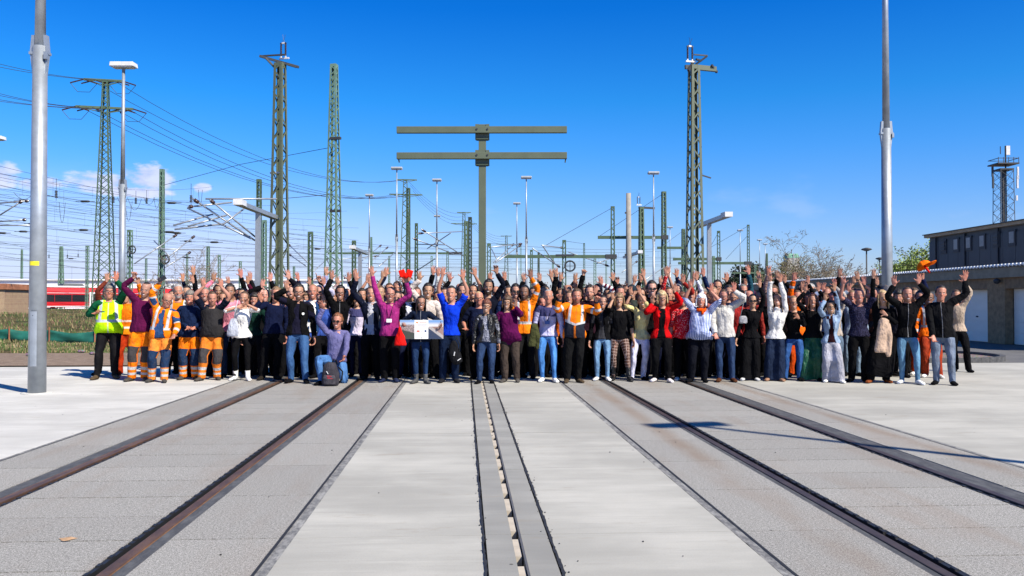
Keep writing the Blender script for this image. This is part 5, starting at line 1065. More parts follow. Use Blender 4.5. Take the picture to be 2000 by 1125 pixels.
    mb = MB(); pts = [(.07*cos(a), .0+.07*sin(a), 1.475+.02*sin(a)) for a in [R(210)-R(240)*i/8+R(0) for i in range(0)]]
    mb.tube([(-.062, .03, 1.505), (-.068, -.06, 1.47), (-.045, -.128, 1.36), (-.008, -.145, 1.22), (.008, -.145, 1.22), (.045, -.128, 1.36), (.068, -.06, 1.47), (.062, .03, 1.505)], .0045, 5)
    me = mb.mesh('lanyard', True); setrest(me); T['lanyard'] = me
    mb = MB(); mb.box((0, -.150, 1.185), (.095, .006, .065)); me = mb.mesh('name_badge'); setrest(me); T['name_badge'] = me
    mb = MB(); rs = [(0, .004, .985, .172, .122, 'z'), (0, .004, 1.02, .168, .119, 'z')]; mb.rings(rs, 24); me = mb.mesh('belt', True); setrest(me); T['belt'] = me
    mb = MB(); 
    for s in (1, -1):
        mb = MB(); mb.rings([(s*.705, 0, SHZ, .031, .033, 'x'), (s*.73, 0, SHZ, .030, .032, 'x')], 12); me = mb.mesh('wristwatch', True); setrest(me); T['watch'+('l' if s > 0 else 'r')] = me
    mb = MB(); mb.tube([(.04*cos(a), -.118-.01*sin(a), 1.69+.012*sin(a)) for a in (0, pi)], .002); 
HEADK = 1.15; HANDK = 1.12
BN = ['hips', 'chest', 'head']
for s_ in 'lr': BN += [b+s_ for b in ('clav', 'up', 'fore', 'hand', 'thigh', 'shin', 'foot')] + ['f%d%d%s' % (i, j, s_) for i in range(5) for j in (0, 1)]
BI = {b: i for i, b in enumerate(BN)}
JOINT = {'hips': (0, 0, .95), 'chest': (0, .01, 1.08), 'head': (0, .015, 1.53)}
for sg, s_ in ((1, 'l'), (-1, 'r')):
    JOINT['clav'+s_] = (sg*.02, 0, 1.42); JOINT['up'+s_] = (sg*SHX, 0, SHZ); JOINT['fore'+s_] = (sg*ELX, 0, SHZ); JOINT['hand'+s_] = (sg*WRX, 0, SHZ)
    JOINT['thigh'+s_] = (sg*.095, 0, .92); JOINT['shin'+s_] = (sg*.1, 0, .49); JOINT['foot'+s_] = (sg*.1, .01, .08)
    for i, (b, d, L, r) in enumerate(FING):
        JOINT['f%d0%s' % (i, s_)] = (sg*b.x, b.y, b.z); q = b+d*L*.48; JOINT['f%d1%s' % (i, s_)] = (sg*q.x, q.y, q.z)
PARENT = {'chest': 'hips', 'head': 'chest'}
for s_ in 'lr':
    PARENT.update({'clav'+s_: 'chest', 'up'+s_: 'clav'+s_, 'fore'+s_: 'up'+s_, 'hand'+s_: 'fore'+s_, 'thigh'+s_: 'hips', 'shin'+s_: 'thigh'+s_, 'foot'+s_: 'shin'+s_})
    for i in range(5): PARENT['f%d0%s' % (i, s_)] = 'hand'+s_; PARENT['f%d1%s' % (i, s_)] = 'f%d0%s' % (i, s_)
def weights(v):
    n = len(v); W = np.zeros((n, len(BN))); x, y, z = v[:, 0], v[:, 1], v[:, 2]; ax = np.abs(x)
    head = sst(z, 1.485, 1.55)*(1-sst(ax, .10, .14))
    armr = np.maximum(sst(ax, .14, .215)*sst(z, 1.30, 1.385), sst(ax, .24, .26)*sst(z, 1.2, 1.25))
    clav = sst(ax, .03, .12)*sst(z, 1.34, 1.44)*(1-head)*(1-armr)
    leg = 1-sst(z, .83, .95); low = 1-sst(z, 1.0, 1.2)
    rest = (1-head)*(1-armr)-clav; rest = np.clip(rest, 0, 1)
    W[:, BI['head']] = head*(1-armr)
    W[:, BI['chest']] = rest*(1-low)
    W[:, BI['hips']] = rest*low*(1-leg)
    for sg, s_ in ((1, 'l'), (-1, 'r')):
        sx = sst(x*sg, -.02, .02); lw = rest*leg*sx
        sh = 1-sst(z, .44, .54); ft = 1-sst(z, .06, .12)
        W[:, BI['thigh'+s_]] = lw*(1-sh); W[:, BI['shin'+s_]] = lw*sh*(1-ft); W[:, BI['foot'+s_]] = lw*sh*ft
        m = (x*sg > 0).astype(float)
        W[:, BI['clav'+s_]] = clav*m
        a = armr*m; fo = sst(ax, ELX-.04, ELX+.04); ha = sst(ax, WRX-.02, WRX+.015)
        W[:, BI['up'+s_]] = a*(1-fo); W[:, BI['fore'+s_]] = a*fo*(1-ha); hw = a*ha
        idx = np.where((hw > .5) & (ax > .745))[0]; handw = hw.copy()
        if len(idx):
            p = v[idx].copy(); p[:, 0] *= sg; D = []; Tt = []
            for (b, d, L, r) in FING:
                b_ = np.array(b); d_ = np.array(d); tt = (p-b_)@d_; tc_ = np.clip(tt, 0, L); D.append(np.linalg.norm(p-b_-tc_[:, None]*d_, axis=1)); Tt.append(tt/L)
            D = np.array(D); Tt = np.array(Tt); k = D.argmin(0)
            for j, i in enumerate(idx):
                f = k[j]; tt = Tt[f, j]
                if D[f, j] > .016: continue
                w0 = float(np.clip((tt+.08)/.2, 0, 1)); w1 = float(np.clip((tt-.40)/.16, 0, 1)); q = hw[i]
                handw[i] = q*(1-w0); W[i, BI['f%d0%s' % (f, s_)]] = q*w0*(1-w1); W[i, BI['f%d1%s' % (f, s_)]] = q*w0*w1
        W[:, BI['hand'+s_]] = handw
    return W/np.maximum(W.sum(1, keepdims=True), 1e-6)
HB_ = [i for b, i in BI.items() if b[:4] == 'hand' or (b[0] == 'f' and b[1].isdigit())]
WT = {}
def rest_of(key):
    if key not in WT:
        me = T[key]; v = co(me)
        if key.startswith('h_') or key in ('glasses', 'shades', 'cap'): W = np.zeros((len(v), len(BN))); W[:, BI['head']] = 1
        elif key == 'name_badge': W = np.zeros((len(v), len(BN))); W[:, BI['chest']] = 1
        else: W = weights(v)
        WT[key] = (v, W)
    return WT[key]
def morph(v, fem, g):
    v = v.copy(); x, y, z = v[:, 0].copy(), v[:, 1].copy(), v[:, 2].copy(); ax = np.abs(x); sg = np.sign(x)
    tor = (1-sst(ax, .20, .26))*sst(z, .80, .86)*(1-sst(z, 1.46, 1.50))
    tz = sst(z, .80, .9)*(1-sst(z, 1.44, 1.5))
    gz = g*np.exp(-((z-1.08)/.26)**2)+g*.35
    fx = 1+gz*.9*tor; fy = 1+gz*1.3*tor
    fx += fem*tor*(-.10*np.exp(-((z-1.1)/.09)**2)+.07*np.exp(-((z-.9)/.08)**2)-.08*sst(z, 1.25, 1.42))
    nx = x*fx; ny = y*fy
    ny -= np.where(y < 0, 1, 0)*tor*g*.35*np.exp(-((z-1.08)/.13)**2)
    ny -= np.where(y < 0, 1, 0)*fem*.042*np.exp(-((ax-.075)/.055)**2-((z-1.30)/.06)**2)
    armz = sst(ax, .17, .22)*sst(z, 1.25, 1.34)
    nx = nx-sg*armz*fem*.018+sg*armz*g*.08*(z > 1.2)
    arm = sst(ax, .22, .27); th = 1+(g*.55-fem*.10)*arm*(1-sst(ax, .60, .72))-fem*.14*arm*sst(ax, .60, .72)
    ny = np.where(arm > 0, ny*th, ny); nz = np.where(arm > 0, SHZ+(z-SHZ)*th, z)
    leg = (1-sst(z, .80, .9))*(ax < .3); lt = 1+leg*(g*.45)*sst(z, .1, .4)
    nx = np.where(leg > 0, sg*(.1+(np.abs(nx)-.1)*lt), nx); ny = ny*np.where(leg > 0, lt, 1)
    return np.stack([nx, ny, nz], 1)
def minrot(a, b):
    return Vector(a).normalized().rotation_difference(Vector(b).normalized()).to_matrix()
def rotz(a): return Matrix.Rotation(a, 3, 'Z')
HANDP = {'open': ((.06, .06), (.04, .05), (.05, .08), (.1, .12), (0, .05)), 'relax': ((.45, .5), (.5, .55), (.55, .6), (.6, .65), (.2, .3)),
         'fist': ((1.5, 1.7), (1.5, 1.7), (1.5, 1.7), (1.5, 1.7), (.7, .9)), 'grip': ((1.0, 1.2), (1.05, 1.2), (1.1, 1.25), (1.15, 1.3), (.5, .6)), 'point': ((.1, .1), (1.5, 1.7), (1.5, 1.7), (1.5, 1.7), (.7, .9))}
def solve(J, pose, fem=0):
    """J morphed joints (Vectors); returns rotation and posed joint per bone, all in the person's own frame"""
    Rm = {}; Pm = {}
    def fk(b, rot):
        p = PARENT.get(b); Rm[b] = rot
        Pm[b] = (Rm[p] @ (J[b]-J[p]) + Pm[p]) if p else J[b]
    root = Matrix.Rotation(pose.get('lean', 0), 3, 'X') @ Matrix.Rotation(pose.get('tilt', 0), 3, 'Y')
    Rm['hips'] = rotz(pose.get('hipyaw', 0)) @ Matrix.Rotation(pose.get('hippitch', 0), 3, 'X'); Pm['hips'] = J['hips'] + Vector((pose.get('hx', 0), pose.get('hy', 0), pose.get('hz', -.012)))
    fk('chest', root); hr = pose.get('head', (0, 0, 0))
    fk('head', Matrix.Rotation(hr[2], 3, 'Z') @ Matrix.Rotation(hr[0], 3, 'X') @ Matrix.Rotation(hr[1], 3, 'Y'))
    for sg, s_ in ((1, 'l'), (-1, 'r')):
        a = pose.get('arm'+s_, {}); tgt = a.get('t')
        if tgt is None: tgt = Vector((sg*(.30 if fem < .5 else .27), -.03, .83)); a = dict(a); a.setdefault('pole', Vector((sg*.6, .8, 0))); a.setdefault('hand', 'relax'); a.setdefault('twist', 1.2)
        up = max(-.25, min(1, (tgt.z-1.35)/.55))
        fk('clav'+s_, root @ Matrix.Rotation(-sg*R(15)*max(up, -.3), 3, 'Y'))
        u0 = Vector((sg, 0, 0)); Lu = abs(ELX-SHX); Lf = abs(WRX-ELX)
        Pm['up'+s_] = Rm['clav'+s_] @ (J['up'+s_]-J['clav'+s_]) + Pm['clav'+s_]
        Sx = Pm['up'+s_]; v = tgt-Sx; d = v.length; mx = Lu+Lf-.002; k = 1.0
        if d > mx: d2 = min(d, mx*1.10); v = v.normalized()*d2; k = d2/mx; d = d2
        Lu2, Lf2 = Lu*k, Lf*k; d = max(d, .08); dir_ = v.normalized()
        ca = max(-1, min(1, (Lu2**2+d*d-Lf2**2)/(2*Lu2*d))); sa = sqrt(1-ca*ca)
        pole = a.get('pole', Vector((sg*.8, -.5, -.25)) if tgt.z > 1.35 else Vector((sg*.55, .75, -.2))); pp = pole-dir_*pole.dot(dir_)
        if pp.length < .05: pp = Vector((0, 1, 0))
        pp.normalize(); el = Sx+dir_*(Lu2*ca)+pp*(Lu2*sa); wr = Sx+dir_*d
        Rm['up'+s_] = minrot(u0, el-Sx)
        fr = minrot(Rm['up'+s_] @ u0, wr-el) @ Rm['up'+s_]
        # turn the forearm so that the palm looks the wanted way
        fdir = (wr-el).normalized(); palm = fr @ Vector((0, -1, 0)); want = a.get('palm', Vector((0, -1, 0)) if tgt.z > 1.3 else None)
        if want is not None:
            want = want-fdir*want.dot(fdir)
            if want.length > .1:
                want.normalize(); ang = atan2(palm.cross(want).dot(fdir), palm.dot(want)); fr = Matrix.Rotation(ang, 3, fdir) @ fr; 
                Rm['up'+s_] = Matrix.Rotation(ang*.35, 3, (el-Sx).normalized()) @ Rm['up'+s_]
        else: fr = Matrix.Rotation(sg*a.get('twist', 0), 3, fdir) @ fr
        Rm['fore'+s_] = fr; Pm['fore'+s_] = el; hr_ = fr
        if 'hdir' in a: hr_ = minrot(fr @ u0, a['hdir']) @ fr
        Rm['hand'+s_] = hr_; Pm['hand'+s_] = wr; Rm['_k'+s_] = k
        hp = HANDP[a.get('hand', 'open')]; wob = a.get('wob', 0)
        for i in range(5):
            c0, c1 = hp[i]; c0 += wob*sin(i*2.1+wob*40)
            axz = Vector((0, 0, 1)) if i < 4 else Vector((0, .45, .9)).normalized()
            r0 = hr_ @ Matrix.Rotation(-sg*c0, 3, axz)
            if i == 4 and a.get('hand') in ('fist', 'grip'): r0 = hr_ @ Matrix.Rotation(sg*.7, 3, 'Y') @ Matrix.Rotation(-sg*c0, 3, 'Z')
            fk('f%d0%s' % (i, s_), r0); fk('f%d1%s' % (i, s_), r0 @ Matrix.Rotation(-sg*c1, 3, axz))
        g = pose.get('leg'+s_, {}); ank = g.get('t', Vector((sg*.115, .01, .08))); Lt, Ls = .43, .41
        Pm['thigh'+s_] = Rm['hips'] @ (J['thigh'+s_]-J['hips']) + Pm['hips']; H = Pm['thigh'+s_]; v = ank-H; d = min(v.length, Lt+Ls-.0005); dir_ = v.normalized()
        ca = max(-1, min(1, (Lt*Lt+d*d-Ls*Ls)/(2*Lt*d))); sa = sqrt(1-ca*ca); pole = g.get('pole', Vector((sg*.15, -1, 0))); pp = (pole-dir_*pole.dot(dir_)).normalized()
        kn = H+dir_*(Lt*ca)+pp*(Lt*sa); wr = H+dir_*d; fy = g.get('yaw', sg*.2)
        base = rotz(fy); Rm['thigh'+s_] = minrot(base @ Vector((0, 0, -1)), kn-H) @ rotz(fy*.5); Rm['shin'+s_] = minrot(Rm['thigh'+s_] @ Vector((0, 0, -1)), wr-kn) @ Rm['thigh'+s_]
        Pm['shin'+s_] = kn; Rm['foot'+s_] = rotz(fy) @ Matrix.Rotation(g.get('pitch', 0), 3, 'X'); Pm['foot'+s_] = wr
    return Rm, Pm
def joints(fem, g):
    J = {}
    for b, p in JOINT.items():
        v = np.array([p], dtype=float)
        J[b] = Vector(p) if b in ('hips', 'chest', 'head') or b[:5] in ('thigh', 'shinl', 'shinr', 'footl', 'footr') else Vector(morph(v, fem, g)[0])
        if b[:4] in ('fore', 'hand') or b[0] == 'f' and b[1].isdigit():
            dx = (-fem*.018+g*.08)*(1 if p[0] > 0 else -1); J[b] = Vector((p[0]+dx, p[1], p[2]))
        if b[0] == 'f' and b[1].isdigit():
            w_ = Vector(((WRX-fem*.018+g*.08)*(1 if p[0] > 0 else -1), 0, SHZ)); J[b] = w_+(J[b]-w_)*HANDK
        if b[:2] == 'up': J[b] = Vector((p[0]+(-fem*.018+g*.08)*(1 if p[0] > 0 else -1), p[1], p[2]))
    return J
def posed(key, fem, g, J, Rm, Pm, s, post=None):
    v0, W = rest_of(key)
    hw = W[:, HB_].sum(1)
    if key.startswith('h_') or key in ('glasses', 'shades', 'cap'): v = v0.copy()
    else: v = morph(v0, fem, g)
    hs_ = W[:, BI['head']]
    if hs_.any() and key not in ('scarf', 'lanyard'):
        c0 = np.array([0, .01, 1.53]); v = v+(v-c0)*(HEADK-1)*hs_[:, None]; v[:, 2] -= .012*hs_
    if key == 'body':
        ax = np.abs(v[:, 0]); zz = v[:, 2]; sg = np.sign(v[:, 0])
        kt = (sst(zz, .84, .88)*(1-sst(zz, 1.34, 1.42)))*(1-sst(ax, .2, .24)); v[:, 0] *= 1-.09*kt; v[:, 1] *= 1-.09*kt
        kl = sst(zz, .10, .14)*(1-sst(zz, .80, .88))*(ax < .35); v[:, 0] = np.where(kl > 0, sg*(.1+(np.abs(v[:, 0])-.1)*(1-.14*kl)), v[:, 0]); v[:, 1] *= 1-.14*kl
    if hw.any():
        wx = abs(J['handl'].x); c1 = np.stack([np.sign(v[:, 0])*wx, np.zeros(len(v)), np.full(len(v), SHZ)], 1); v = v+(v-c1)*(HANDK-1)*hw[:, None]
    out = np.zeros_like(v)
    for b, i in BI.items():
        w_ = W[:, i]; m = w_ > 1e-5
        if not m.any(): continue
        A = np.array(Rm[b]); j = np.array(J[b]); p = np.array(Pm[b]); q = v[m]-j
        if b[:2] == 'up' or b[:4] == 'fore':
            k = Rm['_k'+b[-1]]
            if k > 1.001: q = q*np.array([k, 1, 1])
        out[m] += (q@A.T+p)*w_[m, None]
    me = T[key].copy(); me.vertices.foreach_set('co', (out*s).astype(np.float32).ravel()); me.update(); return me
# ------------------------------------------------------------------ one person from one line of the list below
SK = {'l': (.40, .205, .135), 'p': (.46, .255, .18), 'm': (.30, .155, .10), 'd': (.19, .095, .06), 'r': (.41, .185, .125)}
HC = {'dk': (.018, .013, .010), 'br': (.07, .038, .02), 'lb': (.19, .115, .06), 'bl': (.42, .30, .16), 'gr': (.30, .29, .28), 'wh': (.74, .73, .72), 'gi': (.17, .065, .028), 'au': (.12, .04, .022), 'sg': (.16, .14, .12)}
K = (.008, .008, .010); NV = (.012, .016, .045); WH = (.78, .77, .75); DJ = (.03, .055, .12); MJ = (.05, .115, .25); LJ = (.14, .25, .40); OR = (.85, .235, .01); GY = (.22, .22, .23)
DG = (.028, .028, .032)
def person(label, x, top, d, fem=0, g=0.0, sk='l', hair=('h_short', 'br'), beard=0, tops=(('sweater', 'cloth', K),), legs=('trousers', 'cloth', K), shoes=('shoe', K),
           a=None, b=None, fx=None, yaw=0, head=(0, 0, 0), smile=None, extra=(), pose=None, group=None, smask=None, s=None, stance=None, fd=0):
    ci = len(bpy.data.objects); rnd = random.Random(int(x*7+top*13))
    zt = CAMH+(590-top)*d/F; s = s or zt/1.825; g = g-.10
    fx = fx if fx is not None else x
    o_lat = (fx-1000)/F*d; hl = (x-1000)/F*d
    face = math.atan2(hl, d)*.75
    rz = -YAW - face + R(yaw) + R(rnd.uniform(-5, 5))
    dx = (hl-o_lat)/s
    org = RT*o_lat + FW*(d+fd); org.z = 0
    inv = rotz(-rz)
    po = {'hx': dx*.4, 'tilt': math.asin(max(-.4, min(.4, dx*.6/.62))), 'lean': rnd.uniform(-.01, .04), 'hz': -.012}
    po['head'] = (R(head[0]), R(head[1]+rnd.uniform(-4, 4)), R(head[2]+rnd.uniform(-7, 7)))
    J = joints(fem, g)
    st = stance or rnd.choice((0, 0, 1, 2)); 
    w_ = .10+.03*rnd.random()+g*.04
    po['legl'] = {'t': Vector((w_, rnd.uniform(-.05, .04), .08)), 'yaw': R(rnd.uniform(5, 25))}; po['legr'] = {'t': Vector((-w_, rnd.uniform(-.05, .04), .08)), 'yaw': -R(rnd.uniform(5, 25))}
    if st == 1: po['legl']['t'] = Vector((w_+.04, -.14, .08)); po['hz'] = -.03; po['hx'] += -.02
    if st == 2: po['legr']['t'] = Vector((-w_-.04, -.14, .08)); po['hz'] = -.03; po['hx'] += .02
    if pose: po.update(pose)
    for sg, s_, spec in ((1, 'l', b), (-1, 'r', a)):
        if not spec: continue
        px, py = spec[0], spec[1]; o = spec[2] if len(spec) > 2 else {}
        hd = d+o.get('dd', -.14 if py < 600 else -.22)
        tw = (inv @ (P(px, py, hd)-org))/s
        sh = Vector((sg*.17+dx*.5, 0, 1.47)); dr = (tw-sh); dr = dr.normalized()
        if py < 600: dr = (dr+Vector((0, 0, .9))).normalized()
        q = dict(o); q['t'] = tw-dr*.085
        if py < 600: q.setdefault('hdir', (dr+Vector((sg*rnd.uniform(-.15, .2), 0, .25))).normalized()); q.setdefault('wob', rnd.uniform(0, .2))
        po['arm'+s_] = q
    Rm, Pm = solve(J, po, fem)
    def piece(key, name, mat, col, parent=None):
        if mat not in ('skin', 'hair'): col = [c**1.16 for c in col]
        me = posed(key, fem, g, J, Rm, Pm, s); me.name = name; me.materials.append(M[mat]); o = bpy.data.objects.new(name, me); C.objects.link(o)
        o.color = (*col, 1)
        if parent: o.parent = parent
        return o
    skc = [c*rnd.uniform(.93, 1.06) for c in SK[sk]]
    body = piece('body', 'person', 'skin', skc); body.location = org; body.rotation_euler = (0, 0, rz)
    hcol = HC[hair[1]] if hair else HC['gr']
    body['hr'], body['hg'], body['hb'] = [float(c) for c in hcol]; body['beard'] = float(beard); body['smile'] = float(smile if smile is not None else rnd.choice((.2, .8, 1.0)))
    if hair: piece(hair[0], 'hair', 'hair', hcol, body)
    for t_ in tops: piece(t_[0], t_[3] if len(t_) > 3 else {'open_jacket': 'jacket', 'suit': 'jacket', 'long_top': 'top'}.get(t_[0], t_[0]), t_[1], t_[2], body)
    piece(legs[0], {'slim': 'trousers', 'jeans': 'jeans' if legs[1] == 'denim' else 'trousers', 'wide': 'trousers', 'work': 'work_trousers', 'dress': 'skirt'}.get(legs[0], legs[0]), legs[1], legs[2], body)
    nm = 'boot' if shoes[0] in ('boot', 'tall') else 'shoe'
    for c_ in 'rl': piece(shoes[0]+c_, nm, shoes[2] if len(shoes) > 2 else 'cloth', shoes[1], body)
    for e in extra:
        if e == 'glasses': piece('glasses', 'glasses', 'frame_black', K, body)
        elif e == 'shades': piece('shades', 'sunglasses', 'lens_black', K, body)
        elif e == 'watchr' or e == 'watchl': piece(e, 'wristwatch', 'frame_black', K, body)
        elif isinstance(e, tuple): piece(e[0], e[1], e[2], e[3], body)
    tag(body, label, 'person', group or 'people waving in the group photo')
    body['_'] = 0; del body['_']
    PEOPLE.append((body, Rm, Pm, s)); HX.append(x); return body
PEOPLE = []; HX = []
# ================================================================== the crowd, front row first, then the rows behind
init_templates()
E = lambda **k: k
FI = {'hand': 'fist'}; GRP = {'hand': 'grip'}; RL = {'hand': 'relax'}; CUFF = ('cuff',)
LAN = ('lanyard', 'lanyard', 'cloth', K)
def BELT(c): return ('belt', 'belt', 'leather', c)
SW = 'sweater'; OJ = 'open_jacket'
p = person
# ---- front row
p('grey-haired man in a yellow hi-vis vest over a green pullover', 211, 551, 16.6, g=.32, sk='r', hair=('h_pixie', 'sg'), tops=((SW, 'cloth', (.008, .11, .05)), ('vest', 'vest_fabric', (.52, .88, .01))), legs=('jeans', 'denim', (.012, .012, .015)), shoes=('boot', (.11, .08, .05)), b=(226, 539), a=(184, 620, RL), extra=('glasses',), smile=.3)
p('man in a plum sweater and orange work trousers with grey knee patches, fist raised', 284, 548, 16.1, g=.15, hair=('h_crop', 'dk'), fx=271, tops=((SW, 'knit', (.115, .012, .065)), ), legs=('work', 'work_grey', OR), shoes=('boot', (.10, .09, .08)), a=(262, 533, E(hand='fist', pole=Vector((-1, 0, .1)))), head=(8, 8, -5), extra=(BELT((.01, .01, .01)),), smile=1, beard=.4)
p('bald man in an open orange hi-vis jacket over blue bib overalls holding up a phone', 327, 567, 15.9, g=.2, sk='r', hair=('h_bald', 'dk'), fx=309, tops=(('tee', 'cloth', (.035, .08, .19)), (OJ, 'hivis', OR, 'hivis_jacket')), legs=('work', 'work_navy', (.8, .27, .05)), shoes=('boot', (.09, .085, .08)), a=(313, 546, E(hand='grip', pole=Vector((-1, 0, .2)))), b=(341, 662, RL), head=(14, 10, 32), extra=('glasses',))
p('short-haired woman in a navy work jacket with hands clasped in front', 370, 566, 16.4, fem=.6, g=.15, sk='r', hair=('h_pixie', 'sg'), tops=(('jacket', 'cloth', (.013, .026, .072)),), legs=('work', 'work_navy', OR), shoes=('boot', (.09, .08, .07)), a=(369, 646, RL), b=(378, 647, RL), smile=1)
p('worker in a charcoal bib overall and orange tool trousers with both bare forearms up', 413, 565, 16.3, g=.25, sk='r', hair=('h_short', 'br'), tops=(('tee', 'cloth', (.010, .014, .032)), ('vest', 'cloth', (.038, .036, .038), 'bib')), legs=('work', 'work_grey', (.75, .24, .035)), shoes=('boot', (.09, .08, .07)), a=(398, 551, E(hand='open', pole=Vector((-1, -.1, -.2)))), b=(432, 552, E(hand='open', pole=Vector((1, -.1, -.2)))), head=(10, 0, 10), beard=.5, smile=.2)
p('woman in a white top and black trousers covering her mouth with one hand', 479, 566, 16.3, fem=1, sk='l', hair=('h_pony', 'br'), fx=472, tops=(('blouse', 'cloth', WH, 'blouse'),), legs=('slim', 'cloth', K), shoes=('boot', WH), b=(481, 588, E(hand='relax', dd=-.28)), a=(465, 600, RL), extra=(BELT((.12, .05, .02)), ('cap', 'sunglasses', 'lens_black', K))[:1])
p('man in a navy V-neck sweater and black trousers waving at shoulder height', 538, 558, 16.5, g=.15, sk='r', hair=('h_full', 'lb'), fx=528, tops=((SW, 'knit', (.011, .016, .048)),), legs=('trousers', 'cloth', K), shoes=('shoe', (.03, .025, .02)), a=(508, 580, E(pole=Vector((-.6, 0, -1)))), smile=.2)
p('bearded man with glasses in a black open jacket and blue jeans in the front row', 587, 552, 15.8, g=.12, hair=('h_full', 'dk'), fx=582, tops=(('tee', 'cloth', (.016, .015, .034)), (OJ, 'cloth', (.009, .009, .010))), legs=('jeans', 'denim', MJ), a=(560, 557, E(pole=Vector((-1, 0, -.4)))), extra=('glasses',), beard=.7, smile=.9)
p('man in a black zipped fleece with both arms stretched up beside the black jacket', 664, 557, 16.9, sk='m', hair=('h_full', 'dk'), tops=(('jacket', 'zip_front', K),), a=(648, 536), b=(681, 540), extra=('glasses',))
p('man in a navy suit jacket over a white striped shirt with one arm up', 725, 558, 16.4, hair=('h_short', 'br'), tops=(('shirt', 'stripe_thin', WH), ('suit', 'cloth', (.012, .016, .035))), a=(695, 539, E(pole=Vector((-1, 0, -.1)))), shoes=('shoe', (.02, .02, .02)))
mag = p('man in a magenta shirt with a name badge, both arms up, holding a red cap', 762, 559, 15.9, g=.12, sk='r', hair=('h_reced', 'br'), tops=(('shirt', 'cloth', (.36, .04, .21)),), a=(726, 529, E(pole=Vector((-.4, 0, -1)))), b=(794, 542, E(hand='grip', pole=Vector((1, 0, -.6)))), extra=('glasses', LAN, ('name_badge', 'name_badge', 'tint', (.85, .85, .85))), shoes=('shoe', (.03, .04, .09)), beard=.3)
p('woman with long dark hair and glasses in a navy jacket holding the photo board', 822, 577, 15.65, fem=1, sk='m', hair=('h_long', 'dk'), tops=(('jacket', 'logo_front', (.012, .020, .045)),), legs=('slim', 'denim', (.02, .045, .11)), shoes=('boot', (.11, .11, .11)), a=(783, 640, E(hand='grip', dd=-.22)), b=(866, 640, E(hand='grip', dd=-.22)), extra=('glasses',), smile=1)
p('man in a royal blue T-shirt with both bare arms raised', 884, 557, 15.8, sk='l', hair=('h_short', 'dk'), fx=877, tops=(('tee', 'cloth', (.008, .06, .60)),), legs=('trousers', 'cloth', (.012, .024, .06)), a=(864, 530, E(pole=Vector((-1, 0, -.3)))), b=(904, 535, E(pole=Vector((1, 0, -.3)))), shoes=('shoe', (.03, .03, .035)), smile=.9)
p('woman with cropped fair hair and glasses in a loose navy top, arms down', 938, 566, 16.5, fem=1, g=.35, sk='r', hair=('h_crop', 'bl'), tops=(('blouse', 'cloth', (.012, .018, .05), 'blouse'),), a=(907, 648, RL), extra=('glasses',))
p('short-haired woman with glasses in a black leather jacket over a silver print top', 947, 582, 15.7, fem=.9, g=.2, hair=('h_pixie', 'au'), fx=950, tops=((SW, 'print', (.35, .36, .42)), (OJ, 'leather', (.014, .014, .015))), legs=('jeans', 'denim', DJ), shoes=('boot', K), extra=('glasses',), smile=1)
p('woman in a long purple top and brown trousers waving with a bent arm', 989, 576, 15.9, fem=1, g=.3, hair=('h_bob', 'br'), fx=998, tops=(('long_top', 'cloth', (.11, .008, .075), 'top'),), legs=('trousers', 'cloth', (.075, .058, .050)), shoes=('shoe', (.12, .11, .10)), b=(1006, 592, E(pole=Vector((.5, 0, -1)))), extra=('glasses',), smile=1)
p('man in a navy and lavender striped sweater, red belt and bright blue jeans', 1074, 562, 16.0, g=.08, sk='r', hair=('h_crop', 'gr'), fx=1070, tops=((SW, 'yoke_navy', (.50, .48, .68)),), legs=('slim', 'denim', (.07, .20, .46)), shoes=('shoe', WH), extra=(BELT((.35, .04, .02)), LAN, ('name_badge', 'name_badge', 'tint', (.08, .14, .35))), smile=.2)
p('bearded man in an orange and navy hi-vis jacket pushing both fists out', 1128, 563, 15.8, g=.22, sk='r', hair=('h_full', 'br'), fx=1118, tops=(('jacket', 'hivis_navy', OR, 'hivis_jacket'),), legs=('trousers', 'cloth', (.012, .012, .013)), a=(1092, 576, E(hand='fist', dd=-.30, pole=Vector((-.6, 0, -1)))), b=(1168, 580, E(hand='fist', dd=-.30, pole=Vector((.6, 0, -1)))), shoes=('boot', (.11, .08, .05)), beard=.8, smile=0)
p('slim woman in a black zip jacket, grey T-shirt and light blue skinny jeans', 1176, 576, 16.2, fem=1, hair=('h_pony', 'dk'), tops=(('tee', 'cloth', (.05, .05, .058)), (OJ, 'cloth', K)), legs=('slim', 'denim', LJ), shoes=('shoe', WH), smile=1)
p('blonde woman in a black blouse, plaid brown trousers and black boots', 1211, 570, 16.2, fem=1, g=.1, hair=('h_bob', 'lb'), tops=(('blouse', 'cloth', K, 'blouse'),), legs=('slim', 'plaid', (.13, .075, .06)), shoes=('tall', K, 'leather'), a=(1197, 578, E(pole=Vector((-.3, 0, -1)))), smile=1)
p('woman in a pale yellow blouse and white jeans with both forearms up', 1254, 571, 16.3, fem=1, hair=('h_pony', 'br'), fx=1246, tops=(('blouse', 'satin', (.72, .63, .30), 'blouse'),), legs=('jeans', 'cloth', (.60, .60, .74)), shoes=('shoe', K), a=(1232, 568, E(pole=Vector((-.7, -.3, -1)))), b=(1248, 566, E(pole=Vector((.6, -.6, -1)))), extra=('watchr',), smile=1)
p('blonde woman in a red blazer and black trousers with one arm straight up', 1297, 565, 16.0, fem=1, g=.05, hair=('h_bob', 'bl'), fx=1290, tops=((SW, 'cloth', K), ('suit', 'cloth', (.55, .008, .012))), legs=('trousers', 'cloth', K), shoes=('shoe', (.75, .70, .70)), a=(1274, 586, E(pole=Vector((-.5, 0, -1)))), b=(1319, 562), extra=('glasses',), smile=.5)
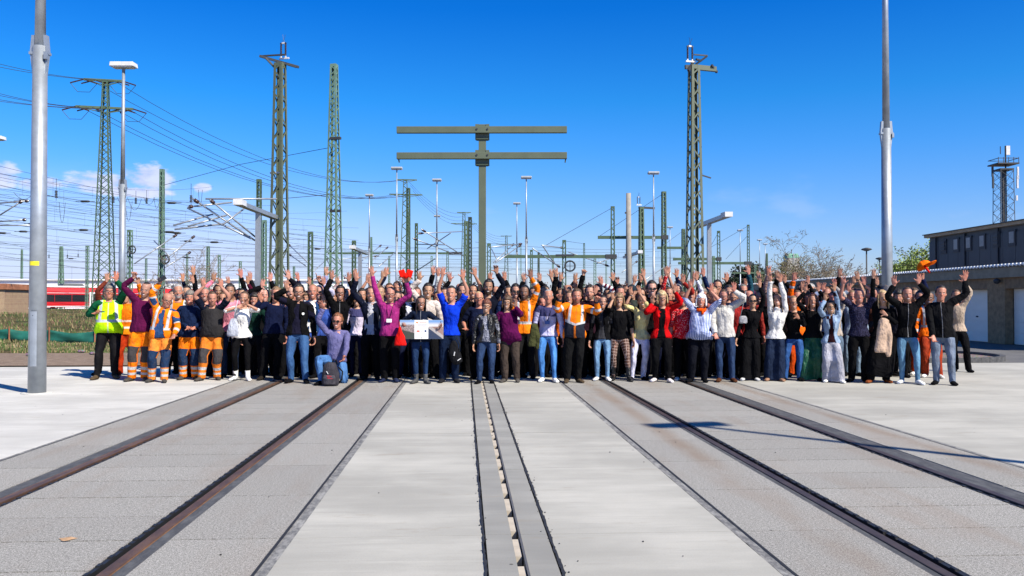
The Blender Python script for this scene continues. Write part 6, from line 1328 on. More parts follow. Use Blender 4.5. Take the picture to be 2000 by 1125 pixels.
p('auburn-haired woman in a red dotted blouse and black trousers', 1334, 570, 16.2, fem=1, g=.22, hair=('h_bob', 'au'), tops=(('blouse', 'dots', (.60, .02, .035), 'blouse'),), legs=('trousers', 'cloth', K), shoes=('shoe', WH), smile=.9)
p('white-haired woman with an orange scarf and blue striped blouse, both hands up', 1371, 572, 15.9, fem=1, g=.4, sk='r', hair=('h_bob', 'wh'), fx=1362, tops=(('blouse', 'stripe_blue', (.62, .66, .82), 'blouse'),), legs=('trousers', 'cloth', (.010, .011, .018)), a=(1348, 554, E(pole=Vector((-1, -.2, -.6)))), b=(1389, 561, E(pole=Vector((1, -.2, -.6)))), shoes=('shoe', K), extra=(('scarf', 'scarf', 'knit', (.85, .12, .01)),), smile=1)
p('bearded man in a light grey hooded jacket and dark jeans waving with a bent arm', 1412, 564, 15.95, g=.1, sk='r', hair=('h_short', 'br'), fx=1417, tops=(('hoodie', 'zip_front', (.55, .53, .50)),), legs=('jeans', 'denim', DJ), a=(1397, 660, RL), b=(1434, 560, E(pole=Vector((1, 0, -.5)))), extra=('glasses',), shoes=('shoe', (.12, .05, .025)), beard=.7, smile=.4)
p('woman dressed all in black with big sunglasses and a handbag strap', 1472, 573, 16.2, fem=1, hair=('h_pony', 'dk'), fx=1463, tops=((SW, 'cloth', K),), legs=('wide', 'cloth', K), shoes=('shoe', (.5, .5, .5)), b=(1484, 552), extra=('shades',))
p('woman in a white pullover and navy wide trousers leaning back with arms up', 1520, 572, 16.1, fem=1, hair=('h_long', 'br'), fx=1511, tops=(('hoodie', 'knit', (.72, .70, .68), 'pullover'),), legs=('wide', 'denim', (.018, .030, .065)), a=(1505, 540, E(pole=Vector((-.5, 0, -1)))), b=(1523, 540, E(pole=Vector((1, 0, -.3)))), shoes=('shoe', (.40, .24, .16)), head=(-22, -6, -8), smile=1)
p('laughing woman with glasses in a black pullover and blue jeans, hand at her waist', 1548, 575, 16.2, fem=1, hair=('h_pony', 'lb'), tops=((SW, 'cloth', K),), legs=('jeans', 'denim', (.035, .095, .25)), b=(1557, 626, RL), extra=('glasses',), smile=1)
p('woman in a black top and wide emerald green trousers with both hands up', 1585, 571, 16.2, fem=1, g=.12, hair=('h_wave', 'au'), tops=((SW, 'cloth', K),), legs=('wide', 'satin', (.010, .115, .055)), a=(1573, 562, E(pole=Vector((-1, -.2, -.7)))), b=(1598, 560, E(pole=Vector((1, -.2, -.7)))), extra=(BELT((.02, .02, .02)),), smile=1)
p('smaller woman in a light denim jacket and pale grey wide trousers, arms up', 1625, 584, 15.85, fem=1, sk='l', hair=('h_pony', 'dk'), fx=1624, tops=((SW, 'cloth', (.03, .008, .012)), (OJ, 'denim', (.22, .30, .42))), legs=('wide', 'cloth', (.42, .42, .48)), a=(1612, 579, E(pole=Vector((-.6, -.3, -1)))), b=(1629, 560, E(pole=Vector((1, 0, -.5)))), shoes=('shoe', WH), extra=('glasses',), smile=.9)
p('man in a dark short-sleeved shirt and black trousers with both bare arms up', 1680, 562, 15.9, g=.1, sk='r', hair=('h_crop', 'br'), fx=1675, tops=(('tee', 'smalldots', (.022, .02, .042)),), legs=('trousers', 'cloth', K), a=(1646, 547, E(pole=Vector((-1, 0, -.7)))), b=(1688, 548, E(pole=Vector((1, 0, -.5)))), extra=('watchl',), smile=.8)
p('blonde woman in a long black dress with a beige coat over her arm', 1723, 564, 15.8, fem=1, g=.1, hair=('h_long', 'bl'), fx=1716, tops=((SW, 'cloth', K),), legs=('dress', 'cloth', K), shoes=('shoe', (.25, .08, .03)), a=(1706, 533), b=(1728, 622, E(hand='relax', dd=-.2, pole=Vector((1, .5, -.4)))), smile=1)
p('bearded young man in a black zip jacket and light blue jeans, both hands waving', 1775, 557, 15.6, hair=('h_short', 'br'), fx=1772, tops=(('jacket', 'zip_front', K),), legs=('slim', 'denim', (.11, .22, .34)), a=(1746, 548, E(pole=Vector((-1, 0, -.8)))), b=(1794, 544, E(pole=Vector((1, 0, -.5)))), shoes=('shoe', (.70, .72, .76)), beard=.6, smile=.9, stance=1)
p('rightmost front man in a black softshell jacket and grey jeans, arm flung up', 1836, 556, 15.35, g=.15, sk='r', hair=('h_short', 'dk'), fx=1843, tops=(('jacket', 'zip_front', (.012, .012, .014)),), legs=('jeans', 'denim', (.16, .20, .27)), a=(1822, 665, RL), b=(1886, 538, E(pole=Vector((1, 0, -.9)))), shoes=('shoe', K), smile=.2, yaw=-6)
# ---- the man on one knee
kn = p('man kneeling on one knee in a purple-blue checked shirt, sunglasses and jeans, waving', 660, 626, 15.7, s=.97, g=.12, sk='r', hair=('h_full', 'gi'), fx=654, tops=(('shirt', 'smalldots', (.16, .155, .30)),), legs=('jeans', 'denim', (.075, .17, .36)), a=(627, 596, E(dd=-.1, pole=Vector((-1, 0, -.6)))), b=(672, 706, E(hand='relax', dd=-.42, pole=Vector((1, .3, -.4)))), extra=('shades', 'watchr'), smile=1, yaw=-6,
    pose=E(hz=-.50, hy=.06, hx=.02, lean=.06, hippitch=.1, legr=E(t=Vector((-.20, -.36, .08)), pole=Vector((-.45, -.5, 1)), yaw=-.35), legl=E(t=Vector((.17, .34, .10)), pole=Vector((.15, -1, -.9)), yaw=.1, pitch=1.0)))
# ---- rows behind, from the left
def q(label, x, top, d, a=None, b=None, top_=None, **k):
    k.setdefault('legs', ('trousers', 'cloth', random.choice((K, K, NV, (.02, .02, .022)))))
    p(label, x, top, d, a=a, b=b, tops=top_ or ((SW, 'cloth', K),), **k)
def T1(kind, mat, col): return ((kind, mat, col),)
q('worker in an orange hi-vis jacket with pale bands behind the plum sweater, arm up', 247, 564, 17.3, b=(270, 546, E(hand='relax', pole=Vector((1, 0, -.5)))), top_=T1('jacket', 'hivis_band', OR), legs=('work', 'cloth', (.42, .05, .012)), shoes=('boot', (.05, .04, .03)), hair=('h_short', 'br'))
q('person behind the yellow vest wearer of whom mainly a raised hand shows', 208, 556, 17.6, a=(210, 541), top_=T1(SW, 'cloth', (.20, .05, .03)), hair=('h_short', 'dk'), fx=212)
q('man with grey hair and white beard in a grey work vest behind the phone holder', 347, 552, 17.0, g=.2, top_=((SW, 'cloth', (.10, .095, .10)), ('vest', 'hivis', OR)), hair=('h_short', 'gr'), beard=1, sk='r', legs=('work', 'cloth', K))
q('man stretching one black sleeve high behind the white-bearded man', 366, 557, 17.8, b=(377, 523), top_=T1(SW, 'cloth', K), hair=('h_short', 'dk'))
q('worker with a red apron strip between the navy jacket and the tool trousers', 390, 566, 17.3, top_=T1('jacket', 'cloth', (.60, .02, .012)), hair=('h_pixie', 'br'), legs=('work', 'cloth', (.40, .03, .015)))
q('man with short grey hair and stubble behind the charcoal bib overall', 398, 558, 17.2, top_=T1(SW, 'cloth', NV), hair=('h_short', 'sg'), sk='r', beard=.4)
q('dark-haired man in a pink shirt with one hand up behind the tool trousers', 428, 552, 17.6, a=(417, 540), top_=T1('shirt', 'cloth', (.72, .24, .32)), hair=('h_full', 'dk'), sk='m')
q('bearded dark-haired young man in a plain pink sweater', 450, 554, 16.9, top_=T1(SW, 'knit', (.68, .28, .36)), hair=('h_full', 'dk'), beard=.6, sk='m', legs=('jeans', 'denim', (.02, .035, .08)), smile=1)
q('woman in a maroon top behind the mouth-covering woman, palm raised', 474, 562, 17.5, fem=1, b=(483, 546), top_=T1(SW, 'cloth', (.09, .01, .03)), hair=('h_pony', 'dk'))
q('dark-haired woman in a dark green sweater left of the navy V-neck', 498, 569, 17.0, fem=1, top_=T1(SW, 'knit', (.012, .045, .035)), hair=('h_bob', 'dk'), smile=1)
q('bald man waving a black sleeve behind the dark green sweater', 509, 557, 17.5, a=(513, 553, E(pole=Vector((-1, 0, -.8)))), hair=('h_bald', 'gr'), top_=T1('jacket', 'cloth', K), sk='p')
q('ginger bearded man in a dark jacket waving behind the black open jacket', 566, 553, 17.1, b=(562, 536, E(pole=Vector((1, 0, -.3)))), hair=('h_full', 'gi'), beard=1, top_=T1('jacket', 'cloth', (.014, .012, .02)), sk='p')
q('woman half hidden between the ginger beard and the blue blazer', 598, 568, 17.8, fem=1, hair=('h_bob', 'br'), top_=T1(SW, 'cloth', (.10, .02, .05)), b=(604, 549))
q('man with receding hair in a blue blazer over an open white shirt', 609, 552, 16.9, hair=('h_reced', 'lb'), top_=(('shirt', 'cloth', WH), ('suit', 'cloth', (.022, .06, .15))), sk='r', legs=('jeans', 'denim', (.03, .03, .04)))
q('man behind the blue blazer pointing one finger to the sky', 617, 558, 18.0, b=(622, 540, E(hand='point')), hair=('h_short', 'dk'))
q('balding man with sunglasses and beard, pale sleeve raised', 623, 555, 17.6, b=(632, 548), hair=('h_crop', 'gr'), beard=.6, extra=('shades',), top_=T1('shirt', 'cloth', (.62, .60, .78)))
q('brown-haired woman in a white and blue top beside the kneeling wave', 631, 569, 16.9, fem=1, hair=('h_long', 'br'), top_=T1(SW, 'cloth', (.05, .10, .34)), smile=1)
q('man with a lavender sleeve reaching highest beside the lattice mast', 653, 560, 17.9, a=(637, 526), hair=('h_short', 'gr'), top_=T1('shirt', 'stripe_thin', (.55, .55, .78)))
q('tall person hidden behind the black fleece with a spread palm', 670, 562, 18.2, a=(660, 548), hair=('h_short', 'br'), top_=T1(SW, 'cloth', (.35, .25, .25)))
q('woman in a white and violet sweater in the shade of the navy suit', 697, 571, 17.0, fem=1, hair=('h_bob', 'dk'), top_=T1(SW, 'yoke_navy', (.60, .55, .68)), legs=('jeans', 'denim', NV))
q('woman peeking out beside the navy suit with a second palm above it', 708, 563, 17.7, fem=1, a=(692, 525), hair=('h_wave', 'dk'), top_=T1('jacket', 'cloth', K))
q('man with bare forearms up left of the magenta shirt', 716, 560, 18.0, a=(718, 541), b=(722, 549), hair=('h_short', 'br'), top_=T1('tee', 'cloth', K))
q('woman in a grey striped sweater with bare forearm up behind the magenta shirt', 745, 555, 17.5, fem=.7, a=(748, 535), hair=('h_pony', 'br'), top_=T1('blouse', 'stripe_thin', (.45, .43, .42)))
q('man with a navy sleeve straight up above the magenta shirt', 762, 550, 17.9, a=(754, 530), hair=('h_short', 'br'), top_=T1(SW, 'cloth', NV), sk='r')
q('person with a denim shirt arm across the face behind the red cap', 777, 548, 18.1, b=(799, 540, E(pole=Vector((1, 0, -.3)))), hair=('h_short', 'br'), top_=T1('shirt', 'denim', (.16, .32, .60)), sk='r')
q('dark-haired man in a black suit and white shirt behind the photo board', 797, 556, 16.9, hair=('h_full', 'dk'), top_=(('shirt', 'cloth', (.70, .70, .76)), ('suit', 'cloth', K)))
q('person in pale grey trousers left of the photo board holder', 803, 566, 17.4, hair=('h_short', 'dk'), top_=T1('jacket', 'cloth', K), legs=('trousers', 'cloth', (.34, .33, .32)), shoes=('shoe', (.55, .52, .5)))
q('young man in a cream hooded jacket with one arm raised above the board', 837, 551, 16.8, a=(820, 538, E(pole=Vector((-1, 0, -.3)))), hair=('h_full', 'dk'), top_=T1('hoodie', 'cloth', (.62, .55, .50)))
q('long-haired woman between the cream hood and the suit man', 816, 558, 17.9, fem=1, hair=('h_long', 'br'), top_=T1(SW, 'cloth', (.35, .33, .32)))
q('man in black waving highest behind the cream hood', 849, 556, 18.0, a=(847, 527), hair=('h_full', 'dk'), top_=T1('jacket', 'cloth', K))
q('person with a pale sleeve crossing the royal blue tee wearer at the wrist', 870, 559, 17.8, a=(856, 530), top_=T1('shirt', 'cloth', (.5, .5, .48)), hair=('h_short', 'dk'))
q('bald man at the back right of the royal blue T-shirt', 896, 550, 18.1, a=(879, 540), hair=('h_bald', 'br'), extra=('glasses',), sk='r')
q('dark-haired man peering over the royal blue shoulder', 902, 553, 17.3, hair=('h_full', 'dk'), beard=.3, top_=T1(SW, 'cloth', K))
q('man in a blue jacket with one bare forearm raised beside the green mast column', 923, 554, 17.4, b=(927, 530, E(pole=Vector((1, 0, -.3)))), hair=('h_short', 'br'), top_=T1('tee', 'cloth', (.012, .04, .14)), sk='r')
q('tall bearded man in black snapping fingers high above the leather jacket', 953, 545, 17.2, b=(970, 524, E(hand='relax', pole=Vector((1, 0, -.8)))), hair=('h_full', 'dk'), beard=1, top_=T1(SW, 'cloth', (.010, .012, .025)), sk='m')
q('bald man with glasses mostly hidden at the raised black sleeve', 970, 557, 18.0, a=(956, 540), b=(986, 538), hair=('h_bald', 'br'), extra=('glasses',), sk='r')
q('dark-haired man left of the man with sunglasses and black print shirt', 993, 557, 17.6, hair=('h_short', 'dk'), top_=T1('shirt', 'cloth', (.02, .04, .12)), b=(998, 560, RL) if 0 else None)
blk = q('smiling man with sunglasses in a black hooded shirt with a white letter panel', 1007, 554, 16.9, hair=('h_full', 'dk'), extra=('shades',), top_=T1(SW, 'cloth', (.012, .012, .016)))
q('bearded man in an orange and navy hi-vis jacket raising one striped sleeve', 1026, 554, 16.8, b=(1036, 534, E(pole=Vector((1, 0, .1)))), hair=('h_short', 'dk'), beard=.8, top_=(('jacket', 'hivis', OR, 'hivis_jacket'),), sk='d')
q('person in a black jacket with two raised palms left of the striped hi-vis sleeve', 1040, 558, 18.0, a=(1023, 541), b=(1054, 541, E(dd=-.1)), hair=('h_short', 'dk'), top_=T1('jacket', 'cloth', K), extra=('watchl',))
q('red-faced woman leaning in left of the lavender striped sweater', 1057, 576, 17.0, fem=1, sk='r', hair=('h_pony', 'dk'), top_=T1(SW, 'cloth', (.07, .01, .03)))
q('man with dark hair behind the lavender striped sweater, pale palm lifted', 1066, 555, 17.8, b=(1076, 534), hair=('h_short', 'dk'), extra=('glasses',), top_=T1('tee', 'cloth', K))
q('tall person in a black sleeve with white cuff above the orange jacket', 1098, 560, 17.6, a=(1087, 527), hair=('h_short', 'br'), top_=T1('suit', 'cloth', K)+T1('shirt', 'cloth', WH))
q('man with a navy sleeve and open palm left of the bald head', 1104, 565, 17.9, a=(1095, 540), hair=('h_short', 'br'), top_=T1(SW, 'cloth', NV))
q('bald man with sunglasses above the orange and navy jacket', 1110, 554, 17.5, b=(1123, 555), hair=None, extra=('shades',), sk='r', top_=T1(SW, 'cloth', K))
q('woman with parted dark hair squeezed in left of the orange collar', 1113, 567, 16.9, fem=1, hair=('h_long', 'br'), top_=T1('jacket', 'cloth', (.5, .12, .01)), smile=1)
q('person with two stacked palms right of the bald sunglasses man', 1130, 560, 18.1, a=(1124, 541), hair=('h_short', 'gr'), top_=T1(SW, 'cloth', K))
q('man raising a clenched fist on a black sleeve behind the orange jacket', 1145, 559, 17.3, a=(1141, 524, E(hand='fist')), hair=('h_reced', 'dk'), top_=T1('jacket', 'cloth', K), sk='p')
q('man with a black moustache and full dark hair right of the raised fist', 1153, 556, 16.9, hair=('h_full', 'dk'), beard=.7, b=(1162, 566, E(dd=-.3)), top_=T1('jacket', 'cloth', (.03, .01, .02)), sk='p')
q('dark-haired man in a maroon and white striped sleeve waving', 1167, 553, 17.6, b=(1174, 547, E(pole=Vector((1, 0, -.6)))), hair=('h_short', 'dk'), extra=('shades',), top_=T1(SW, 'stripe_maroon', (.16, .012, .04)))
q('person behind the striped sleeve with a black arm and spread palm', 1188, 562, 17.9, b=(1196, 540, E(pole=Vector((1, 0, -.3)))), hair=('h_short', 'dk'), top_=T1('jacket', 'cloth', K), extra=('watchl',))
q('person left of the concrete pole with a bent hand on a black cuff', 1203, 564, 18.2, b=(1205, 546, RL), hair=('h_short', 'br'))
q('square-jawed man with short dark hair behind the plaid trousers', 1214, 556, 17.1, hair=('h_short', 'dk'), top_=T1(SW, 'cloth', (.03, .03, .035)), sk='r', fx=1216)
q('man in a dark blue cap behind the pale yellow blouse', 1232, 553, 17.6, hair=('h_short', 'dk'), a=(1222, 560, RL), extra=(('cap', 'cap', 'cloth', (.03, .045, .06)),), top_=T1('jacket', 'cloth', (.05, .06, .055)))
q('person with a long pale arm reaching high above the pale yellow blouse', 1252, 562, 17.9, b=(1254, 520), a=(1239, 544), hair=('h_short', 'br'), top_=T1('tee', 'cloth', K))
q('person with a black sleeve and spread fingers left of the silver lamp pole', 1260, 560, 18.2, a=(1252, 542), hair=('h_wave', 'br'), fem=1, top_=T1('jacket', 'cloth', K))
q('grinning man with sunglasses and swept dark hair left of the red blazer', 1273, 548, 16.9, hair=('h_full', 'dk'), extra=('shades',), top_=T1('jacket', 'cloth', K), sk='p', smile=1)
q('dark-haired woman peeking under the raised palm left of the red blazer', 1275, 574, 17.4, fem=1, hair=('h_wave', 'dk'), top_=T1(SW, 'cloth', K))
q('person in black with a hand tilted right above the red blazer', 1297, 562, 18.0, a=(1291, 547), hair=('h_short', 'dk'), top_=T1('jacket', 'cloth', K))
q('person in a red checked shirt with the highest stacked palm', 1309, 558, 17.8, a=(1302, 530), hair=('h_short', 'br'), top_=T1('shirt', 'dots', (.5, .02, .02)))
q('man behind the palm stack with a second hand above his neighbour', 1303, 557, 18.4, b=(1301, 516), hair=('h_short', 'br'), top_=T1('tee', 'cloth', (.4, .36, .32)))
q('grey-templed man with dark glasses right of the raised red sleeve', 1326, 552, 17.3, b=(1333, 544), hair=('h_reced', 'gr'), extra=('glasses',), top_=T1('shirt', 'cloth', (.35, .04, .03)), sk='r')
q('man in a navy jacket with a hand high behind the red dotted blouse', 1317, 560, 18.1, b=(1320, 528), hair=('h_short', 'dk'), top_=T1('jacket', 'cloth', (.012, .02, .06)))
q('woman in a white blouse with a bracelet arm up behind the dotted blouse', 1350, 562, 17.2, fem=1, b=(1360, 539, E(pole=Vector((1, 0, -.3)))), hair=('h_pony', 'dk'), top_=T1('shirt', 'satin', (.68, .70, .76)), extra=('watchl',))
q('person with a reddened palm half hidden behind the bracelet arm', 1357, 565, 18.0, a=(1356, 536), hair=('h_short', 'br'), top_=T1('tee', 'cloth', (.2, .15, .12)))
q('grey-brown haired man facing down behind the white-haired woman', 1372, 560, 17.6, b=(1373, 530, E(dd=-.1)), hair=('h_full', 'sg'), top_=T1(SW, 'cloth', (.014, .03, .09)), head=(20, 0, 0))
q('fair-haired man with thin glasses left of the grey hooded jacket', 1394, 559, 17.1, hair=('h_short', 'lb'), extra=('glasses',), top_=T1('shirt', 'cloth', (.35, .12, .10)), sk='r')
q('dark-haired man waving a huge spread palm above the grey hooded jacket', 1401, 545, 17.8, b=(1419, 541, E(pole=Vector((1, 0, -.6)))), hair=('h_short', 'dk'), top_=T1('jacket', 'cloth', K), extra=('glasses',))
q('dark-haired man behind the bent pale grey sleeve', 1422, 556, 17.4, hair=('h_full', 'dk'), top_=T1(SW, 'cloth', NV))
q('smiling man with black glasses tucked under the bent grey sleeve', 1433, 568, 16.8, hair=('h_short', 'br'), extra=('glasses',), top_=T1(SW, 'cloth', (.30, .03, .03)), sk='r', smile=1)
q('man with a turquoise wristband reaching high left of the dark conifers', 1449, 552, 17.8, b=(1462, 526, E(dd=-.1)), hair=('h_short', 'sg'), extra=('shades',), top_=T1(SW, 'cloth', (.03, .10, .14)))
q('woman with purple nails and raised hand left of the all-black outfit', 1455, 562, 18.1, fem=1, b=(1455, 552), hair=('h_bob', 'br'), top_=T1(SW, 'cloth', (.08, .03, .08)))
q('sunburnt man with thin grey hair left of the all-black outfit', 1462, 564, 17.1, hair=('h_bald', 'gr'), sk='r', extra=('glasses',), top_=T1('shirt', 'cloth', (.32, .05, .04)))
q('man behind the all-black outfit with a face cut by a black sleeve', 1494, 565, 17.5, hair=('h_short', 'lb'), sk='r', top_=T1('jacket', 'cloth', K), b=(1490, 558, E(dd=-.1)))
q('man with glasses and brown quiff left of the white pullover', 1511, 555, 17.4, a=(1501, 527), hair=('h_full', 'br'), extra=('glasses',), sk='r', top_=T1(SW, 'cloth', (.3, .2, .18)))
q('person behind the white pullover with an open palm leaning right', 1532, 562, 17.7, b=(1532, 544, E(dd=-.1)), a=(1518, 536), hair=('h_short', 'dk'), top_=T1('jacket', 'cloth', K))
q('worker stretching an orange hi-vis sleeve up right of the white pullover', 1557, 564, 17.2, a=(1551, 540, E(pole=Vector((-1, 0, .2)))), hair=('h_short', 'br'), top_=(('jacket', 'hivis', (.9, .18, .01), 'hivis_jacket'),), sk='r', legs=('work', 'cloth', (.5, .08, .01)))
q('woman with dark curls left of the emerald trousers, hands over her head', 1565, 552, 17.8, fem=1, hair=('h_wave', 'dk'), a=(1568, 557, E(dd=-.15)), top_=T1(SW, 'cloth', (.02, .01, .015)))
q('grey-haired person behind the raised hands of the emerald trouser wearer', 1583, 554, 18.0, hair=('h_wave', 'gr'), top_=T1(SW, 'cloth', (.35, .03, .03)))
q('red-faced man with sunglasses behind the denim jacket, hand up', 1611, 558, 17.6, a=(1607, 560), hair=('h_short', 'gi'), extra=('shades',), top_=T1('shirt', 'cloth', (.30, .36, .52)), sk='r')
q('grinning man with dark hair above the denim jacket', 1626, 566, 16.9, hair=('h_short', 'dk'), beard=.4, b=(1629, 553, E(dd=-.1)), sk='r', top_=T1('shirt', 'cloth', (.50, .44, .40)), legs=('jeans', 'denim', (.10, .14, .20)))
q('person with one black sleeve and dark palm above the roofline', 1645, 560, 18.2, a=(1641, 526), hair=('h_short', 'dk'), top_=T1('jacket', 'cloth', K), sk='m')
q('fair-haired man in profile between the denim jacket and the dark shirt', 1664, 566, 17.2, hair=('h_short', 'lb'), a=(1657, 561, E(dd=-.1)), sk='r', top_=T1('shirt', 'cloth', (.28, .34, .44)), legs=('jeans', 'denim', (.14, .2, .28)))
q('person with wristwatch and fanned fingers above the dark shirt', 1672, 560, 17.9, a=(1667, 547), b=(1675, 538), extra=('watchl',), hair=('h_short', 'br'), top_=T1('tee', 'cloth', (.04, .04, .05)))
q('dark-bearded man in the shade right of the dark short-sleeved shirt', 1700, 560, 17.4, hair=('h_full', 'dk'), beard=.8, top_=T1(SW, 'cloth', (.10, .04, .03)), sk='r')
q('man in a grey baseball cap behind the blonde in the black dress', 1729, 556, 17.3, hair=('h_short', 'br'), extra=(('cap', 'cap', 'cloth', (.16, .16, .18)),), top_=T1(SW, 'cloth', (.05, .05, .06)))
q('man with glasses left of the grey cap with a hand at the pole', 1713, 557, 17.9, b=(1712, 549, E(dd=-.1)), hair=('h_short', 'lb'), extra=('glasses',), top_=T1('shirt', 'cloth', (.03, .035, .05)))
q('laughing red-cheeked woman left of the black zip jacket', 1753, 563, 16.9, fem=1, g=.15, hair=('h_pixie', 'dk'), sk='r', top_=T1(SW, 'cloth', (.06, .055, .065)), smile=1)
q('worker in orange hi-vis behind the gap right of the light blue jeans', 1796, 566, 17.4, b=(1801, 534, E(hand='grip', pole=Vector((1, 0, -.4)))), hair=('h_short', 'dk'), top_=(('jacket', 'cloth', (.014, .02, .07)),), legs=('work', 'cloth', (.48, .07, .015)), shoes=('shoe', WH), sk='r')
q('dark-haired man in orange trousers and white sneakers between the two black jackets', 1816, 566, 16.9, hair=('h_short', 'dk'), sk='d', top_=(('jacket', 'hivis', (.9, .2, .01), 'hivis_jacket'),), legs=('work', 'cloth', (.33, .055, .022)), shoes=('shoe', (.75, .74, .72)), extra=('glasses',))
q('man in a beige shirt and black trousers nearest the garages', 1868, 563, 18.3, b=(1882, 545, E(pole=Vector((1, 0, -.8)), dd=-.05)), hair=('h_short', 'br'), sk='r', top_=T1(SW, 'cloth', (.42, .34, .27)), fx=1875, shoes=('shoe', K))
# a few more heads in the gaps at the back
q('person in a black coat in the deepest row behind the woman in white', 455, 562, 18.2, hair=('h_short', 'dk'), top_=T1('jacket', 'cloth', K))
q('person in a black coat hidden behind the waving navy V-neck', 548, 566, 18.0, hair=('h_short', 'dk'), top_=T1('jacket', 'cloth', K))
q('person in dark blue standing behind the kneeling man and his neighbours', 640, 572, 17.3, hair=('h_short', 'dk'), top_=T1('jacket', 'cloth', K))
q('person in a black anorak behind the shoulder of the magenta shirt', 778, 566, 17.2, hair=('h_short', 'dk'), top_=T1('jacket', 'cloth', K))
q('person in black between the royal blue T-shirt and the photo board', 857, 566, 17.0, hair=('h_short', 'dk'), top_=T1('jacket', 'cloth', K))
q('person in a black coat behind the slim woman in skinny jeans', 1190, 570, 17.4, hair=('h_short', 'dk'), top_=T1('jacket', 'cloth', K))
q('person in a black parka behind the striped blouse', 1384, 568, 17.5, hair=('h_short', 'dk'), top_=T1('jacket', 'cloth', K))
q('person in black trousers and coat behind the white pullover', 1500, 570, 17.2, hair=('h_short', 'dk'), top_=T1('jacket', 'cloth', K))
NICK = [(211, 'yellow vest'), (247, 'plum sweater'), (300, 'phone holder'), (345, 'navy work jacket'), (395, 'charcoal bib overall'), (440, 'pink sweater'), (480, 'woman in white'), (525, 'navy V-neck'), (570, 'black open jacket'), (610, 'blue blazer'), (655, 'kneeling man'), (690, 'black fleece'), (728, 'navy suit'), (765, 'magenta shirt'), (810, 'photo board'), (850, 'cream hood'), (885, 'royal blue T-shirt'), (925, 'loose navy top'), (955, 'leather jacket'), (995, 'long purple top'), (1035, 'orange and navy sleeve'), (1075, 'lavender striped sweater'), (1128, 'orange jacket with fists out'), (1176, 'skinny jeans'), (1211, 'plaid trousers'), (1250, 'pale yellow blouse'), (1297, 'red blazer'), (1334, 'red dotted blouse'), (1371, 'orange scarf'), (1412, 'light grey hooded jacket'), (1445, 'sunburnt man'), (1472, 'all-black outfit'), (1520, 'white pullover'), (1550, 'laughing woman in blue jeans'), (1585, 'emerald trousers'), (1625, 'denim jacket'), (1680, 'dark short-sleeved shirt'), (1723, 'long black dress'), (1775, 'black zip jacket'), (1816, 'orange trousers')]
used = {}; gx = 330.0; rg = random.Random(5)
while gx < 1790:
    if min(abs(gx-h) for h in HX) > 7.5:
        nx, nk = min(NICK, key=lambda t_: abs(t_[0]-gx)); side = 'left' if gx < nx else 'right'; key_ = (nk, side); used[key_] = used.get(key_, 0)+1
        hc = rg.choice(('dk', 'br', 'dk', 'sg')); cc = {'dk': 'dark', 'br': 'brown', 'sg': 'greying'}[hc]; wmn = rg.random() < .3
        lb = '%s-haired %s in dark clothes glimpsed just %s of the %s%s' % (cc, 'woman' if wmn else 'man', side, nk, '' if used[key_] == 1 else ', further back')
        py_ = rg.uniform(529, 548); up_ = rg.random() < .55
        q(lb, gx, rg.uniform(560, 567)+(3 if wmn else 0), rg.uniform(17.3, 18.5), fem=1 if wmn else 0, b=(gx+rg.uniform(-2, 9), py_) if up_ else None, hair=(rg.choice(('h_short', 'h_full', 'h_crop')) if not wmn else rg.choice(('h_bob', 'h_pony', 'h_long')), hc), top_=T1(rg.choice(('jacket', SW)), 'cloth', rg.choice((K, K, NV, (.02, .02, .022)))), sk=rg.choice('llrp'))
        gx += 12
    gx += 3
# ---- things in their hands and at their feet
def handpt(i, s_, f=.09):
    body, Rm, Pm, s = PEOPLE[i]; v = (Pm['hand'+s_] + Rm['hand'+s_] @ Vector(((1 if s_ == 'l' else -1)*f, -.02, 0)))*s
    return Matrix.Rotation(body.rotation_euler[2], 3, 'Z') @ v + body.location
def facing(i): return PEOPLE[i][0].rotation_euler[2]
def idx(word):
    for i, (b, *_r) in enumerate(PEOPLE):
        if word in b['label']: return i
# phone
i = idx('holding up a phone'); c = handpt(i, 'r', .10)
ph = empty('phone', c+Vector((.05, -.035, .0)), facing(i)); tag(ph, 'black smartphone held up in the hand of the bald orange-jacketed man', 'phone')
m = Matrix.Rotation(R(-28), 4, 'Y')
MB().box((0, 0, 0), (.155, .010, .078), m=m).build('phone_case', 'frame_black', ph, bevel=.004); MB().box((0, .006, 0), (.145, .002, .070), m=m).build('screen', 'lens_black', ph)
# red cap held high by the magenta shirt
def held_cap(name, label, loc, rot, col, sc=1.0):
    me = T['cap'].copy(); v = co(me)-np.array([0, 0, 1.73]); me.vertices.foreach_set('co', (v*sc).astype(np.float32).ravel())
    o = bpy.data.objects.new(name, me); me.materials.append(M['cloth']); C.objects.link(o); o.location = loc; o.rotation_euler = rot; o.color = (*col, 1)
    md = o.modifiers.new('s', 'SOLIDIFY'); md.thickness = .004; tag(o, label, 'cap'); return o
i = idx('magenta'); c = handpt(i, 'l', .10)
mb = MB()
for sg in (-1, 1):      # a folded cloth cap: two soft lobes
    mb.box((sg*.055, -.02, .045), (.115, .06, .14), m=Matrix.Rotation(sg*R(16), 4, 'Y'))
mb.ball((0, -.02, -.02), (.05, .045, .05))
me = remesh(mb, .012, 700, 'red_cloth', 2, .022, 3); o = link('red_cloth', me, 'cloth'); o.color = (.75, .012, .006, 1); o.location = c+Vector((.0, -.02, .03)); tag(o, 'crumpled bright red cap held aloft by the man in the magenta shirt', 'cap')
i = idx('worker in orange hi-vis behind the gap'); c = handpt(i, 'l', .08)
hc = held_cap('orange_cap', 'bright orange cap with black peak waved above the garages side of the crowd', c+Vector((.03, -.02, .20)), (R(-35), R(15), facing(i)+R(75)), (.95, .17, .005), 1.35)
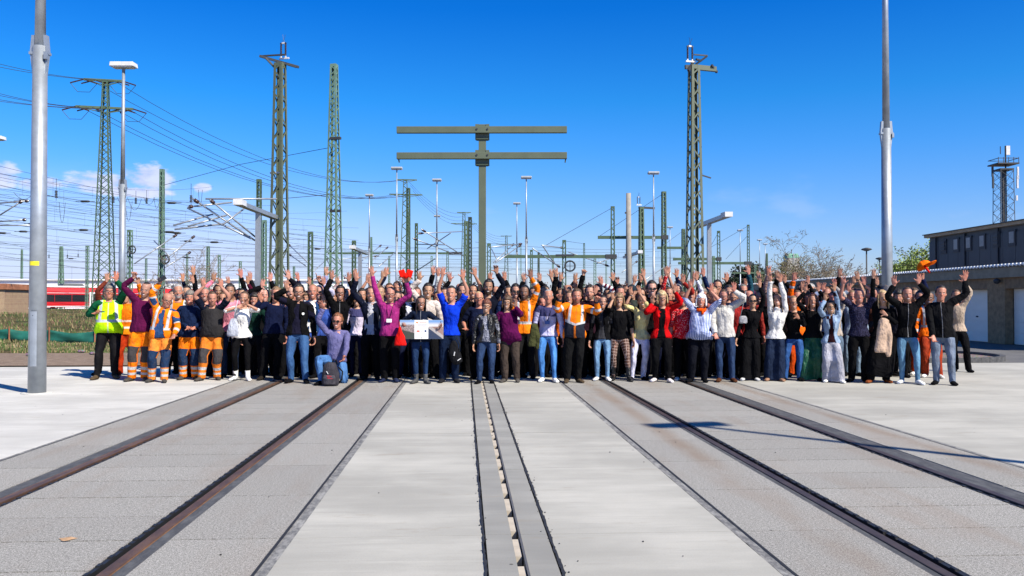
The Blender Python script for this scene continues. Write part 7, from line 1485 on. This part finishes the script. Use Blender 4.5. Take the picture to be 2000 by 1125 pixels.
mb = MB(); mb.tube([(0, 0, 0), (-.02, 0, -.10), (-.05, 0, -.2)], [.02, .025, .012], 8); o = mb.build('cap_band', 'cloth', hc, True, (-.02, 0, -.02)); o.color = (.8, .02, .01, 1)
# red cloth bag hanging from a hand, left of the board
mb = MB(); mb.rings([(0, 0, .34, .015, .012, 'z'), (0, 0, .28, .035, .03, 'z'), (0, 0, .18, .075, .05, 'z'), (.01, 0, .02, .115, .07, 'z'), (.01, 0, 0, .10, .06, 'z')], 14)
me = remesh(mb, .012, 900, 'red_bag', 1, .014, 5); bo = P(781, 675, 15.28)
rb = link('red_bag', me, 'cloth'); rb.color = (.70, .01, .008, 1); rb.location = bo-Vector((0, 0, 0)); tag(rb, 'limp red cloth bag hanging below the corner of the photo board', 'bag')
MB().tube([(0, 0, .33), (-.012, 0, .40), (0, 0, .45), (.012, 0, .40), (0, 0, .33)], .006, 6).build('strap', 'cloth', rb, True).color = (.7, .01, .008, 1)
# photo board
t = NT('board_photo'); u, v_, _ = t.sep(t.obj())
def boardmat():
    t = NT('board_print'); X, Y, Z = t.sep(t.obj())
    g = t.obj(); n1 = t.noise(g, 42, 4, .7, (1, 1, 2.2)); n2 = t.noise(g, 90, 3, .7)
    skyc = rgb(.16, .30, .55); haze = rgb(.45, .5, .58)
    lft = t.mix(t.mr(n1, .45, .6), rgb(.16, .13, .13), rgb(.42, .34, .32)); lft = t.mix(t.mr(t.math('ADD', Z, t.math('MULTIPLY', X, .25)), -.09, -.10), lft, rgb(.05, .06, .05))
    lft = t.mix(t.mr(Z, .075, .105), lft, haze); lft = t.mix(t.mr(Z, .11, .16), lft, skyc)
    # right picture: a ramp of concrete and a track going away
    d = t.math('ADD', t.math('MULTIPLY', t.math('SUBTRACT', X, .13), .75), Z)
    rg = t.mix(t.mr(d, .02, .025), rgb(.03, .045, .09), rgb(.42, .38, .36)); rg = t.mix(t.mr(d, .085, .09), rg, rgb(.32, .20, .17))
    rg = t.mix(t.math('MULTIPLY', t.mr(n2, .5, .6), .4), rg, rgb(.1, .09, .09)); rg = t.mix(t.mr(Z, .045, .06), rg, rgb(.62, .6, .62)); rg = t.mix(t.mr(Z, .075, .15), rg, skyc)
    wht = rgb(.82, .81, .79)
    c = t.mix(t.mr(X, .122, .123), t.mix(t.mr(X, -.128, -.127), lft, wht), rg)
    M['board_print'] = t.bsdf(c, .35, 0.0, None, .4)
boardmat()
bw, bh = .79, .345
bd = empty('photo_board', P(823.5, 643.5, 15.42), facing(idx('photo board'))); tag(bd, 'wide printed photo board with a white text panel between two pictures, held at waist height', 'sign')
MB().box((0, 0, 0), (bw, .008, bh)).build('panel', 'tint', bd).color = (.7, .7, .7, 1)
MB().box((0, -.0055, 0), (bw-.004, .002, bh-.004)).build('print', 'board_print', bd)
def text(s_, size, loc, col, parent, name='lettering', rot=(R(90), 0, 0), ext=.0006, bold=0.0, align='CENTER', mat='tint'):
    cu = bpy.data.curves.new(name, 'FONT'); cu.body = s_; cu.size = size; cu.extrude = ext; cu.align_x = align; cu.align_y = 'CENTER'; cu.offset = bold
    o = bpy.data.objects.new(name, cu); C.objects.link(o); dg = bpy.context.evaluated_depsgraph_get(); me = bpy.data.meshes.new_from_object(o.evaluated_get(dg)); bpy.data.objects.remove(o)
    o = link(name, me, mat, parent, loc); o.rotation_euler = rot; o.color = (*col, 1); return o
for k in range(9):
    z = .128-k*.013-(0 if k < 1 else .008); wd = [.13, .20, .18, .19, .17, .14, 0, 0, 0][k]
    if wd: MB().box((.01 if k else .03, -.0075, z), (wd, .001, .0035 if k else .007)).build('text_line', 'tint', bd).color = ((.28, .27, .27, 1) if k else (.5, .15, .05, 1))
MB().box((-.082, -.0075, .128), (.04, .001, .022)).build('emblem', 'tint', bd).color = (.75, .22, .06, 1)
MB().box((-.062, -.0075, -.03), (.055, .001, .030)).build('emblem', 'tint', bd).color = (.75, .14, .08, 1)
MB().box((.072, -.0075, -.028), (.034, .001, .034)).build('emblem', 'tint', bd).color = (.01, .05, .14, 1)
MB().box((.005, -.0075, -.03), (.025, .001, .012)).build('emblem', 'tint', bd).color = (.3, .3, .3, 1)
MB().box((.0, -.0075, -.15), (.014, .001, .014)).build('emblem', 'tint', bd).color = (.02, .02, .02, 1)
MB().box((.35, -.0075, .135), (.018, .001, .018)).build('emblem', 'tint', bd).color = (.02, .02, .04, 1)
# letter panel on the black shirt, child of its wearer
i = idx('letter panel'); body, Rm, Pm, s = PEOPLE[i]
MB().box((.02, -.165, 1.24), (.17, .006, .17)).build('shirt_panel', 'tint', body).color = (.62, .62, .60, 1)
tx = text('SBI', .085, (.02, -.1695, 1.225), (.015, .015, .02), body, bold=.002)
# small round pin on the black open jacket
i = idx('black open jacket and blue jeans'); body = PEOPLE[i][0]
MB().rings([(.115, -.158, 1.285, .024, .024, 'y'), (.115, -.150, 1.285, .024, .024, 'y')], 14).build('button_badge', 'tint', body).color = (.75, .75, .70, 1)
# backpack in front of the kneeling man
bk = empty('backpack', G(646, 15.15), -YAW); tag(bk, 'dark grey rucksack with red lettering standing before the kneeling man', 'backpack')
mb = MB(); mb.rings([(0, 0, .01, .14, .085, 'z'), (0, 0, .05, .160, .10, 'z'), (0, .0, .22, .155, .095, 'z'), (0, .015, .36, .12, .075, 'z'), (.02, .02, .42, .07, .05, 'z')], 18)
me = remesh(mb, .014, 1600, 'pack_body', 1, .014, 6); link('pack_body', me, 'knit', bk).color = (.045, .042, .052, 1)
mb = MB(); mb.rings([(0, -.085, .03, .11, .03, 'z'), (0, -.095, .15, .115, .035, 'z'), (0, -.08, .20, .10, .02, 'z')], 16); link('front_pocket', remesh(mb, .012, 500, 'front_pocket', 1, .006, 2), 'knit', bk).color = (.06, .056, .066, 1)
mb = MB(); mb.tube([(.02, .02, .40), (.05, 0, .47), (.10, .0, .46), (.12, .02, .38)], .012, 7); mb.build('strap', 'knit', bk, True).color = (.012, .012, .012, 1)
mb = MB(); mb.tube([(.14, 0, .34), (.22, -.02, .26), (.21, -.03, .12), (.15, 0, .05)], .014, 7); mb.build('strap', 'knit', bk, True).color = (.012, .012, .012, 1)
MB().tube([(-.05, -.10, .27), (-.02, -.105, .22)], .006, 5).build('zip_pull', 'tint', bk).color = (.6, .6, .6, 1)
for k, (x_, z_, w_) in enumerate(((-.02, .185, .09), (-.03, .165, .05), (.0, .145, .10))): MB().box((x_, -.128, z_), (w_, .003, .008), m=Matrix.Rotation(R(8), 4, 'Y')).build('lettering', 'tint', bk).color = (.5, .02, .04, 1)
# black rucksack hanging by the blue T-shirt man's hip
bk2 = empty('backpack', P(889, 712, 15.62), -YAW); tag(bk2, 'slack black rucksack with white marks hanging by the thigh of the blue T-shirt man', 'backpack')
mb = MB(); mb.rings([(.02, 0, 0, .05, .035, 'z'), (.03, 0, .06, .11, .06, 'z'), (0, 0, .2, .12, .07, 'z'), (-.02, 0, .34, .08, .05, 'z'), (-.02, 0, .44, .03, .03, 'z')], 16)
link('pack_body', remesh(mb, .014, 1200, 'pack_body', 1, .02, 9), 'knit', bk2).color = (.010, .010, .012, 1)
MB().tube([(-.02, 0, .42), (.03, -.03, .5), (.09, -.02, .36), (.07, -.03, .22)], .010, 6).build('strap', 'knit', bk2, True).color = (.02, .02, .02, 1)
MB().bar((.05, -.075, .08), (.11, -.06, .12), .012).build('reflective_mark', 'tint', bk2).color = (.6, .6, .6, 1)
MB().bar((-.015, -.078, .17), (.0, -.08, .24), .016).build('reflective_mark', 'tint', bk2).color = (.6, .6, .6, 1)
# coats over arms
def coat(name, label, loc, col, sc=1.0, seed=1):
    mb = MB(); mb.rings([(0, 0, .30, .05, .04, 'z'), (.0, -.01, .26, .10, .07, 'z'), (-.01, 0, .12, .12, .08, 'z'), (-.05, 0, -.10, .10, .06, 'z'), (-.07, 0, -.30, .12, .05, 'z'), (-.07, 0, -.36, .10, .04, 'z')], 16)
    mb.rings([(.07, 0, .20, .05, .05, 'z'), (.09, -.01, -.05, .07, .05, 'z'), (.08, 0, -.38, .055, .035, 'z'), (.08, 0, -.44, .03, .03, 'z')], 12)
    me = remesh(mb, .014, 2400, name, 1, .022, seed); o = link(name, me, 'knit'); o.location = loc; o.color = (*col, 1); o.scale = (sc,)*3; o.rotation_euler = (0, 0, -YAW); tag(o, label, 'coat'); return o
coat('coat', 'beige wool coat draped over the arm of the blonde in black', P(1726, 652, 15.35), (.48, .34, .25), .95, 2)
coat('coat', 'olive green jacket held low left of the bright blue jeans', P(1044, 652, 15.85), (.055, .058, .022), .66, 4)
# tote bag of the woman in white, handbag of the woman in black
mb = MB(); mb.rings([(0, 0, .0, .10, .03, 'z'), (0, 0, .04, .12, .045, 'z'), (.01, 0, .22, .10, .04, 'z'), (.02, 0, .34, .05, .02, 'z')], 14)
o = link('tote_bag', remesh(mb, .012, 700, 'tote_bag', 1, .012, 2), 'cloth'); o.location = P(455, 657, 16.1); o.color = (.42, .44, .50, 1); o.rotation_euler = (0, 0, -YAW); tag(o, 'limp pale grey tote bag at the hip of the woman in white', 'bag')
MB().tube([(.02, 0, .33), (.05, 0, .52), (.09, .02, .70)], .008, 6).build('strap', 'cloth', o, True).color = (.42, .44, .5, 1)
mb = MB(); mb.rings([(0, 0, 0, .07, .03, 'z'), (0, 0, .02, .085, .04, 'z'), (0, 0, .12, .08, .035, 'z'), (0, 0, .15, .05, .02, 'z')], 14)
o = link('handbag', remesh(mb, .012, 500, 'handbag', 1, .004, 2), 'leather'); o.location = P(1451, 632, 16.0); o.color = (.22, .22, .24, 1); tag(o, 'small grey handbag hanging beside the all-black outfit', 'bag')
MB().tube([(-.05, 0, .14), (.02, .02, .40), (.08, .06, .62)], .007, 6).build('strap', 'leather', o, True).color = (.25, .25, .26, 1)
